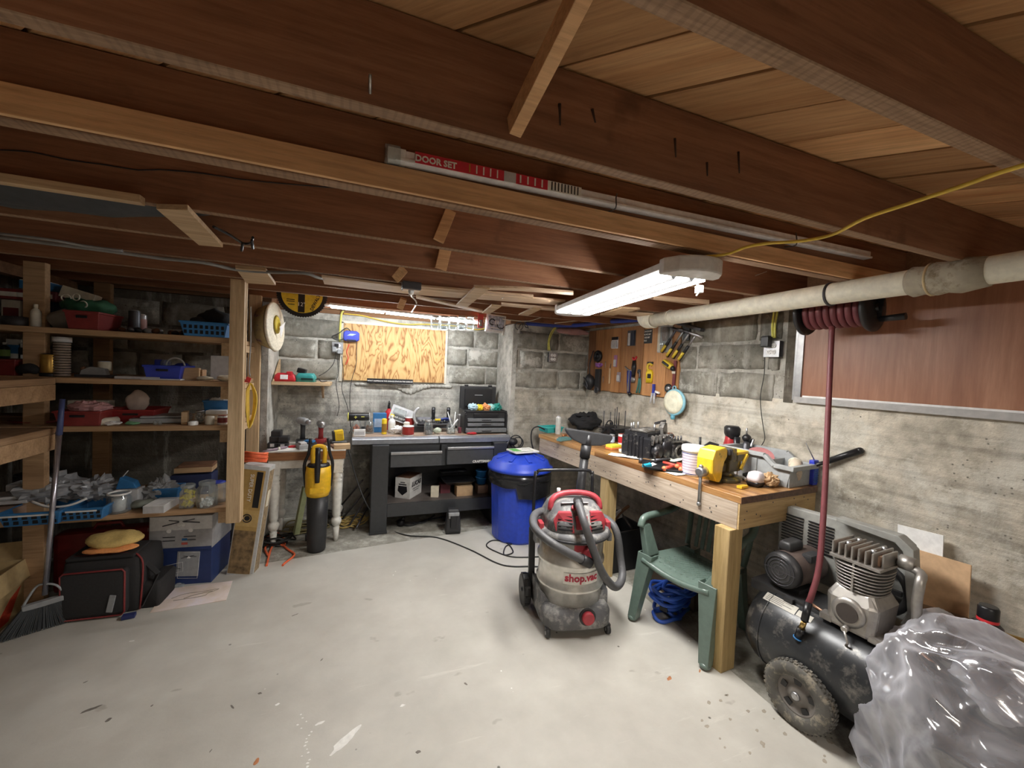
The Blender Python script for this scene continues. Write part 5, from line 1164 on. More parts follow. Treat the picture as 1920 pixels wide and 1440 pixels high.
lid = part('lid', MB().b2(-W/2, W/2-.03, .14, .175, .22, .475), M_blk2, t, .012, label='open black lid standing upright behind the chest')
part('lid_panel', MB().b2(-W/2+.05, W/2-.08, .13, .142, .25, .45), M_black, lid, .01); part('lid_mark', MB().b2(-.06, .03, .126, .131, .375, .383), M_grey, lid)
part('lid_latch', MB().b2(-W/2+.05, -W/2+.09, .14, .17, .47, .49).b2(W/2-.12, W/2-.08, .14, .17, .47, .49), M_black, lid, .003)
for i, (dx, m_, lb) in enumerate(((-.12, plain('pale blue glove', (.45, .62, .70), .7), 'pale blue packet heaped in the chest tray at left'), (-.055, M_yel, 'yellow packet heaped in the chest tray'), (.02, plain('orange packet', (.8, .35, .15), .6), 'orange striped packet heaped in the chest tray'), (.08, plain('light teal packet', (.35, .65, .62), .5), 'light teal packet heaped in the chest tray'), (.14, plain('dark teal packet', (.02, .25, .2), .5), 'dark teal packet at the right of the chest tray'))):
    bundle('packet', lb, (cx+dx, 4.10+.02*(i % 2), z+.222), (.10, .12, .075-.008*(i == 1)), m_, 100+i, 'packet', .014, freq=20)
bundle('loose_scraps', 'red and white scraps lying before the tool chest', PX(884, 3.95, z), (.1, .04, .02), plain('bright red plastic', (.50, .02, .03), .4), 111, 'wrapper', .006)
# ---- ceiling odds and ends
zc = 2.035
def flat(name, lab, corners, z, th, mat, cat='board'):
    P = [at(x, y_, z=z) for x, y_ in corners]; c = sum(P, V((0, 0, 0)))/len(P)
    t = solo(name, MB().prism([((p-c).x, (p-c).y) for p in P], (0, 0, th), (0, 0, 0), (1, 0, 0), (0, 1, 0)), mat, lab, cat, c, bev=.001); return t
flat('ceiling_board', 'pale flat board nailed across the joists beside the dark stuffed bag', ((293, 392), (352, 394), (418, 464), (373, 460)), 2.03, .018, M_lumx)
flat('ceiling_board', 'pale flat board nailed across the joists above the shelving post', ((441, 503), (498, 508), (517, 535), (462, 531)), 2.03, .018, M_lumx)
flat('stored_trim', 'long pale trim board stored under the joists, widest of the set', ((603, 519), (780, 541), (1060, 565), (1060, 573), (780, 553), (608, 533)), 2.03, .012, M_lath)
flat('stored_trim', 'thin pale trim strip running behind the junction box', ((786, 537), (1000, 556), (1000, 559), (786, 541)), 2.033, .012, M_lath)
flat('stored_trim', 'bowed pale trim strip nearest the front of the set', ((888, 538), (980, 541), (1075, 549), (1075, 554), (980, 546), (888, 543)), 2.02, .012, M_lath)
flat('stored_trim', 'pale trim strip slanting toward the jars', ((780, 556), (905, 583), (905, 587), (780, 560)), 2.02, .012, M_lath)
flat('stored_trim', 'pale trim strip ending above the white parts case', ((940, 570), (1080, 582), (1080, 586), (940, 574)), 2.02, .012, M_lath)
flat('stored_trim', 'pale trim strip running above the pipe elbow', ((1225, 557), (1330, 566), (1330, 571), (1225, 562)), 2.02, .012, M_lath)
flat('stored_trim', 'broad pale trim board behind the shop light', ((1150, 583), (1225, 590), (1225, 596), (1150, 589)), 2.035, .012, M_lath)
for k, (c4, lb) in enumerate(((((890, 540), (918, 542), (876, 576), (855, 573)), 'wide pale slat holding up the trim boards before the jars'), (((922, 573), (940, 575), (918, 589), (904, 587)), 'short slat holding trim above the white parts case'), (((1000, 578), (1015, 580), (990, 592), (972, 591)), 'short slat holding trim right of the white parts case'), (((1165, 578), (1200, 580), (1150, 592), (1125, 591)), 'slat holding trim behind the end of the shop light'))):
    flat('trim_slat', lb, c4, 2.012, .012, M_lumx, 'slat')
t = thing('junction_box', 'grey metal junction box on the joist with a white cord hanging from it', 'box', at(771, 537, z=2.03)); part('box', MB().box((0, 0, 0), (.11, .09, .045)), M_dsteel, t, .004); part('cover', MB().box((0, -.0, -.025), (.1, .08, .004)), M_steel, t); part('plug', MB().lathe([(.014, -.05), (.018, -.025)], seg=10), M_white, t)
p = V(t.location); solo('hanging_cable', MB().tube([p+V((0, 0, -.045)), at(772, 556, y=3.2), at(781, 568, y=3.4), at(772, 585, y=3.65)], .006, 6, sub=4), M_white, 'white cord hanging from the junction box to the strip light', 'cord')
solo('ceiling_cable', MB().tube([at(x, y_, z=2.03) for x, y_ in ((0, 445), (90, 456), (200, 470), (300, 484), (380, 492), (440, 505), (500, 510), (570, 512), (600, 521))]+[at(x, y_, y=2.98) for x, y_ in ((650, 528), (700, 528), (757, 538))], .009, 8, sub=4), plain('grey cable', (.22, .21, .20), .5), 'grey cable strung along the undersides of the joists at left', 'cable')
solo('ceiling_cable', MB().tube([at(x, y_, z=2.02) for x, y_ in ((0, 438), (60, 445), (110, 452), (160, 461), (230, 470))], .006, 8, sub=4), plain('grey cable', (.22, .21, .20), .5), 'thinner cable beside the grey one at far left', 'cable')
t = thing('stuffed_bag', 'dark zipped bag stuffed between the joists behind the pale board', 'bag', (0, 0, 0))
mb = MB(); c = at(400, 425, z=2.09); mb.rag((-1.27, 1.935, 2.145), (1.5, .36, .20), .014, 121, 30, 14, 7); part('bag_body', mb, plain('dusty grey black fabric', (.05, .052, .055), .8, bmp=.2), t)
part('drawstring', MB().tube([at(x, y_, z=2.02) for x, y_ in ((400, 425), (430, 440), (455, 456), (470, 455), (474, 445))], .005, 6, sub=4).tube([at(455, 456, z=2.01), at(453, 470, z=1.99)], .005, 6).tube([at(472, 450, z=2.01), at(474, 466, z=1.99)], .005, 6), M_black, t)
# door set carton and steel bar hooked on the joist face
yy = 1.215; A = at(727, 286, y=yy); B = at(1633, 478, y=yy)
t = thing('weatherstrip_pack', 'long white door set pack with red label hooked under the joists', 'pack', A, 0, rot=(0, -math.atan2(B.z-A.z, B.x-A.x), 0))
L = (B-A).length; M_pk = plain('pack grey white', (.80, .80, .82), .4)
part('strip', MB().b2(.02, L, 0, .03, -.018, .016), M_pk, t, .003); part('strip', MB().b2(.02, L, -.008, .0, -.018, -.009), M_white, t, .002); part('end_wrap', MB().b2(-.008, .035, -.012, .034, -.022, .02), M_clear, t, .004)
part('cardboard_end', MB().b2(.0, .05, -.005, .032, -.019, .017), M_white, t, .003)
part('printed_label', MB().b2(.075, .345, -.0095, -.008, -.016, .015), plain('label red', (.60, .03, .055), .4), t); part('printed_label', MB().b2(.385, .495, -.0095, -.008, -.016, .015), plain('label red', (.60, .03, .055), .4), t)
part('printed_panel', MB().b2(.345, .385, -.0095, -.008, -.016, .015), M_lgrey, t); part('printed_panel', MB().b2(.495, .62, -.0095, -.008, -.016, .015), M_paper, t)
text('DOOR SET', .025, M_paper, t, (.135, -.0102, -.003), bold=.0008)
for k in range(5): part('printed_text', MB().box((.235+.022*k, -.0103, 0), (.004, .0008, .024)), M_gold if k == 0 else M_paper, t)
for k in range(4): part('printed_text', MB().box((.40+.025*k, -.0103, 0), (.005, .0008, .024)), M_paper, t)
for k in range(9): part('printed_barcode', MB().box((.51+.012*k, -.0103, 0), (.004, .0008, .026)), M_black, t)
for x in (.75, 1.66): part('hook', MB().tube([(x, .03, -.03), (x, -.02, -.035), (x, -.02, .0), (x+.01, -.01, .02)], .0025, 6, sub=3), M_dsteel, t)
# ================================================================ RIGHT SIDE
def RWP(px, py, z):          # world point on a horizontal plane
    return at(px, py, z=z)
BT = .94
# ---- long bench
M_st = wood('butcher block stave', (.30, .12, .04), (.72, .42, .17), 1, 1.4, .3, knots=False)
M_apr = wood('greyed fir apron', (.40, .33, .26), (.62, .53, .43), 1, 1.0, .8)
M_apy = wood('fresh pine end', (.55, .38, .17), (.80, .62, .34), 0, 1.0, .7); M_ptp = wood('treated post', (.42, .30, .12), (.66, .50, .26), 2, 1.0, .75)
wb2 = thing('long_workbench', 'long pine workbench with a butcher block top along the right wall', 'workbench', (WX, 0, 0), WR)
xf0, xf1 = -.79, -.735      # front edge is at xf0 at the far end, xf1 at the near end
s0, s1 = 1.57, 3.62
rd = random.Random(12); nst = 15
stm = {}
for i in range(nst):
    xa = -.735+.69*i/nst; w_ = .69/nst
    s = s0
    while s < s1-.01:
        L = min(rd.choice((.42, .6, .78)), s1-s)
        if s1-(s+L) < .15: L = s1-s
        me = stm.get((round(L, 3),))
        if me is None:
            me = MB().box((0, 0, 0), (w_-.0012, L-.0012, .035)).mesh('stave', .001, bseg=1); me.materials.append(M_st); stm[(round(L, 3),)] = me
        o = bpy.data.objects.new('stave', me); COL.objects.link(o); o.parent = wb2; o.location = (xa+w_/2-.055*(s+L/2-s0)/(s1-s0), s+L/2, BT-.0175); o.rotation_euler = (0, 0, .0265)
        s += L
def quad(mb, P, z0, z1): return mb.prism(P, (0, 0, z1-z0), (0, 0, z0), (1, 0, 0), (0, 1, 0))
part('apron', quad(MB(), [(-.735, 1.585), (-.700, 1.585), (-.752, 3.6), (-.787, 3.6)], .765, BT-.036), M_apr, wb2, .002)
part('apron', MB().b2(-.733, -.04, 1.575, 1.612, .765, BT-.036), M_apy, wb2, .002, label='fresh pine end board')
part('apron', MB().b2(-.78, -.06, 3.57, 3.6, .765, BT-.036), M_apy, wb2, .002)
part('back_rail', MB().b2(-.05, -.012, 1.6, 3.6, .765, BT-.036), M_apy, wb2, .002)
part('leg', MB().b2(-.80+.015, -.695+.015, 1.585, 1.675, 0, .765), M_ptp, wb2, .004)
part('leg', MB().b2(-.755, -.665, 2.60, 2.69, 0, .80), M_ptp, wb2, .004)
part('end_grain', MB().b2(-.735, -.045, 1.566, 1.5695, BT-.0355, BT-.0005), plain('dark end grain', (.12, .06, .035), .5, var=.4, scale=50), wb2)
rd = random.Random(4)
mb = MB()
for k in range(34):
    s = rd.uniform(1.62, 3.5); x = -.7355-.052*(s-1.585)/2.015; z_ = rd.uniform(.785, .89); mb.cyl((x-.0015, s, z_), (x+.004, s, z_), .004, seg=6)
for k in range(9): 
    x = rd.uniform(-.7, -.1); z_ = rd.uniform(.785, .89); mb.cyl((x, 1.5735, z_), (x, 1.58, z_), .004, seg=6)
o = part('nail_heads', mb, M_dsteel, wb2); o['kind'] = 'stuff'
def B(px, py, dz=0.0):
    p = at(px, py, z=BT+.001+dz); return p
# items from the far end
tray('storage_tray', 'turquoise tray at the far end of the long bench', B(1022, 812)+V((.1, .08, 0)), .2, .16, .05, M_teal, rz=.2, handle=False, cat='tray')
t = can('spray_can', 'white spray can at the far end of the long bench', B(1046, 814), .027, .17, plain('off white can', (.62, .64, .62), .35, .3), M_white, band=None)
part('dome', MB().lathe([(.024, .155), (.016, .175), (.008, .18)], seg=14), M_lgrey, t)
solo('cord_loop', MB().tube([at(x, y_, y=3.62) for x, y_ in ((1022, 806), (1008, 800), (998, 806), (996, 825), (1002, 850), (1004, 858))], .007, 8, sub=5), M_cord_k, 'thick black cord looping over the far end of the long bench', 'cord')
o = bundle('folded_jacket', 'folded black garment heaped on the long bench behind the floor tool', B(1092, 806)+V((.05, .02, 0)), (.36, .26, .17), M_cloth_k, 131, 'garment', .05, freq=15)
part('fold', MB().rag((.0, -.03, .115), (.30, .2, .05), .012, 132, 24, 10, 12), M_cloth_k, o); part('fold', MB().rag((-.05, -.02, .16), (.16, .14, .04), .01, 133, 20, 10, 12), M_cloth_k, o)
solo('teal_brush', MB().box((0, 0, .012), (.16, .05, .022)).box((-.02, 0, .028), (.1, .03, .012)), plain('dull teal', (.10, .22, .22), .5), 'dull teal block lying near the front edge of the long bench', 'block', B(1058, 826), .4, .004)
solo('copper_fitting', MB().cyl((0, 0, .012), (.05, .03, .012), .01, seg=10).sph((0, 0, .012), .014), plain('copper', (.55, .25, .12), .4, .8), 'small copper fitting beside the white spray can', 'fitting', B(1056, 819), 0)
# engine cases
M_eng = plain('sooty cast alloy', (.035, .035, .04), .35, .5, dirt=((.22, .21, .19), .56, 22)); M_eng2 = plain('grey cast alloy', (.20, .19, .175), .45, .6, dirt=((.04, .04, .04), .5, 26))
t = thing('engine_cylinder', 'black finned engine cylinder block with tall studs on the long bench', 'engine', B(1150, 826)+V((.06, .05, 0)), WR+.2)
for k in range(6): part('fin', MB().box((0, 0, .02+k*.016), (.26, .2, .006)), M_eng, t, .002)
part('block', MB().box((0, 0, .055), (.22, .16, .11)), M_eng, t, .01); part('deck', MB().box((.0, 0, .115), (.28, .2, .014)), M_eng, t, .004)
for i, (x, y_, h_) in enumerate(((-.10, .07, .15), (-.03, .05, .14), (.0, .0, .19), (.035, .05, .17), (.06, -.05, .16), (.11, .06, .13), (-.07, -.06, .05))): part('stud', MB().cyl((x, y_, .115), (x, y_, .115+h_), .0045, seg=8), M_dsteel, t)
part('sprue', MB().sph((.03, .08, .135), .018).box((-.1, 0, .13), (.03, .08, .03)), M_eng, t)
t = thing('engine_pump', 'black looped pump standing on the long bench before the engine cylinder', 'engine part', B(1139, 826)+V((0, -.02, 0)), .1)
part('body', MB().box((0, 0, .1), (.075, .05, .09)), M_black, t, .008); part('loop', MB().torus((0, 0, .15), (0, 1, 0), .037, .006, 18, 8, 0, math.pi).xf(Matrix.Diagonal((1, 1, 1, 1))), M_black, t); part('lower_body', MB().cyl((0, 0, 0), (0, 0, .06), .03), M_dsteel, t); part('arm', MB().tube([(-.04, 0, .11), (-.1, .02, .05), (-.13, .03, .01)], .008, 6), M_black, t)
can('small_can', 'pale blue labelled can before the engine cylinder', B(1141, 830)+V((0, -.05, 0)), .024, .085, M_steel, M_grey, band=plain('pale blue paper', (.5, .62, .75), .6))
t = thing('engine_case', 'large sooty engine crankcase resting on the long bench', 'engine', B(1207, 862)+V((.10, .10, 0)), WR+.25)
def lump(nm, c, size, m, seed, amp=.01, bev=.012, rz=0, ry=0): return part(nm, MB().box(c, size, rz=rz, ry=ry), m, t, bev)
lump('case_half', (0, 0, .09), (.30, .24, .15), M_eng, 1); lump('case_half', (.02, .02, .175), (.28, .2, .05), M_eng, 1, bev=.01)
part('clutch_cover', MB().lathe([(.085, 0), (.082, .03), (.06, .045), (.02, .05)], c=(.06, -.12, .085), d=(0, -1, 0), seg=24), M_eng, t); part('starter_cover', MB().lathe([(.055, 0), (.052, .035), (.03, .045)], c=(-.08, -.12, .07), d=(0, -1, .0), seg=20), M_eng, t)
for k in range(12):
    a = 2*math.pi*k/12; part('bolt_boss', MB().cyl((.06+.092*math.cos(a), -.115, .085+.088*math.sin(a)), (.06+.092*math.cos(a), -.14, .085+.088*math.sin(a)), .009, seg=8), M_eng2, t)
for k in range(5): part('web', MB().box((-.15, -.06+.03*k, .09), (.02, .008, .16)), M_eng, t, .002)
for k in range(6): part('rib', MB().box((-.13+.05*k, -.125, .15), (.010, .03, .07), rx=.2), M_eng2, t, .003)
part('gasket_face', MB().box((.0, .0, .203), (.25, .15, .012)), M_eng2, t, .003); part('bore_rim', MB().torus((.05, 0, .205), (0, 0, 1), .05, .010, 22, 8), M_eng2, t); part('bore_rim', MB().torus((-.07, 0, .205), (0, 0, 1), .04, .010, 22, 8), M_eng2, t)
for x, y_ in ((-.12, .06), (-.06, .08), (.0, .08), (-.02, -.07)): part('stud', MB().cyl((x, y_, .2), (x, y_, .255), .007, seg=8), M_steel, t)
part('upright_web', MB().prism([(.02, .0), (.09, .0), (.08, .09), (.05, .10), (.02, .06)], (0, .04, 0), (.03, -.1, .17)), M_eng2, t, .006)
part('shaft', MB().cyl((.11, .0, .245), (.22, -.02, .262), .011, seg=12), M_dsteel, t, .001)
t2 = thing('gear_housing', 'smaller grey gear case sitting against the crankcase on the long bench', 'engine', B(1250, 862)+V((.09, .07, 0)), WR+.1)
part('gear_case', MB().box((0, 0, .06), (.13, .16, .12)), M_eng, t2, .014); part('fin_plate', MB().box((0, 0, .13), (.15, .17, .010)), M_eng2, t2, .002); part('rim', MB().torus((.0, -.08, .06), (0, 1, 0), .04, .01, 18, 8), M_eng2, t2)
for k in range(4): part('pin', MB().cyl((-.05+.035*k, -.05, .13), (-.05+.035*k, -.05, .17), .006, seg=8), M_dsteel, t2)
part('valve_gear', MB().rag((.0, .02, .16), (.1, .08, .05), .012, 141, 14, 8, 30), plain('rusty parts', (.22, .10, .06), .7), t2)
rd = random.Random(21)
for k in range(12): solo('engine_bolt', MB().cyl((0, 0, .008), (.035, 0, .008), .005, seg=8).cyl((-.008, 0, .008), (0, 0, .008), .009, seg=6), M_dsteel, 'small dark bolt scattered beside the gear case on the long bench', 'bolt', B(1262+rd.uniform(-6, 22), 850+rd.uniform(-6, 10))+V((.03, .03, 0)), rd.random()*6, group='bolts beside the gear case')
t = thing('sponge_block', 'yellow and orange sponge wedge lying on the long bench', 'sponge', B(1150, 842), .2)
part('top_layer', MB().box((0, 0, .028), (.11, .07, .022)), plain('lime yellow', (.75, .72, .06), .6), t, .005); part('base_layer', MB().box((0, 0, .009), (.115, .075, .017)), plain('orange base', (.75, .22, .06), .6), t, .004)
can('glue_bottle', 'white capped bottle with red label among the long bench clutter', B(1161, 836)+V((.05, .04, 0)), .03, .10, M_white, M_red, cat='bottle', band=plain('bright red plastic', (.50, .02, .03), .4))
t = thing('tape_roll', 'cream tape roll lying on the long bench papers', 'tape', B(1171, 850)); part('tape', MB().lathe([(.022, 0), (.045, 0), (.045, .03), (.022, .03)], seg=24), M_cream, t); part('core', MB().lathe([(.021, .001), (.021, .031)], seg=20, cap=False), M_card, t)
def paper(lab, px, py, w_, d_, rz, seed, mat=M_paper, rise=.02): return solo('paper_sheet', MB().grid(lambda u, v: ((u-.5)*w_, (v-.5)*d_, .004+rise*max(0, mnoise.noise(V((u*3+seed, v*3, 0)))+.3)*(.3+u)), 10, 10), mat, lab, 'paper', B(px, py), rz)
paper('long printed sheet curling along the front of the long bench', 1185, 858, .34, .11, -.9, 1)
paper('pink tinted sheet under the engine case', 1225, 858, .2, .2, .3, 2, plain('pinkish paper', (.75, .55, .50), .8))
paper('pale leaflet with small print leaning near the white tub', 1256, 862, .24, .16, -.5, 3, plain('pale leaflet', (.68, .68, .58), .8), .03)
paper('grey sheet folded up against the gear case', 1237, 852, .13, .13, .5, 4, M_offw, .07)
paper('white card lying before the white tub', 1270, 888, .13, .09, .1, 5, M_white, .004)
paper('small white note beside the blue clamp', 1218, 872, .1, .07, .4, 6, M_white, .01)
solo('blue_clamp', MB().box((0, 0, .012), (.07, .03, .02)).cyl((-.03, -.01, .012), (.05, .012, .018), .008), plain('cyan plastic', (.02, .35, .50), .4), 'cyan plastic clip at the front of the long bench', 'clip', B(1213, 876), .3, .003)
solo('dark_socket', MB().cyl((0, 0, 0), (0, 0, .035), .014, seg=14), M_dsteel, 'dark upright socket beside the cyan clip', 'socket', B(1201, 868), 0)
solo('dark_bolt', MB().cyl((0, 0, .012), (.12, .02, .012), .009, seg=8), M_dsteel, 'dark threaded rod lying across the papers on the long bench', 'rod', B(1228, 871)+V((0, .0, .02)), -.2)
t = thing('drip_pan', 'shallow black drip pan holding red handled tools on the long bench', 'pan', B(1252, 882)+V((.05, .03, 0)), -.65)
part('pan', MB().loft([sup(.15, .1, .001), sup(.18, .125, .022), sup(.175, .12, .022), sup(.145, .095, .005)]), M_black, t)
for i, (x, y_) in enumerate(((-.05, -.04), (.03, -.06), (.08, -.01), (.02, .03))):
    t = thing('red_pliers', ['red tool with round orange end lying in the drip pan', 'second red tool lying in the drip pan near the tub', 'red tool at the back of the drip pan', 'red tool lying across the middle of the drip pan'][i], 'tool', B(1252, 882)+V((.05+x, .03+y_, .012)), .3+i*.5); part('handle', MB().cyl((-.05, 0, .01), (.05, 0, .014), .013, .009, seg=10), plain('tool red', (.50, .06, .04), .45), t); part('end', MB().sph((-.055, 0, .01), .016), plain('orange end', (.80, .20, .08), .45), t)
# white tub
t = thing('plastic_tub', 'white lidded tub with printed label standing before the yellow vise', 'tub', B(1298, 890))
part('tub', MB().lathe([(.056, 0), (.060, .01), (.066, .155), (.066, .16)], seg=28), plain('tub white', (.75, .74, .75), .35), t); part('lid', MB().lathe([(.070, .15), (.072, .155), (.072, .18), (.066, .186)], seg=28), M_white, t)
part('paper_label', MB().lathe([(.0605, .015), (.0655, .142)], seg=28, cap=False), plain('greyed label', (.60, .56, .62), .5), t)
for k in range(6): part('printed_line', MB().lathe([(.0618+.0006*k, .035+.017*k), (.0619+.0006*k, .041+.017*k)], seg=28, cap=False), plain('mauve print', (.38, .32, .42), .6), t)
part('blue_band', MB().lathe([(.0668, .138), (.0668, .142)], seg=28, cap=False).lathe([(.061, .012), (.061, .016)], seg=28, cap=False), plain('navy print', (.03, .04, .2), .5), t)
# yellow vise
M_vy = plain('vise yellow', (.80, .52, .03), .4, dirt=((.06, .05, .03), .60, 16)); M_vd = plain('oily vise', (.10, .085, .05), .4, .4, dirt=((.40, .28, .04), .52, 18))
c = B(1355, 902); t = thing('bench_vise', 'large yellow bench vise bolted near the front corner of the long bench', 'vise', V((2.07, 1.79, BT+.001)), math.radians(12))
# local x: jaw axis, front jaw at -x
part('base', MB().lathe([(.085, 0), (.085, .018), (.06, .03)], c=(.03, 0, 0), seg=24).box((.03, 0, .01), (.24, .06, .018)), M_vd, t, .003)
part('swivel', MB().lathe([(.055, .03), (.045, .06)], c=(.03, 0, 0), seg=20), M_vd, t)
part('fixed_body', MB().box((.06, 0, .10), (.13, .09, .09)).box((.11, 0, .14), (.09, .1, .05)), M_vd, t, .01)
part('anvil', MB().box((.13, 0, .165), (.13, .10, .02)), M_vy, t, .006); part('brace', MB().bar((.10, -.055, .07), (.17, -.055, .155), .012, .02), M_vy, t, .003)
part('slide_bar', MB().box((-.02, 0, .085), (.16, .05, .05)), M_vd, t, .005)
part('front_jaw', MB().prism([(-.19, .07), (-.195, .15), (-.17, .205), (-.07, .215), (-.045, .20), (-.045, .155), (-.07, .13), (-.085, .09), (-.09, .035), (-.11, .01), (-.15, .02)], (0, .1, 0), (0, -.05, 0)), M_vy, t, .010)
part('jaw_plate', MB().box((-.038, 0, .185), (.014, .12, .035)).box((-.015, 0, .185), (.014, .12, .035)), M_dsteel, t, .002); part('fixed_jaw', MB().box((.02, 0, .165), (.06, .11, .07)), M_vd, t, .008)
part('screw_boss', MB().lathe([(.028, 0), (.03, .02), (.026, .05), (.018, .055)], c=(-.19, 0, .075), d=(-1, 0, 0), seg=20), M_steel, t)
hb = part('handle', MB().cyl((-.225, -.0, .095), (-.225, -.0, -.105), .009, seg=12).sph((-.225, 0, -.11), .013).sph((-.225, 0, .105), .013), M_steel, t, label='chrome tommy bar hanging over the bench edge')
part('lock_lever', MB().tube([(.03, -.06, .035), (.0, -.12, .05), (-.02, -.15, .045)], .007, 8, sub=3), M_steel, t)
solo('yellow_wedge', MB().box((0, 0, .008), (.07, .03, .015)), M_vy, 'small yellow bracket lying before the vise', 'bracket', B(1392, 915), .2, .003)
# black plastic cowl and red grinder
o = thing('plastic_cowl', 'black plastic fender cowl lying behind the vise', 'cowl', rww(-.19, 2.20, BT+.002), WR-1.45)
o.scale = (1, 1, 1.35)
part('shell', MB().loft([[(-.22, -.06, .06), (-.19, .0, .10), (-.18, .06, .085), (-.17, .02, .02)], [(-.12, -.07, .03), (-.1, -.0, .05), (-.1, .08, .05), (-.1, .02, .01)], [(-.02, -.08, .07), (.0, .0, .12), (.02, .09, .08), (.0, .03, .01)], [(.1, -.06, .07), (.12, .0, .11), (.13, .09, .06), (.12, .03, .01)], [(.2, -.03, .01), (.24, .01, .03), (.25, .05, .02), (.22, .03, .0)]], smooth=False), M_black, o, .008)
part('mount_post', MB().cyl((-.08, .02, .05), (-.085, .02, .13), .008, seg=8), M_black, o)
t = thing('angle_grinder', 'red and black angle grinder standing on end behind the vise', 'grinder', rww(-.15, 2.07, BT+.002), -.5)
t.scale = (1, 1, 1)
part('body', MB().loft([sup(.028, .032, .02, .6), sup(.034, .04, .06, .6), sup(.042, .045, .13, .6), sup(.03, .034, .19, .6), sup(.026, .03, .23, .6)]), plain('grinder red', (.36, .025, .03), .4), t)
part('side_grip', MB().loft([sup(.02, .045, .07, .6), sup(.024, .05, .14, .6), sup(.024, .05, .22, .6)]).xf(Matrix.Translation((.03, .0, 0))), M_black, t)
part('end_cap', MB().loft([sup(.03, .034, .20, .6), sup(.046, .045, .235, .6), sup(.048, .045, .275, .6), sup(.036, .034, .29, .6)]).xf(Matrix.Translation((.01, 0, 0))), M_black, t); part('gear_head', MB().sph((0, 0, .03), .045, sc=(1, 1, .7)), M_dsteel, t)
part('switch', MB().box((-.03, -.03, .14), (.014, .02, .04)), M_black, t, .004); part('guard', MB().lathe([(.07, 0), (.07, .012), (.06, .014)], c=(0, -.02, .016), seg=22), M_white, t)
# grey tote with sanding gear
M_tote = plain('tote grey', (.36, .375, .38), .5)
t = thing('tool_tote', 'grey open tool tote with stepped rim on the near end of the long bench', 'tote', rww(-.175, 1.80, BT+.001), WR+.05)
tw, tl_, th = .115, .21, .165
def tr(x, y, z0, z1, z2): return None
prof = [(-.215, .115), (-.13, .115), (-.07, th), (.215, th)]   # rim height along s
mb = MB()
for sx in (-1, 1):
    mb.prism([(-.185, 0), (.19, 0), (.215, th), (-.06, th), (-.12, .115), (-.21, .115)], (.005, 0, 0), (sx*tw-.0025, 0, 0), (0, 1, 0), (0, 0, 1))
mb.prism([(-tw, 0), (tw, 0), (tw, .115), (-tw, .115)], (0, .005, 0), (0, -.2, 0)); mb.prism([(-tw, 0), (tw, 0), (tw, th), (-tw, th)], (0, .005, 0), (0, .2, 0)); mb.b2(-tw, tw, -.19, .19, 0, .005)
part('body', mb, M_tote, t, .0015, bseg=1)
mb = MB()
for sx in (-1, 1):
    P = [(sx*(tw+.012), -.215, .115), (sx*(tw+.012), -.12, .115), (sx*(tw+.012), -.06, th), (sx*(tw+.012), .215, th)]
    for a, b_ in zip(P, P[1:]): mb.bar(a, b_, .028, .024)
mb.bar((-tw-.025, -.215, .115), (tw+.025, -.215, .115), .028, .026).bar((-tw-.025, .215, th), (tw+.025, .215, th), .028, .024)
part('rim', mb, M_tote, t, .003)
for y_ in (.12, .0): part('stiffening_rib', MB().box((-tw-.006, y_, .07), (.012, .03, .13)), M_tote, t, .003)
part('divider', MB().box((0, -.05, .07), (2*tw-.01, .004, .12)), M_tote, t)
t = thing('sanding_disc', 'pink round sanding pad propped in the grey tote', 'disc', rww(-.19, 1.83, BT+.13), WR, rot=(.35, -.5, WR)); part('pad', MB().lathe([(.078, -.008), (.08, 0), (.078, .008)], seg=28), plain('dusty pink', (.42, .17, .17), .8), t); part('hub', MB().lathe([(.03, .008), (.02, .016)], seg=14), M_grey, t)
t = thing('die_grinder', 'black and steel air tool standing in the far end of the grey tote', 'air tool', rww(-.15, 1.96, BT+.06), WR)
part('body', MB().lathe([(.02, 0), (.024, .05), (.022, .12), (.018, .14)], d=(.25, .1, 1), seg=16), M_dsteel, t); part('head', MB().sph((.035, .015, .16), .028), M_black, t); part('spindle', MB().cyl((.035, .015, .18), (.03, .015, .23), .006, seg=8), M_steel, t); part('lever', MB().box((.06, .0, .13), (.02, .03, .06), ry=.4), M_steel, t, .006)
t = thing('cloth_roll', 'cream work glove bundled at the low front of the grey tote', 'glove', rww(-.15, 1.64, BT+.09), WR+.3, rot=(0, -.5, .6)); part('roll', MB().lathe([(.03, -.07), (.036, -.03), (.034, .05), (.03, .07)], d=(1, 0, 0), seg=16), plain('glove cream', (.66, .56, .44), .9, dirt=((.30, .22, .15), .58, 25)), t); part('cuff', MB().torus((.07, 0, 0), (1, 0, 0), .03, .007, 18, 6), M_offw, t)
t = thing('scraper', 'black scraper lying in the far corner of the grey tote', 'tool', rww(-.22, 1.93, BT+.12), WR, rot=(0, .2, WR+.4)); part('blade', MB().box((0, 0, 0), (.12, .05, .01)), M_black, t, .003); part('handle', MB().cyl((.05, 0, 0), (.1, .0, -.02), .01), M_red, t)
t = thing('wire_brush', 'royal blue brush standing behind the hose at the bench end', 'brush', rww(-.035, 1.60, BT+.001), WR); part('brush_body', MB().box((0, 0, .075), (.05, .03, .15)), plain('brush blue', (.03, .05, .5), .4), t, .006)
for k in range(8): part('rib', MB().box((0, -.017, .02+.012*k), (.045, .004, .004)), M_blue, t)
part('wire', MB().cyl((0, 0, .15), (-.06, .02, .25), .003, seg=6), M_steel, t)
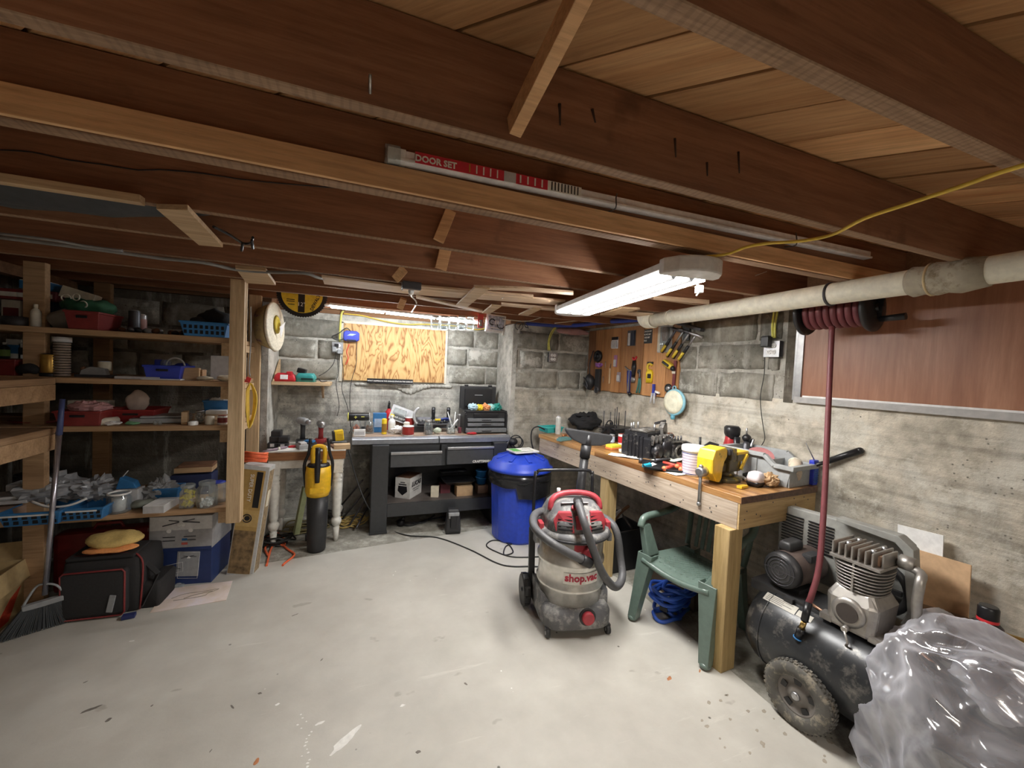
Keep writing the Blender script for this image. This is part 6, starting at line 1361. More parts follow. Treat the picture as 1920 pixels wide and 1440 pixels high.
t = thing('rubber_bar', 'black rubber handled bar sticking out past the near end of the long bench', 'bar', rww(-.05, 1.62, BT+.10), 0); q = at(1612, 845, x=2.62)-V(t.location); part('grip', MB().cyl(q*.35, q, .017, .019, seg=14), M_black, t, .0); part('shaft', MB().cyl((0, 0, 0), tuple(q*.36), .011, seg=10), M_black, t); part('end', MB().sph(tuple(q), .019), M_black, t)
t = thing('dust_mask', 'white domed cap with black base on the front corner of the long bench', 'cap', B(1422, 913)+V((.0, .02, 0)), .2); part('base', MB().loft([sup(.035, .03, 0), sup(.042, .036, .02), sup(.042, .036, .03)]), M_black, t); part('dome', MB().loft([sup(.043, .037, .028, .5), sup(.044, .038, .05, .5), sup(.036, .032, .078, .5), sup(.02, .018, .085, .5)]), plain('pearl white', (.78, .72, .76), .3), t)
o = solo('paper_bag', crumple((0, 0, .035), (.12, .08, .075), .014, 151, freq=16, floor_z=.001), plain('kraft paper', (.50, .33, .18), .85), 'crumpled brown paper bag beside the white domed cap', 'bag', B(1453, 914)+V((.0, .03, 0)), .2)
solo('marker_box', MB().box((0, 0, .02), (.07, .05, .04)), M_black, 'small black box behind the white domed cap', 'box', B(1404, 900), .3, .004); solo('lime_tag', MB().box((0, 0, .004), (.05, .04, .004), ry=.15), plain('lime tag', (.6, .75, .1), .6), 'small lime coloured tag beside the vise', 'tag', B(1398, 893)+V((0, 0, .035)), .3)
# ---- wooden tool board on the wall
PBo = .022
tb = thing('tool_board', 'reddish plank board on the wall carrying hung tools', 'board', (WX, 0, 0), WR)
M_pb = wood('orange plank', (.52, .23, .08), (.78, .42, .18), 2, 1.0, .5)
edges = [3.93, 3.80, 3.66, 3.52, 3.40, 3.24, 3.08, 2.92, 2.80, 2.66]
for i, (a, b_) in enumerate(zip(edges, edges[1:])):
    part('plank', MB().b2(-PBo-.003*(i % 2), 0, b_+.002, a-.001, 1.37+.003*(i % 3), 2.02), wood('dark end plank', (.20, .09, .04), (.34, .17, .08), 2, 1.0, .6) if i == 0 else M_pb, tb, .002)
def T_(name, lab, cat, px, py, off=.03, rot=None):
    l = rwl(px, py, off); t = thing(name, lab, cat, rww(l.x, l.y, l.z), WR); t.rotation_euler = rot or (0, 0, WR-math.pi/2); return t, l
# local frame for hung things: x = along wall to the right (toward camera), y = into the wall, z up
def pin(name, lab, cat, px, py, off=.03): return T_(name, lab, cat, px, py, off)[0]
t = pin('blister_pack', 'white blister pack near the top left of the tool board', 'packet', 1153, 643); part('card', MB().box((0, 0, 0), (.10, .004, .115)), M_white, t, .001); part('header', MB().box((0, -.003, .045), (.10, .002, .03)), M_black, t); part('blister', MB().box((0, -.012, -.015), (.075, .018, .07)), M_lgrey, t, .006)
t = pin('tool_sleeve', 'black upright sleeve with white panel on the tool board', 'packet', 1184, 634); part('card', MB().box((0, 0, 0), (.11, .004, .15)), M_dsteel, t, .001); part('printed_panel', MB().box((-.03, -.003, -.01), (.03, .002, .12)), M_lgrey, t); part('bottle_print', MB().box((.022, -.006, 0), (.045, .012, .14)), plain('navy black', (.02, .025, .05), .35), t, .005)
t = pin('slogan_sign', 'black sign with white slogan lettering at the top of the tool board', 'sign', 1207, 631); part('panel', MB().box((.0, .01, 0), (.20, .005, .13)), M_black, t, .001)
for k, s_ in enumerate(("DON'T TOUCH MY", "DON'T MOVE MY", "DON'T USE MY", "TOOLS")): text(s_, .021, M_paper, t, (0, .0065, .045-.028*k), bold=.0006)
t = pin('blister_pack', 'clear blister with brown tool behind the hammers on the tool board', 'packet', 1247, 635); part('card', MB().box((0, 0, 0), (.16, .004, .24)), plain('grey card', (.42, .40, .38), .5), t, .001); part('edge_strip', MB().box((-.065, -.004, 0), (.03, .003, .22)), M_offw, t); part('tool_inside', MB().loft([sup(.02, .01, -.02), sup(.03, .014, .05), sup(.022, .01, .1)]).xf(Matrix.Translation((.01, -.014, 0))), M_brown, t); part('blister', MB().box((.01, -.016, .02), (.09, .026, .16)), M_film, t, .008)
# claw hammers
M_hy = plain('hammer yellow', (.72, .52, .05), .45)
for i, (hx, hy, bx_, by_) in enumerate(((1268, 618, 1241, 660), (1282, 620, 1251, 668), (1293, 624, 1262, 671), (1305, 628, 1273, 675))):
    l0 = rwl(hx, hy, .075+.006*i); l1 = rwl(bx_, by_, .055)
    t = thing('hammer', ['yellow handled hammer, leftmost of the four hung on the board', 'yellow handled hammer, second from the left of the four', 'yellow handled hammer, third from the left of the four', 'yellow handled hammer, rightmost of the four hung on the board'][i], 'hammer', (WX, 0, 0), WR, 'hammers hung on the tool board')
    d = (l1-l0); part('shaft', MB().tube([l0, l0+d*.5], .009, 10), M_steel if i else M_dsteel, t); part('grip', MB().tube([l0+d*.42, l0+d*.6, l0+d], .014, 12, radii=[.011, .013, .015]), M_black, t)
    part('grip_panel', MB().tube([l0+d*.68+V((-.008, 0, 0)), l0+d*.98+V((-.008, 0, 0))], .0125, 10), M_hy, t)
    u = V((.55, -.75, -.35)).normalized(); part('head', MB().tube([l0-u*.055, l0-u*.02, l0+u*.03, l0+u*.055], .013, 10, radii=[.006, .014, .012, .016]), M_dsteel if i < 3 else M_steel, t)
t = pin('hammer_rack', 'dark steel rack bar holding the four hammers', 'rack', 1293, 612, .06); part('bar', MB().box((0, 0, 0), (.26, .05, .025), ry=.3), M_dsteel, t, .004); part('bracket', MB().box((-.05, .03, -.04), (.06, .01, .14)), M_black, t, .003)
t = pin('tape_measure', 'yellow and black tape gun hanging below the hammers', 'tool', 1252, 683, .06); part('body', MB().loft([sup(.055, .02, -.022, .5), sup(.06, .024, .0, .5), sup(.05, .018, .022, .5)]).xf(Matrix.Rotation(.5, 4, 'Y')), M_hy, t); part('grip', MB().box((-.005, -.022, .002), (.08, .012, .022), ry=.5), M_black, t, .005); part('end', MB().sph((.055, 0, -.035), .022), M_black, t)
t = pin('hacksaw', 'dark red slim saw hanging at the right edge of the tool board', 'saw', 1264, 705, .04); part('blade', MB().box((0, 0, 0), (.028, .01, .26), ry=.03), plain('dark red', (.15, .03, .035), .5), t, .002); part('clip', MB().box((0, -.008, .03), (.034, .008, .02)), M_offw, t, .002)
t = pin('blister_pack', 'small purple blister on the left half of the tool board', 'packet', 1154, 677); part('card', MB().box((0, 0, 0), (.05, .003, .12)), plain('mauve card', (.35, .15, .3), .5), t, .001); part('blister', MB().box((0, -.008, -.02), (.035, .012, .07)), M_lgrey, t, .005)
t = pin('blister_pack', 'small grey blister low on the left half of the tool board', 'packet', 1160, 707); part('card', MB().box((0, 0, 0), (.055, .003, .10)), plain('grey mauve card', (.32, .26, .28), .5), t, .001); part('blister', MB().box((0, -.008, -.01), (.04, .012, .06)), M_lgrey, t, .005)
t = pin('wooden_stick', 'slim pale wooden stick hanging on the tool board', 'stick', 1143, 705); part('stick', MB().box((0, 0, 0), (.018, .01, .16)), M_lumber, t, .003); part('loop', MB().cyl((0, 0, .08), (0, .01, .13), .003, seg=6), M_dsteel, t)
t = pin('caulk_gun', 'blue and chrome strapped tool hanging mid board', 'tool', 1180, 715); part('body', MB().tube([(0, 0, .1), (.0, -.01, .0), (.0, 0, -.11)], .018, 10, radii=[.028, .018, .016]), plain('navy strap', (.04, .05, .22), .5), t); part('chrome', MB().tube([(-.07, .0, .14), (-.02, 0, .11), (.03, 0, .1)], .009, 8).box((.012, -.02, .0), (.014, .008, .2)), M_steel, t, .001); part('end', MB().sph((.015, 0, -.12), .02), M_black, t)
t = pin('pliers', 'long pliers with red and black handles hanging mid board', 'pliers', 1189, 690); part('handle', MB().loft([sup(.015, .014, -.09, .6), sup(.026, .02, -.0, .6), sup(.018, .014, .07, .6)]), M_black, t); part('handle_top', MB().tube([(-.025, 0, .10), (0, 0, .075), (.025, 0, .11)], .010, 8, sub=3), plain('bright red plastic', (.50, .02, .03), .4), t); part('jaw', MB().loft([sup(.02, .012, -.14, .5), sup(.028, .016, -.11, .5), sup(.016, .014, -.085, .5)]), M_steel, t)
t = pin('adjustable_pliers', 'teal handled adjustable pliers hanging on the board', 'pliers', 1199, 713); part('handle', MB().tube([(.008, 0, .02), (.015, 0, -.05), (.005, 0, -.12)], .009, 8, sub=3).tube([(-.005, 0, .02), (-.012, 0, -.05), (-.03, 0, -.12)], .009, 8, sub=3), plain('teal grip', (.04, .16, .14), .5), t); part('jaw', MB().tube([(0, 0, .02), (.0, 0, .06), (-.02, 0, .09)], .012, 8, sub=3).torus((-.01, 0, .08), (0, 1, 0), .018, .006, 14, 6, 0, 4), M_dsteel, t)
t = pin('door_lock_pack', 'black and yellow hardware pack hanging right of centre on the board', 'packet', 1218, 699); part('hook', MB().torus((0, 0, .05), (0, 1, 0), .03, .012, 16, 8, .5, 5), M_hy, t); part('card', MB().loft([sup(.035, .012, -.09, .4), sup(.038, .014, .0, .4), sup(.02, .01, .03, .4)]), M_yel, t); part('printed_band', MB().box((.01, -.014, -.03), (.04, .003, .04)), M_black, t); part('fork', MB().box((0, 0, .09), (.07, .008, .02)), M_black, t, .003)
t = pin('castor', 'small castor wheel fixed low on the tool board', 'wheel', 1253, 728, .04); part('tyre', MB().torus((0, 0, 0), (0, 1, 0), .03, .010, 22, 8), M_black, t); part('hub', MB().lathe([(.024, 0), (.02, .01), (.008, .014)], d=(0, -1, 0), seg=18), M_steel, t)
t = pin('spool', 'black round spool at the top of the dark left plank', 'spool', 1121, 668, .045); part('tyre', MB().torus((0, 0, 0), (0, 1, 0), .045, .02, 24, 8), M_black, t); part('hub', MB().lathe([(.03, 0), (.01, .006)], d=(0, -1, 0), seg=16), M_dsteel, t)
t = pin('ribbon_bow', 'purple glinting ribbon tangle on the dark left plank', 'ribbon', 1123, 684, .05); part('ribbon', crumple((0, 0, 0), (.1, .04, .05), .014, 161, freq=20), plain('purple ribbon', (.30, .12, .38), .3), t)
t = pin('tool_pouch', 'black strap pouch hanging down the dark left plank', 'pouch', 1121, 713, .05); part('strap', MB().box((0, 0, 0), (.08, .03, .24)), M_blk2, t, .006); part('buckle', MB().torus((0, -.015, -.10), (0, 1, 0), .03, .008, 16, 6), M_dsteel, t)
t = pin('coiled_sling', 'black sling bag hanging in the wall corner left of the board', 'bag', 1105, 716, .08); part('pouch', MB().rag((0, 0, 0), (.12, .10, .18), .014, 163, 20, 12, 14), M_blk2, t); part('strap', MB().tube([(.0, 0, .08), (-.01, 0, .2), (.02, .02, .34)], .006, 8, sub=3), M_black, t); part('webbing', MB().tube([(-.04, -.05, .05), (.02, -.055, .0), (.04, -.05, -.06)], .008, 6, sub=3).tube([(-.04, -.05, -.02), (.02, -.055, -.05), (.03, -.05, -.08)], .008, 6, sub=3), M_dsteel, t)
for px, py in ((1135, 684), (1131, 712)): t = pin('drill_bit', 'thin bright bit on a nail, ' + ('upper of the two' if py == 684 else 'lower of the two'), 'bit', px, py); part('bit', MB().cyl((0, 0, -.03), (0, 0, .03), .003, seg=6), M_steel, t); part('nail', MB().cyl((0, .02, .03), (0, -.01, .03), .002, seg=5), M_dsteel, t)
t = pin('quick_clamp', 'blue and white spring clamp gripping the lower edge of the board', 'clamp', 1226, 735, .05); part('bar', MB().box((-.005, 0, .03), (.022, .02, .08)), M_blue2, t, .004); part('handle', MB().cyl((-.01, -.01, -.01), (-.015, -.02, -.1), .009, seg=8).cyl((.015, -.01, -.01), (.03, -.02, -.1), .009, seg=8), M_lgrey, t); part('jaw', MB().box((.04, 0, -.0), (.05, .016, .018), ry=.2), M_white, t, .003); part('pad', MB().box((.0, 0, -.02), (.04, .02, .03)), M_blue2, t, .004)
t = pin('round_dish', 'round cream and sky blue hot water dish hanging under the board', 'dish', 1263, 754, .06)
part('disc', MB().lathe([(.095, -.01), (.1, 0), (.095, .014), (.06, .02), (.03, .01), (.02, .02)], d=(0, -1, 0), seg=32), plain('dish cream', (.80, .78, .62), .4), t); part('rim', MB().torus((.006, .004, 0), (0, 1, 0), .101, .012, 32, 8), plain('sky rim', (.25, .50, .60), .4), t); part('loop', MB().torus((0, 0, .118), (0, 1, 0), .016, .005, 14, 6), plain('sky rim', (.25, .50, .60), .4), t); part('valve', MB().lathe([(.018, 0), (.018, .03), (.012, .035)], c=(0, 0, -.11), d=(0, 0, -1), seg=12), plain('sky valve', (.12, .38, .50), .4), t)
# ---- outlets right of the board and on the short wall
t = outlet('outlet_box', 'double outlet box on the short wall with yellow cables above', V((at(1034, 670, y=Yn-.004).x, Yn-.004, at(1034, 670, y=Yn).z)))
for i, dx in enumerate((0, .02)): solo('yellow_cable', MB().tube([at(1028+i*3, 657, y=Yn-.03), at(1028+i*2, 640, y=Yn-.03), at(1033+i*3, 624, y=Yn-.03), at(1042+i*2, 612, y=Yn-.04)], .006, 8, sub=4), M_rom, 'yellow cable entering the short wall outlet, ' + ('left of the pair' if i == 0 else 'right of the pair'), 'cable')
l = rwl(1454, 655, .004); outlet('outlet_box', 'double outlet box on the right wall beside the plywood window', rww(l.x, l.y, l.z), WR-math.pi/2)
t = pin('power_adapter', 'black power adapter plugged into the right wall outlet', 'adapter', 1437, 641, .07); part('brick', MB().box((0, 0, 0), (.05, .05, .07)), M_black, t, .006); part('top', MB().box((0, 0, .03), (.04, .04, .02)), M_dsteel, t, .004)
for i in (0, 1):
    P = [rwl(1449+i*4, 634, .03), rwl(1448+i*5, 610, .03), rwl(1451+i*6, 588, .03), rwl(1453+i*6, 570, .05)]; solo('yellow_cable', MB().tube([rww(q.x, q.y, q.z) for q in P], .007, 8, sub=4), M_rom, 'yellow cable running up from the right wall outlet, ' + ('left of the pair' if i == 0 else 'right of the pair'), 'cable')
P = [rwl(x, y_, .03) for x, y_ in ((1434, 655), (1433, 700), (1426, 740), (1427, 770), (1431, 800), (1434, 822), (1428, 835))]; solo('hanging_cable', MB().tube([rww(q.x, q.y, q.z) for q in P], .0028, 6, sub=4), M_cord_k, 'thin black cord hanging from the power adapter to the bench', 'cord')
# ---- blue wrapped pipe and wires along the sill
solo('blue_bundle', MB().tube([at(x, y_, y=d_) for x, y_, d_ in ((985, 606, 3.85), (1040, 610, 3.85), (1080, 610, 3.8), (1130, 604, 3.5), (1190, 600, 3.2), (1225, 596, 3.0))], .022, 10, sub=4), plain('blue tarp', (.03, .06, .35), .4), 'long blue wrapped bundle slung along the joist ends', 'bundle')
for i, (L, lb) in enumerate(((((942, 598), (990, 602), (1030, 590), (1060, 588), (1100, 598), (1150, 604)), 'pale cord strung in front of the blue bundle'), (((1040, 606), (1100, 600), (1150, 600), (1195, 594)), 'second pale cord twisting above the blue bundle'))):
    solo('pale_cable', MB().tube([at(x, y_, y=3.7-.25*i*(j/5)) for j, (x, y_) in enumerate(L)], .005, 6, sub=4), M_offw, lb, 'cord')
t = thing('wire_hooks', 'tangled grey wire hooks hanging at the alcove corner', 'hooks', at(982, 612, y=3.8)); part('wire', MB().torus((0, 0, -.02), (0, 1, 0), .05, .004, 18, 6, 0, 4.5).torus((-.05, 0, .0), (.3, 1, 0), .04, .004, 18, 6).torus((.04, .0, .02), (0, 1, .3), .03, .005, 16, 6, 1, 5), M_dsteel, t); part('clip', MB().box((-.05, 0, -.05), (.02, .02, .05)), M_lgrey, t, .003)
t = thing('pink_insulation', 'torn pink insulation strip along the top of the short wall', 'insulation', at(1075, 622, y=Yn-.02)); part('insulation', MB().rag((0, 0, 0), (.42, .04, .07), .015, 171, 26, 10, 16), plain('pink wool', (.50, .28, .27), .95), t)
# ---- waste pipe
M_pipe = plain('yellowed pipe', (.80, .77, .64), .5, dirt=((.50, .43, .30), .66, 5)); px0 = 2.2
t = thing('waste_pipe', 'large yellowed waste pipe running under the joists along the right wall', 'pipe', (0, 0, 0))
y0 = 2.66; zc0 = 2.0
part('pipe', MB().tube([(px0, y0, zc0), (px0, 1.6, zc0-.0), (px0, -1.2, zc0+.01)], .053, 24), M_pipe, t)
part('elbow', MB().tube([(px0, y0-.02, zc0), (px0, y0+.05, zc0+.004), (px0, y0+.085, zc0+.035), (px0, y0+.092, zc0+.09)], .062, 24, sub=4), M_pipe, t); part('riser', MB().cyl((px0, y0+.092, zc0+.06), (px0, y0+.092, zc0+.25), .055, seg=24), M_pipe, t); part('collar', MB().torus((px0, y0+.092, zc0+.10), (0, 0, 1), .058, .008, 24, 6).torus((px0, y0-.03, zc0), (0, 1, 0), .058, .008, 24, 6).torus((px0, y0-.22, zc0), (0, 1, 0), .055, .005, 24, 6), M_pipe, t)
yst = at(1556, 575, x=px0).y; part('strap', MB().torus((px0, yst, zc0), (0, 1, 0), .054, .007, 24, 6).xf(Matrix.Identity(4)), M_dsteel, t)
ya, yb2 = at(1705, 540, x=px0).y, at(1835, 520, x=px0).y
part('wrapping', MB().lathe([(.054, 0), (.064, .015), (.058, .05), (.068, .09), (.062, .12), (.070, .16), (.056, abs(ya-yb2)+.03)], c=(px0, ya, zc0), d=(0, -1, 0), seg=24), plain('dirty wrapping', (.40, .36, .28), .8, dirt=((.2, .16, .1), .5, 12)), t); 
for f in (.35, .75): part('tape_band', MB().torus((px0, ya+(yb2-ya)*f, zc0), (0, 1, 0), .064, .005, 24, 6), plain('amber tape', (.60, .48, .28), .5), t)
solo('pipe_hanger', MB().tube([(px0+.06, y0+.04, 2.05), (px0+.062, y0+.04, 1.98)], .004, 6).tube([(px0+.0, y0-.2, 2.06), (px0+.056, y0-.2, 2.03)], .004, 6), M_offw, 'thin hanger wire beside the pipe elbow', 'wire')
# ---- hose reel
t = thing('hose_reel', 'black air hose reel wound with red hose hung behind the waste pipe', 'reel', (0, 0, 0)); M_hose = plain('hose red', (.15, .034, .040), .5)
ca = rww(-.22, 1.60, 1.945); cb = rww(-.22, 1.29, 1.945); d = (cb-ca).normalized()
for c_, lb in ((ca, 'far'), (cb, 'near')): part('flange', MB().lathe([(.115, -.012), (.12, -.004), (.12, .006), (.09, .012), (.04, .016)], c=c_, d=d if lb == 'near' else -d, seg=36), M_blk2, t)
mb = MB()
for k in range(8):
    c_ = ca.lerp(cb, .12+.76*k/7); mb.torus(c_, d, .078, .0165, 30, 8)
for k in range(6):
    c_ = ca.lerp(cb, .2+.6*k/5); mb.torus(c_, d, .05, .016, 24, 6)
part('wound_hose', mb, M_hose, t)
part('crank', MB().cyl(tuple(cb+d*.0), tuple(cb+d*.03), .02).bar(tuple(cb+d*.03), tuple(cb+d*.03+V((.0, 0, -.06))), .02, .01).cyl(tuple(cb+d*.03+V((0, 0, -.06))), tuple(cb+d*.13+V((0, 0, -.055))), .014, .017), M_black, t)
part('bracket', MB().bar(tuple(ca-d*.02+V((.0, 0, 0))), tuple(ca-d*.02+V((0, 0, .13))), .05, .01).bar(tuple(cb+d*.02), tuple(cb+d*.02+V((0, 0, .13))), .05, .01), M_black, t)
hp = [at(1560, 612, x=2.25), at(1556, 700, x=2.22), at(1551, 820, x=2.17), at(1545, 950, x=2.10), at(1536, 1060, x=2.02), at(1522, 1115, x=1.97), at(1516, 1130, x=1.965)]
t = thing('air_hose', 'dusty red air hose hanging from the reel down to the compressor tank', 'hose', (0, 0, 0)); part('hose', MB().tube(hp, .0125, 12, sub=6), M_hose, t)
e0 = hp[-1]; e1 = at(1508, 1165, x=1.93); e2 = at(1503, 1178, x=1.93); e3 = at(1496, 1196, x=1.93)
part('sleeve', MB().cyl(e0, e1, .016, .015), M_black, t); part('brass_nut', MB().cyl(e1, e2, .0125, seg=6), plain('brass', (.55, .38, .14), .3, .9), t); part('coupler', MB().cyl(e2, e3, .016), M_black, t); part('blue_ring', MB().torus(e3, e3-e2, .016, .004, 18, 6), M_blue, t)
# black wrapped cables between reel and joists
solo('black_wrap', MB().tube([at(x, y_, y=d_) for x, y_, d_ in ((1505, 545, 1.9), (1540, 510, 1.85), (1590, 497, 1.7), (1650, 488, 1.5), (1740, 490, 1.3))], .022, 8, sub=4), M_black, 'black wrapped hose bundle tucked above the reel', 'hose')
solo('extension_lead', MB().tube([at(x, y_, z=2.03) for x, y_ in ((1268, 497), (1300, 484), (1360, 477), (1400, 463), (1440, 456), (1500, 452), (1560, 440), (1620, 410), (1700, 383), (1800, 350), (1870, 325), (1925, 308), (2000, 285))], .0055, 8, sub=5), M_cord_y, 'yellow cord running from the shop light across the joists to the right', 'cord')
# ---- blue bin
c = at(978, 1024, z=0); bx_, by_ = 1.445, 3.46
t = thing('waste_bin', 'blue ribbed waste bin with a black liner and blue lid', 'bin', (bx_, by_, 0)); M_bin = plain('bin blue', (.02, .06, .50), .42, dirt=((.18, .25, .55), .70, 12))
seg = 64
def binring(r, z_, rib): return [((r+(rib if (k//4) % 2 else 0))*math.cos(2*math.pi*k/seg), (r+(rib if (k//4) % 2 else 0))*math.sin(2*math.pi*k/seg), z_) for k in range(seg)]
part('bin_body', MB().loft([binring(.225, 0, 0), binring(.235, .02, .004), binring(.262, .56, .005), binring(.275, .58, 0)], smooth=False), M_bin, t)
part('liner', MB().rag((0, 0, 0), (.6, .6, .2), .012, 181, 36, 10, 9).xf(Matrix.Translation((0, 0, .585))), plain('black liner film', (.015, .015, .017), .25), t)
part('liner_skirt', MB().grid(lambda u, v: ((.29+.018*mnoise.noise(V((u*14, v*3, 1))))*math.cos(2*math.pi*u), (.29+.018*mnoise.noise(V((u*14, v*3, 1))))*math.sin(2*math.pi*u), .64-.20*v*(.6+.5*(1 if math.cos(2*math.pi*u+.6) > .2 else 0)+.12*mnoise.noise(V((u*9, 0, 2))))), 64, 6, closed_u=True), plain('black liner film', (.015, .015, .017), .25), t)
part('lid', MB().lathe([(.285, .635), (.305, .64), (.305, .665), (.275, .68), (.26, .72), (.23, .735), (.14, .765), (.12, .775)], seg=48), M_bin, t)
for k in range(8):
    a = 2*math.pi*k/8; part('lid_rib', MB().bar((.12*math.cos(a), .12*math.sin(a), .775), (.235*math.cos(a), .235*math.sin(a), .738), .035, .012), M_bin, t, .004)
part('lid_handle', MB().box((0, 0, .782), (.14, .05, .02)), M_bin, t, .008)
t = thing('manual_booklet', 'white and green booklet lying on the blue bin lid', 'booklet', (bx_+.01, by_-.02, .797), .15); part('pages', MB().box((0, 0, .006), (.25, .18, .012)), M_white, t, .001)
part('cover', MB().box((0, 0, .0125), (.25, .18, .001)), M_paper, t); part('printed_patch', MB().box((-.075, .02, .0135), (.08, .12, .001)), plain('leaf green', (.12, .42, .10), .5), t); part('printed_circle', MB().torus((.05, .02, .0135), (0, 0, 1), .04, .003, 24, 4), M_lgrey, t); part('printed_bar', MB().box((-.02, -.07, .0135), (.18, .01, .001)), M_green, t)
t = thing('corded_tool', 'black corded tool hanging at the right end of the steel bench', 'tool', at(962, 828, y=3.85)); part('body', MB().sph((0, 0, 0), .05, sc=(1, .7, .8)), M_blk2, t); part('cord', MB().torus((.03, 0, 0), (.2, 1, 0), .065, .006, 22, 6).torus((.05, -.01, -.01), (.3, 1, 0), .055, .006, 22, 6), M_cord_k, t); part('stub', MB().cyl((-.04, 0, .02), (-.09, 0, -.06), .016), M_dsteel, t)
# ================================================================ VACUUM, CHAIR, COMPRESSOR, PLASTIC
M_vred = plain('vac red', (.42, .045, .06), .45, dirt=((.5, .4, .38), .68, 14)); M_vgr = plain('dusty vac grey', (.13, .13, .135), .6, dirt=((.34, .33, .31), .5, 10)); M_vhose = plain('vac hose', (.10, .10, .105), .5, dirt=((.22, .21, .2), .6, 14))
M_ss = plain('dusty stainless', (.74, .72, .67), .27, .62, dirt=((.55, .51, .44), .62, 7))
vo, va = V((1.30, 2.215, 0)), -.2
t = thing('shop_vacuum', 'dusty stainless drum vacuum with red and grey head standing mid floor', 'vacuum', vo, va)
Rv = Matrix.Rotation(-va, 3, 'Z')
def LV(px, py, y): return Rv @ (at(px, py, y=y)-vo)
def rr(a, b_, z, y0=0, e=.45, n=36): return [(p[0], p[1]+y0, p[2]) for p in sup(a, b_, z, e, n)]
part('base', MB().loft([rr(.205, .21, .045, -.02), rr(.215, .225, .06, -.02), rr(.215, .225, .13, -.02), rr(.195, .20, .16, -.01)]), M_vgr, t)
part('side_skirt', MB().prism([(-.22, .06), (-.10, .06), (-.06, .12), (-.16, .17), (-.215, .22)], (0, .3, 0), (0, -.12, 0)).prism([(.22, .06), (.10, .06), (.06, .12), (.16, .17), (.215, .22)], (0, .3, 0), (0, -.12, 0)), M_vgr, t, .012)
dr = [(.195, .12), (.2, .13)]
for zb in (.255, .40): dr += [(.2, zb-.022), (.211, zb-.008), (.211, zb+.008), (.2, zb+.022)]
dr += [(.202, .55)]
part('drum', MB().lathe(dr, seg=48), M_ss, t)
part('rim', MB().lathe([(.205, .545), (.232, .55), (.236, .575), (.225, .595), (.20, .60)], seg=48), M_vgr, t); part('rim_edge', MB().torus((0, 0, .562), (0, 0, 1), .235, .008, 48, 6), M_blk2, t)
part('motor_head', MB().loft([rr(.195, .195, .59, 0, .7), rr(.185, .18, .66, 0, .6), rr(.155, .145, .72, .01, .6), rr(.12, .10, .755, .02, .6), rr(.08, .07, .765, .02, .7)]), M_vgr, t)
for s in (-1, 1):
    g = part('vent', MB().loft([[(s*.045, -.196, .605), (s*.15, -.155, .605), (s*.165, -.15, .665), (s*.14, -.145, .715), (s*.06, -.16, .72)], [(s*.045, -.15, .605), (s*.14, -.11, .605), (s*.155, -.10, .665), (s*.12, -.10, .715), (s*.06, -.11, .72)]], smooth=False), M_vred, t, .004)
    for k in range(5): part('vent_slot', MB().bar((s*.058, -.193+.007*k, .622+k*.018), (s*.138, -.163+.005*k, .622+k*.018), .008, .008), M_black, g)
    part('latch', MB().box((s*.215, -.04, .60), (.03, .07, .05)), M_vred, t, .006); part('hose_clip', MB().box((s*.235, -.03, .52), (.03, .06, .05)), M_vgr, t, .006)
part('front_panel', MB().box((0, -.17, .66), (.07, .05, .08), rx=-.35), M_vred, t, .008); part('knob', MB().lathe([(.016, 0), (.014, .016)], c=(-.04, -.13, .735), d=(0, -.7, .7), seg=14), M_vred, t)
part('top_handle', MB().tube([(-.16, -.05, .70), (-.15, -.04, .755), (-.10, -.02, .785), (0, -.01, .795), (.10, -.02, .785), (.15, -.04, .755), (.16, -.05, .70)], .018, 10, sub=3), M_vred, t)
part('caution_label', MB().box((-.02, -.088, .752), (.17, .03, .006), rx=-.5), M_lgrey, t, .001); part('head_lug', MB().cyl((-.08, .06, .76), (-.08, .06, .80), .012), M_lgrey, t)
part('inlet', MB().lathe([(.05, -.01), (.052, .03), (.04, .045)], c=(.045, -.19, .49), d=(.15, -1, 0), seg=24).box((.02, -.195, .525), (.13, .03, .05)), M_vred, t, .004)
part('drain_cap', MB().lathe([(.05, 0), (.05, .012)], c=(.04, -.235, .13), d=(0, -1, 0), seg=26), M_blk2, t); part('drain_knob', MB().lathe([(.038, .01), (.036, .032), (.03, .036)], c=(.04, -.235, .13), d=(0, -1, 0), seg=24), M_vred, t)
# brand lettering bent round the drum
def bent(mesh, R, ang, z):
    for v in mesh.vertices:
        a = ang+v.co.x/R; r = R+v.co.z; zz_ = v.co.y+z
        v.co = (r*math.sin(a), -r*math.cos(a), zz_)
    return mesh
me = text_mesh('shop.vac', .062, bold=.0022); me.materials.clear(); me.materials.append(plain('brand red', (.45, .02, .05), .4)); bent(me, .2035, .07, .338); part('lettering', me, None, t)
pl = MB().grid(lambda u, v: ((u-.5)*.23, (v-.5)*.066, 0), 16, 3).mesh('plate', nrm=False); bent(pl, .2018, .07, .333); pl.materials.append(plain('brand plate', (.78, .76, .70), .4)); part('brand_plate', pl, None, t)

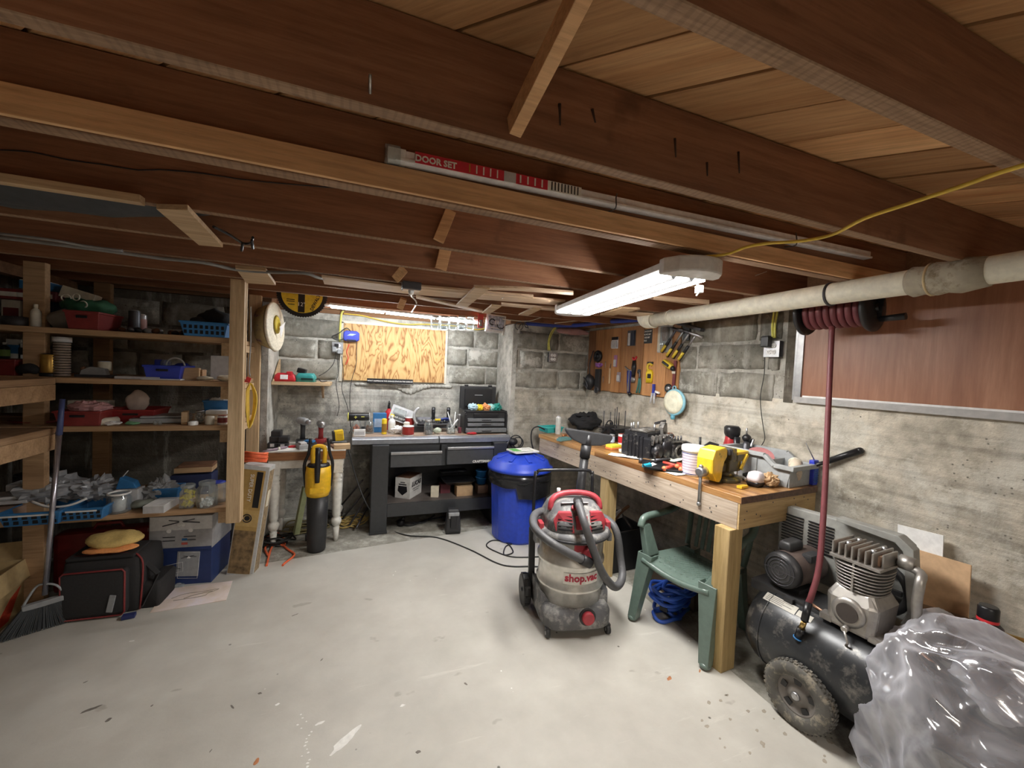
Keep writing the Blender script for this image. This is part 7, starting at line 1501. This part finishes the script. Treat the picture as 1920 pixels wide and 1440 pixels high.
M_capt = plain('vac caster', (.03, .03, .03), .5)
for s in (-1, 1):

    c = part('caster', MB().box((s*.185, -.20, .05), (.03, .03, .02)), M_blk2, t, .003); part('caster_wheel', MB().cyl((s*.185-.012, -.205, .0265), (s*.185+.012, -.205, .0265), .026, seg=18), M_capt, c); part('hub', MB().cyl((s*.185-.014, -.205, .0265), (s*.185+.014, -.205, .0265), .010, seg=12), M_steel, c)
    wh = part('rear_wheel', MB().lathe([(.06, -.02), (.093, -.024), (.10, -.015), (.10, .015), (.093, .024), (.06, .02)], c=(s*.255, .14, .10), d=(1, 0, 0), seg=40), M_blk2, t)
    part('hub', MB().lathe([(.058, -.012), (.05, .012)], c=(s*.255, .14, .10), d=(1, 0, 0), seg=20).cyl((s*.255-.03, .14, .10), (s*.255+.03, .14, .10), .014), M_dsteel, wh)
    for k in range(22):
        a = 2*math.pi*k/22; part('tread', MB().box((s*.255, .14+.101*math.cos(a), .10+.101*math.sin(a)), (.034, .012, .006), rx=a+math.pi/2), M_black, wh) if k % 2 else None
part('axle', MB().cyl((-.25, .14, .10), (.25, .14, .10), .01), M_dsteel, t); part('riser', MB().bar((-.215, .13, .08), (-.215, .18, .5), .04, .03).bar((.215, .13, .08), (.215, .18, .5), .04, .03), M_blk2, t, .004)
part('push_handle', MB().tube([(-.205, .2, .3), (-.205, .21, .82), (-.19, .21, .86), (-.15, .21, .88), (.15, .21, .88), (.19, .21, .86), (.205, .21, .82), (.205, .2, .3)], .011, 10, sub=3), M_black, t)
# hose, ribbed
def ribbed(pts, r, sub=10):
    P = smooth_path([V(p) for p in pts], sub); out = [P[0]]; acc = 0; step = .0045
    for a, b_ in zip(P, P[1:]):
        L = (b_-a).length; d = 0
        while acc+(L-d) >= step: d += step-acc; out.append(a.lerp(b_, d/L)); acc = 0
        acc += L-d
    return MB().tube(out, r, 14, radii=[r*(1.0 if k % 2 else .90) for k in range(len(out))])
hz = [LV(1098, 1052, 1.93), LV(1065, 1036, 1.94), LV(1030, 1015, 1.99), LV(1003, 990, 2.10), LV(1001, 968, 2.22), LV(1018, 958, 2.32), (0, .20, .60), (.17, .17, .60), LV(1150, 985, 2.12), LV(1164, 1050, 2.06), LV(1166, 1085, 2.0), LV(1152, 1100, 1.95), LV(1130, 1075, 1.92), LV(1112, 1030, 1.93), LV(1097, 985, 1.95), LV(1088, 955, 2.02), LV(1084, 942, 2.07)]
part('hose', ribbed(hz, .024), M_vhose, t); part('hose_cuff', MB().tube([LV(1106, 1056, 1.935), LV(1090, 1048, 1.93)], .029, 14).tube([LV(1086, 948, 2.05), LV(1083, 938, 2.10)], .028, 14), M_blk2, t)
w0, w1, w2 = LV(1086, 935, 2.45), LV(1096, 858, 2.45), LV(1100, 832, 2.45)
part('wand', MB().tube([w0-V((.02, 0, .25)), w0, w1], .027, 16, radii=[.034, .033, .030]), M_blk2, t); part('wand_collar', MB().tube([w1, w1.lerp(w2, .9)], .036, 16), M_blk2, t)
n0 = LV(1104, 815, 2.45)
part('floor_nozzle', MB().prism([(-.17, .045), (.17, -.0), (.172, -.02), (.15, -.055), (.09, -.075), (.02, -.075), (-.05, -.065), (-.12, -.035), (-.16, .005), (-.175, .03)], (0, .05, 0), tuple(n0+V((0, -.025, .0)))), plain('nozzle grey', (.032, .033, .036), .5, dirt=((.09, .09, .09), .62, 12)), t, .008)
part('nozzle_neck', MB().tube([w2-V((0, 0, .02)), n0+V((0, -.012, .0))], .028, 16, radii=[.033, .018]), M_blk2, t)
# ---- green plastic chair
M_ch = plain('green resin', (.115, .165, .14), .38, coat=.3)
t = thing('plastic_chair', 'sage green plastic armchair pushed under the long bench', 'chair', (1.99, 1.865, 0), -1.35)
def seatf(u, v):
    x = (u-.5)*(.44-.05*v); y = -.23+.42*v; z_ = .425-.030*math.sin(math.pi*u)-.022*v+(-.02*max(0, .12-v)/.12)
    return (x, y, z_)
mb = MB().grid(seatf, 20, 16); mb.grid(lambda u, v: tuple(V(seatf(u, v))-V((0, 0, .012))), 20, 16)
part('seat', mb, M_ch, t)
part('seat_lip', MB().tube([tuple(V(seatf(u/12, 0))-V((0, 0, .014))) for u in range(13)], .018, 10), M_ch, t)
mb = MB()
for k in range(-8, 9):
    for s in (-1, 1):
        pts = []
        for j in range(9):
            v = .1+.8*j/8; u = .5+k*.085+s*(v-.5)*.75
            if .1 < u < .9: pts.append(V(seatf(u, v))+V((0, 0, .0008)))
        if len(pts) > 1: mb.tube(pts, .0022, 4)
part('seat_lattice', mb, M_ch, t)
def leg(nm, x0, y0, z0, x1, y1, z1, w0, w1, d0, d1):
    # U-section leg that tapers toward the foot
    def sec(x, y, z_, w, d, s): return [(x-w/2, y-d/2, z_), (x+w/2, y-d/2, z_), (x+w/2, y+d/2, z_), (x+w/2-.006, y+d/2, z_), (x+w/2-.006, y-d/2+.008, z_), (x-w/2+.006, y-d/2+.008, z_), (x-w/2+.006, y+d/2, z_), (x-w/2, y+d/2, z_)]
    part(nm, MB().loft([sec(x1, y1, z1, w1, d1, 1), sec(x1*.6+x0*.4, y1*.6+y0*.4, z1*.6+z0*.4, w1*.7+w0*.3, d1*.7+d0*.3, 1), sec(x0, y0, z0, w0, d0, 1)], smooth=False), M_ch, t, .002, bseg=1)
for s in (-1, 1):
    leg('leg', s*.205, -.20, .43, s*.24, -.265, .02, .105, .055, .07, .05); leg('leg', s*.15, .19, .41, s*.17, .28, .0, .08, .045, .07, .045)
    part('foot', MB().sph((s*.242, -.27, .018), .03, sc=(1, 1, .6)), M_ch, t)
    q = .03 if s > 0 else 0
    part('arm_post', MB().loft([[(s*.205-.025, -.225, .42), (s*.205+.025, -.225, .42), (s*.205+.025, -.12, .42), (s*.205-.025, -.12, .42)], [(s*.255-.02+q, -.22+q*2, .60), (s*.255+.02+q, -.22+q*2, .60), (s*.255+.02+q, -.15+q*2, .60), (s*.255-.02+q, -.15+q*2, .60)]], smooth=False), M_ch, t, .008)
    part('armrest', MB().tube([(s*.255+q, -.225+2*q, .585), (s*.258+q, -.20+2*q, .632), (s*.26+q, -.13+q, .645), (s*.265, .0, .64), (s*.255, .12, .655), (s*.23, .21, .70)], .022, 10, sub=3, radii=None), M_ch, t)
    part('back_post', MB().tube([(s*.185, .19, .42), (s*.195, .225, .55), (s*.20, .25, .70), (s*.18, .275, .74)], .018, 8, sub=3), M_ch, t)
for k in range(7):
    x = -.135+.045*k; part('back_slat', MB().bar((x*.95, .195, .42), (x, .265, .745), .026, .007, up=(0, 1, 0)), M_ch, t, .002)
part('back_top', MB().tube([(-.18, .275, .735), (-.1, .285, .75), (.1, .285, .75), (.18, .275, .735)], .016, 8, sub=3), M_ch, t)
tangle('royal blue tie down straps heaped on the floor beneath the chair', V((1.95, 2.02, 0)), .14, plain('strap blue', (.02, .08, .42), .5), 12, .012, .02, 31, 'strap_heap', .7)
solo('strap_ratchet', MB().box((0, 0, .02), (.09, .05, .03)).cyl((-.03, 0, .04), (.04, 0, .055), .008), M_black, 'black ratchet buckle lying in the blue straps', 'buckle', (1.90, 2.0, .05), .4, .004)
solo('blue_hoop', MB().torus((0, 0, .012), (0, 0, 1), .075, .011, 26, 8), plain('hoop blue', (.03, .15, .38), .5), 'blue hoop lying on the floor beside the chair leg', 'hoop', at(1268, 1137, z=0))
# under the bench
M_crt = plain('crate black', (.012, .012, .013), .5)
p = at(1165, 1062, z=0); t = tray('storage_crate', 'black crate of scrap standing under the long bench behind the vacuum', (2.02, 2.74, 0), .34, .36, .33, M_crt, rz=WR, handle=False, cat='crate')
for i, (a, b_, m_, lb) in enumerate((((-.1, -.05, .30), (.12, .0, .46), M_brown, 'rusty clamp arm sticking out of the black crate'), ((.0, .08, .3), (-.12, -.1, .44), M_grey, 'grey bar leaning out of the black crate'), ((.1, -.08, .3), (.02, .1, .42), M_dsteel, 'dark bar lying across the black crate'))): solo('scrap_bar', MB().tube([V(a), V(a).lerp(V(b_), .5)+V((0, 0, .03)), V(b_)], .013, 8, sub=3), m_, lb, 'bar', (2.02, 2.74, 0))
solo('white_offcut', MB().prism([(-.06, 0), (.09, .02), (.07, .09), (-.02, .06)], (0, .008, 0), (0, 0, 0)), M_lgrey, 'white triangular offcut propped in the black crate', 'offcut', (1.98, 2.70, .36), .2)
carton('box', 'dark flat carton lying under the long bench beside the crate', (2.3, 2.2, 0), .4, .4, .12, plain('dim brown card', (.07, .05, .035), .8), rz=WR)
# ---- compressor
M_tank = plain('tank black', (.030, .032, .035), .32, .2, dirt=((.16, .15, .135), .56, 9)); M_al = plain('dusty aluminium', (.38, .36, .335), .42, .7, dirt=((.20, .16, .13), .6, 12)); M_brk = plain('bracket black', (.04, .04, .042), .4)
t = thing('air_compressor', 'large black wheeled air compressor with aluminium pump against the right wall', 'compressor', (2.08, 1.52, 0), WR)
part('tank', MB().lathe([(.03, .0), (.11, .015), (.165, .045), (.192, .09), (.20, .14), (.20, .98), (.192, 1.03), (.165, 1.07), (.11, 1.10), (.03, 1.115)], c=(0, 0, .285), d=(0, -1, 0), seg=56), M_tank, t)
part('weld_seam', MB().torus((0, -.13, .285), (0, 1, 0), .2, .0035, 48, 5).torus((0, -.99, .285), (0, 1, 0), .2, .0035, 48, 5), M_tank, t)
# curved paper labels on the tank
def tlabel(s0_, s1_, a0_, a1_, mat, r=.2022):
    me = MB().grid(lambda u, v: (-r*math.cos(a0_+(a1_-a0_)*v), -(s0_+(s1_-s0_)*u), .285+r*math.sin(a0_+(a1_-a0_)*v)), 6, 8).mesh('paper_label'); return me
part('rating_label', tlabel(.10, .25, .90, 1.13, 0), plain('label cream', (.50, .48, .42), .5), t); part('rating_label', tlabel(.255, .32, .92, 1.08, 0), plain('label cream', (.50, .48, .42), .5), t)
for k in range(4): 
    me = MB().grid(lambda u, v: (-.2032*math.cos(.94+.045*k+.012*v), -(.11+(.08+.04*(k % 2))*u), .285+.2032*math.sin(.94+.045*k+.012*v)), 4, 3).mesh('printed_line'); part('printed_line', me, M_black, t)
def bigwheel(x, y, z_, r, lab=None):
    w = part('wheel', MB().lathe([(.08, .02), (.08, -.024), (.088, -.034), (.12, -.036), (r-.006, -.03), (r, -.02), (r, .02), (r-.006, .03), (.12, .036), (.085, .030), (.08, .02)], c=(x, y, z_), d=(1, 0, 0), seg=48, cap=False), plain('grey tyre', (.10, .095, .085), .8, dirt=((.26, .23, .18), .5, 22)), t)
    mb = MB()
    for k in range(44):
        a = 2*math.pi*k/44
        for q in (-1, 0, 1): mb.box((x+q*.0175, y+(r+.001)*math.cos(a+q*.07), z_+(r+.001)*math.sin(a+q*.07)), (.013, .011, .007), rx=a+q*.07+math.pi/2)
    o = part('tread', mb, plain('grey tyre', (.13, .12, .10), .8), w); o['kind'] = 'stuff'
    part('rim_dish', MB().lathe([(.082, .02), (.081, -.024), (.075, -.018), (.06, -.008), (.045, -.010), (.03, -.020), (.018, -.022)], c=(x, y, z_), d=(1, 0, 0), seg=36), plain('taupe rim', (.16, .145, .13), .5), w)
    for k in range(5):
        a = 2*math.pi*k/5+.3; part('rim_opening', MB().prism([(-.012, -.01), (.012, -.01), (.018, .016), (-.018, .016)], (.006, 0, 0), (x-.016, y+.058*math.cos(a), z_+.058*math.sin(a)), (0, -math.sin(a), math.cos(a)), (0, math.cos(a), math.sin(a))), M_black, w)
    part('hub_cap', MB().lathe([(.018, 0), (.018, -.008), (.012, -.012)], c=(x-.022, y, z_), d=(1, 0, 0), seg=18), M_steel, w); return w
bigwheel(-.205, -.335, .142, .14); bigwheel(.23, -.335, .142, .14)
part('axle', MB().cyl((-.2, -.335, .142), (.22, -.335, .142), .012), M_brk, t); part('foot', MB().box((-.08, -1.0, .05), (.05, .05, .1)).box((.08, -1.0, .05), (.05, .05, .1)), M_brk, t)
part('axle_bracket', MB().bar((-.1, -.335, .142), (-.1, -.30, .2), .05, .01), M_brk, t)
# platform
part('platform', MB().box((.03, -.43, .487), (.20, .86, .012)).box((-.065, -.43, .465), (.008, .86, .045)), M_brk, t, .002); part('platform_foot', MB().box((0, -.2, .47), (.18, .04, .04)), M_brk, t); part('platform_foot', MB().box((0, -.7, .47), (.18, .04, .04)), M_brk, t)
# motor: axis along x, fan end toward the room
c = V((.06, -.145, .60)); rm = .088
part('motor', MB().lathe([(.06, -.13), (.082, -.125), (rm, -.105), (rm, .12), (.08, .135), (.03, .14)], c=c, d=(1, 0, 0), seg=36), plain('motor grey brown', (.16, .12, .105), .5, .3), t)
part('fan_cover', MB().lathe([(.02, -.142), (.06, -.14), (.086, -.128), (rm+.002, -.10)], c=c, d=(1, 0, 0), seg=36), M_brk, t)
for k in range(4): part('fan_ring', MB().torus(tuple(c+V((-.141, 0, 0))), (1, 0, 0), .022+.016*k, .0028, 28, 5), M_dsteel, t)
part('fan_spoke', MB().bar(tuple(c+V((-.141, 0, -.075))), tuple(c+V((-.141, 0, .075))), .004).bar(tuple(c+V((-.141, -.075, 0))), tuple(c+V((-.141, .075, 0))), .004), M_dsteel, t)
part('capacitor', MB().loft([sup(.055, .028, .0), sup(.06, .032, .02), sup(.058, .03, .045), sup(.045, .02, .055)]).xf(Matrix.Translation(c+V((-.02, .02, rm-.01)))), M_brk, t); part('capacitor', MB().box(tuple(c+V((.02, -.06, .07))), (.10, .05, .04)), M_brk, t, .012)
part('motor_foot', MB().box(tuple(c+V((0, 0, -.1))), (.14, .12, .02)), M_brk, t, .003)
# pump
c = V((-.005, -.455, .485))
part('crankcase', MB().loft([[(c.x+x, c.y+y_, c.z) for x, y_ in ((-.085, -.085), (.085, -.085), (.085, .085), (-.085, .085), (-.1, .06), (-.1, -.06))], [(c.x+x, c.y+y_, c.z+.13) for x, y_ in ((-.085, -.095), (.095, -.095), (.095, .095), (-.085, .095), (-.105, .07), (-.105, -.07))], [(c.x+x, c.y+y_, c.z+.18) for x, y_ in ((-.07, -.07), (.075, -.07), (.075, .07), (-.07, .07), (-.075, .05), (-.075, -.05))]], smooth=False), M_al, t, .012)
part('bearing_cover', MB().lathe([(.062, 0), (.062, .012), (.045, .018)], c=(c.x-.10, c.y, c.z+.085), d=(-1, 0, 0), seg=30), M_al, t); part('cover_plug', MB().lathe([(.04, .016), (.04, .022)], c=(c.x-.10, c.y, c.z+.085), d=(-1, 0, 0), seg=26), plain('brown black plug', (.05, .04, .035), .6), t)
part('mount_lug', MB().box((c.x-.07, c.y-.09, c.z+.01), (.05, .05, .03)).box((c.x-.07, c.y+.09, c.z+.01), (.05, .05, .03)).box((c.x, c.y, c.z+.01), (.18, .22, .02)), M_al, t, .006)
part('drain_valve', MB().cyl((c.x-.1, c.y, c.z+.02), (c.x-.135, c.y, c.z+.015), .012, seg=10).tube([(c.x-.13, c.y, c.z+.01), (c.x-.14, c.y-.02, c.z-.03), (c.x-.13, c.y-.01, c.z-.05)], .005, 6), M_al, t)
part('cylinder_barrel', MB().cyl((c.x, c.y, c.z+.17), (c.x, c.y, c.z+.30), .06, seg=28), M_dsteel, t)
for k in range(8):
    part('cooling_fin', MB().loft([rr(.088+.002*k, .085+.002*k, c.z+.178+.0145*k, 0, .75, 28), rr(.088+.002*k, .085+.002*k, c.z+.183+.0145*k, 0, .75, 28)]).xf(Matrix.Translation((c.x, c.y, 0))), M_al, t)
part('fin_tie', MB().box((c.x-.093, c.y, c.z+.235), (.006, .008, .12)), M_al, t)
part('head_plate', MB().box((c.x, c.y, c.z+.302), (.19, .185, .014)), M_al, t, .004)
for k in range(8): part('head_fin', MB().box((c.x-.0, c.y+.084-.024*k, c.z+.335), (.175 if k < 7 else .12, .008, .06)), M_al, t, .004)
part('head_block', MB().box((c.x+.01, c.y, c.z+.33), (.12, .15, .045)), plain('rusty gasket', (.42, .28, .20), .7), t, .004)
for k in range(4): part('head_bolt', MB().cyl((c.x-.04+.09*(k % 2), c.y-.045+.09*(k//2), c.z+.34), (c.x-.04+.09*(k % 2), c.y-.045+.09*(k//2), c.z+.368), .010, seg=6), M_steel, t)
part('air_filter', MB().cyl((c.x+.05, c.y-.1, c.z+.33), (c.x+.05, c.y-.15, c.z+.33), .03, seg=18), M_al, t)
part('outlet_pipe', MB().tube([(c.x+.06, c.y-.09, c.z+.32), (c.x+.03, c.y-.17, c.z+.315), (c.x-.01, c.y-.185, c.z+.29), (c.x-.01, c.y-.18, c.z+.2), (c.x+.01, c.y-.18, c.z+.1), (c.x+.0, c.y-.18, c.z+.06), (c.x+.04, c.y-.2, c.z+.04)], .017, 12, sub=4, radii=None), M_al, t)
part('copper_line', MB().tube([(c.x-.06, c.y+.16, c.z+.02), (c.x-.07, c.y+.08, c.z+.01), (c.x-.09, c.y+.02, c.z+.0)], .007, 8, sub=3).tube([(c.x+.03, c.y-.15, c.z+.02), (c.x-.04, c.y-.3, c.z-.01), (c.x-.05, c.y-.5, c.z-.02)], .010, 8, sub=3), plain('aged copper', (.30, .17, .11), .4, .6), t)
# belt guard with louvres, on the wall side
M_bg = plain('belt guard grey', (.30, .30, .28), .5)
part('belt_guard', MB().prism([(.04, .50), (-.53, .49), (-.56, .55), (-.53, .84), (-.49, .87), (.0, .85), (.05, .80)], (.05, 0, 0), (.22, 0, 0), (0, 1, 0), (0, 0, 1)), M_bg, t, .008)
for k in range(10): part('louvre', MB().box((.216, -.03, .66+.016*k), (.006, .11, .006)).box((.216, -.17, .66+.016*k), (.006, .12, .006)), M_black, t)
part('guard_edge', MB().prism([(-.26, .865), (-.49, .85), (-.52, .82), (-.55, .56), (-.53, .50), (-.56, .50), (-.58, .55), (-.555, .84), (-.50, .885), (-.26, .885)], (.06, 0, 0), (.16, 0, 0), (0, 1, 0), (0, 0, 1)), M_bg, t, .004)
part('flywheel', MB().torus((.185, -.42, .62), (1, 0, 0), .12, .016, 32, 8).bar((.185, -.42, .5), (.185, -.42, .74), .02).bar((.185, -.52, .62), (.185, -.28, .62), .02), M_brk, t)
# pressure regulator standing behind the film
t = thing('pressure_regulator', 'black capped pressure regulator with a red band behind the plastic film', 'regulator', at(1850, 1185, x=2.40)); 
part('cap', MB().lathe([(.028, .045), (.031, .05), (.031, .10), (.026, .108)], seg=24), M_black, t); part('red_band', MB().lathe([(.0315, .046), (.0315, .058)], seg=24, cap=False), plain('signal red', (.7, .04, .05), .4), t); part('body', MB().lathe([(.03, .0), (.045, .005), (.045, .03), (.03, .045)], seg=24), M_blk2, t)
part('stem', MB().cyl((0, 0, -.16), (0, 0, .0), .02), M_dsteel, t); part('fitting', MB().cyl((-.06, .03, .0), (-.03, .01, .01), .014).cyl((.03, -.01, 0), (.10, -.10, -.01), .012), plain('brass', (.55, .38, .14), .3, .9), t); part('lever', MB().box((.10, -.09, .02), (.012, .012, .08), ry=.2), plain('signal red', (.7, .04, .05), .4), t, .003)
solo('copper_line', MB().tube([at(1885, 1195, x=2.5), at(1910, 1200, x=2.5), at(1950, 1215, x=2.5)], .009, 8), plain('aged copper', (.30, .17, .11), .4, .6), 'aged copper line running right from the regulator', 'pipe')
# panels leaning on the wall
def lean(nm, lab, corners, th, mat, off0, off1):
    # bottom corners at off1 from wall, top ones at off0
    P = []
    for (x, y_), of in zip(corners, (off0, off0, off1, off1)):
        q = rwl(x, y_, of); P.append(rww(q.x, q.y, q.z))
    c = sum(P, V((0, 0, 0)))/4; n = (P[1]-P[0]).cross(P[2]-P[0]).normalized()*th
    mb = MB(); A = [mb.b.verts.new(p-c) for p in P]; B_ = [mb.b.verts.new(p-c+n) for p in P]
    mb.b.faces.new(A); mb.b.faces.new(B_[::-1])
    for k in range(4): mb.b.faces.new((A[k], A[(k+1) % 4], B_[(k+1) % 4], B_[k]))
    return solo(nm, mb, mat, lab, 'panel', c, bev=.001)
lean('leaning_sheet', 'white panel leaning on the wall behind the tan board', ((1683, 983), (1769, 1004), (1766, 1090), (1683, 1060)), .008, M_white, .05, .09)
lean('leaning_sheet', 'tan fibreboard leaning on the wall behind the compressor', ((1672, 1016), (1821, 1060), (1815, 1160), (1672, 1115)), .01, plain('tan fibreboard', (.58, .38, .22), .7), .09, .13)
lean('leaning_sheet', 'low brown board below the tan fibreboard', ((1690, 1120), (1816, 1158), (1812, 1215), (1690, 1180)), .01, plain('brown board', (.24, .15, .09), .7), .15, .19)
# ---- plastic film heap over the near end of the compressor
def filmmat():
    m = bpy.data.materials.new('crumpled poly film'); m.use_nodes = True; nt = m.node_tree; nt.nodes.remove(nt.nodes['Principled BSDF']); out = nt.nodes['Material Output']
    vec = mapping(nt); rm_ = N(nt, 'ShaderNodeTexNoise', noise_type='RIDGED_MULTIFRACTAL'); rm_.inputs['Scale'].default_value = 4; rm_.inputs['Detail'].default_value = 5; rm_.inputs['Distortion'].default_value = .5; lk(nt, mapping(nt, (.8, 1.8, 1.5), (.5, .6, .3)), rm_.inputs['Vector'])
    bm_ = N(nt, 'ShaderNodeBump'); bm_.inputs['Strength'].default_value = .8; bm_.inputs['Distance'].default_value = .014; lk(nt, rm_.outputs['Fac'], bm_.inputs['Height'])
    tr_ = N(nt, 'ShaderNodeBsdfTransparent'); tr_.inputs[0].default_value = (.98, .98, 1, 1); g = N(nt, 'ShaderNodeBsdfGlossy'); g.inputs['Roughness'].default_value = .13; lk(nt, bm_.outputs[0], g.inputs['Normal'])
    d = N(nt, 'ShaderNodeBsdfDiffuse'); d.inputs[0].default_value = (.93, .93, 1, 1); lk(nt, bm_.outputs[0], d.inputs['Normal']); tl = N(nt, 'ShaderNodeBsdfTranslucent'); tl.inputs[0].default_value = (.85, .86, .93, 1)
    ms = N(nt, 'ShaderNodeMixShader'); ms.inputs[0].default_value = .45; lk(nt, d.outputs[0], ms.inputs[1]); lk(nt, tl.outputs[0], ms.inputs[2])
    lw = N(nt, 'ShaderNodeLayerWeight'); lw.inputs[0].default_value = .45; lk(nt, bm_.outputs[0], lw.inputs['Normal'])
    f1 = noise_(nt, vec, 4, 4, .6, .8); fac = mix(nt, .45, ramp(nt, lw.outputs['Facing'], [(.1, (.16,)*3), (.85, (.92,)*3)]), ramp(nt, f1, [(.35, (.08,)*3), (.65, (.9,)*3)]))
    m1 = N(nt, 'ShaderNodeMixShader'); lk(nt, fac, m1.inputs[0]); lk(nt, tr_.outputs[0], m1.inputs[1]); lk(nt, ms.outputs[0], m1.inputs[2])
    m2 = N(nt, 'ShaderNodeMixShader'); m2.inputs[0].default_value = .15; lk(nt, m1.outputs[0], m2.inputs[1]); lk(nt, g.outputs[0], m2.inputs[2]); lk(nt, m2.outputs[0], out.inputs[0]); return m
M_poly = filmmat()
def filmheap(name, lab, c, size, seed, amp, folds=7, apex=(0, 0, 0)):
    def f(u, v):
        a = 2*math.pi*u; ph = math.pi*.5*v
        d = V((math.cos(a)*math.sin(ph)*size[0], math.sin(a)*math.sin(ph)*size[1], math.cos(ph)**.8*size[2] if v < 1 else 0))
        n = V((math.cos(a)*math.sin(ph), math.sin(a)*math.sin(ph), math.cos(ph)))
        al = V((.55, -.62, -.56)); k_ = d.dot(al); q = (d-al*k_)*4.2+al*k_*1.1+V((seed, 0, 0))
        r_ = (1-abs(mnoise.noise(q))*3.4)*.6+.3*(1-abs(mnoise.noise(q*2.2+V((5, 0, 0))))*3)+.10*(1-abs(mnoise.noise(q*4.5))*3)
        r_ += .45*math.sin(a*folds+3*mnoise.noise(d*2))*v*v
        p = V(c)+V(apex)*(1-v)**1.3+d+n*amp*r_; p.z = max(p.z, .004+.004*mnoise.noise(d*9)); p.x = min(p.x, 2.73-.083*p.y-.004*v); return p
    mb = MB(); mb.grid(f, 170, 90, closed_u=True); return mb
t = thing('plastic_sheeting', 'crumpled clear plastic sheeting draped over the near end of the compressor', 'plastic sheet', (0, 0, 0))
part('sheet', filmheap('', '', (2.26, .60, 0), (.43, .42, .65), 3, .055, 9, (-.14, .19, .0)), M_poly, t); part('inner_fold', filmheap('', '', (2.34, .56, 0), (.34, .34, .56), 8, .07, 6, (-.06, .12, 0)), M_poly, t)
t = thing('plastic_sheeting', 'low tail of clear plastic sheeting spilling onto the floor at the lower right', 'plastic sheet', (0, 0, 0))
part('sheet', filmheap('', '', (1.84, .78, 0), (.16, .17, .07), 14, .03, 7), M_poly, t)
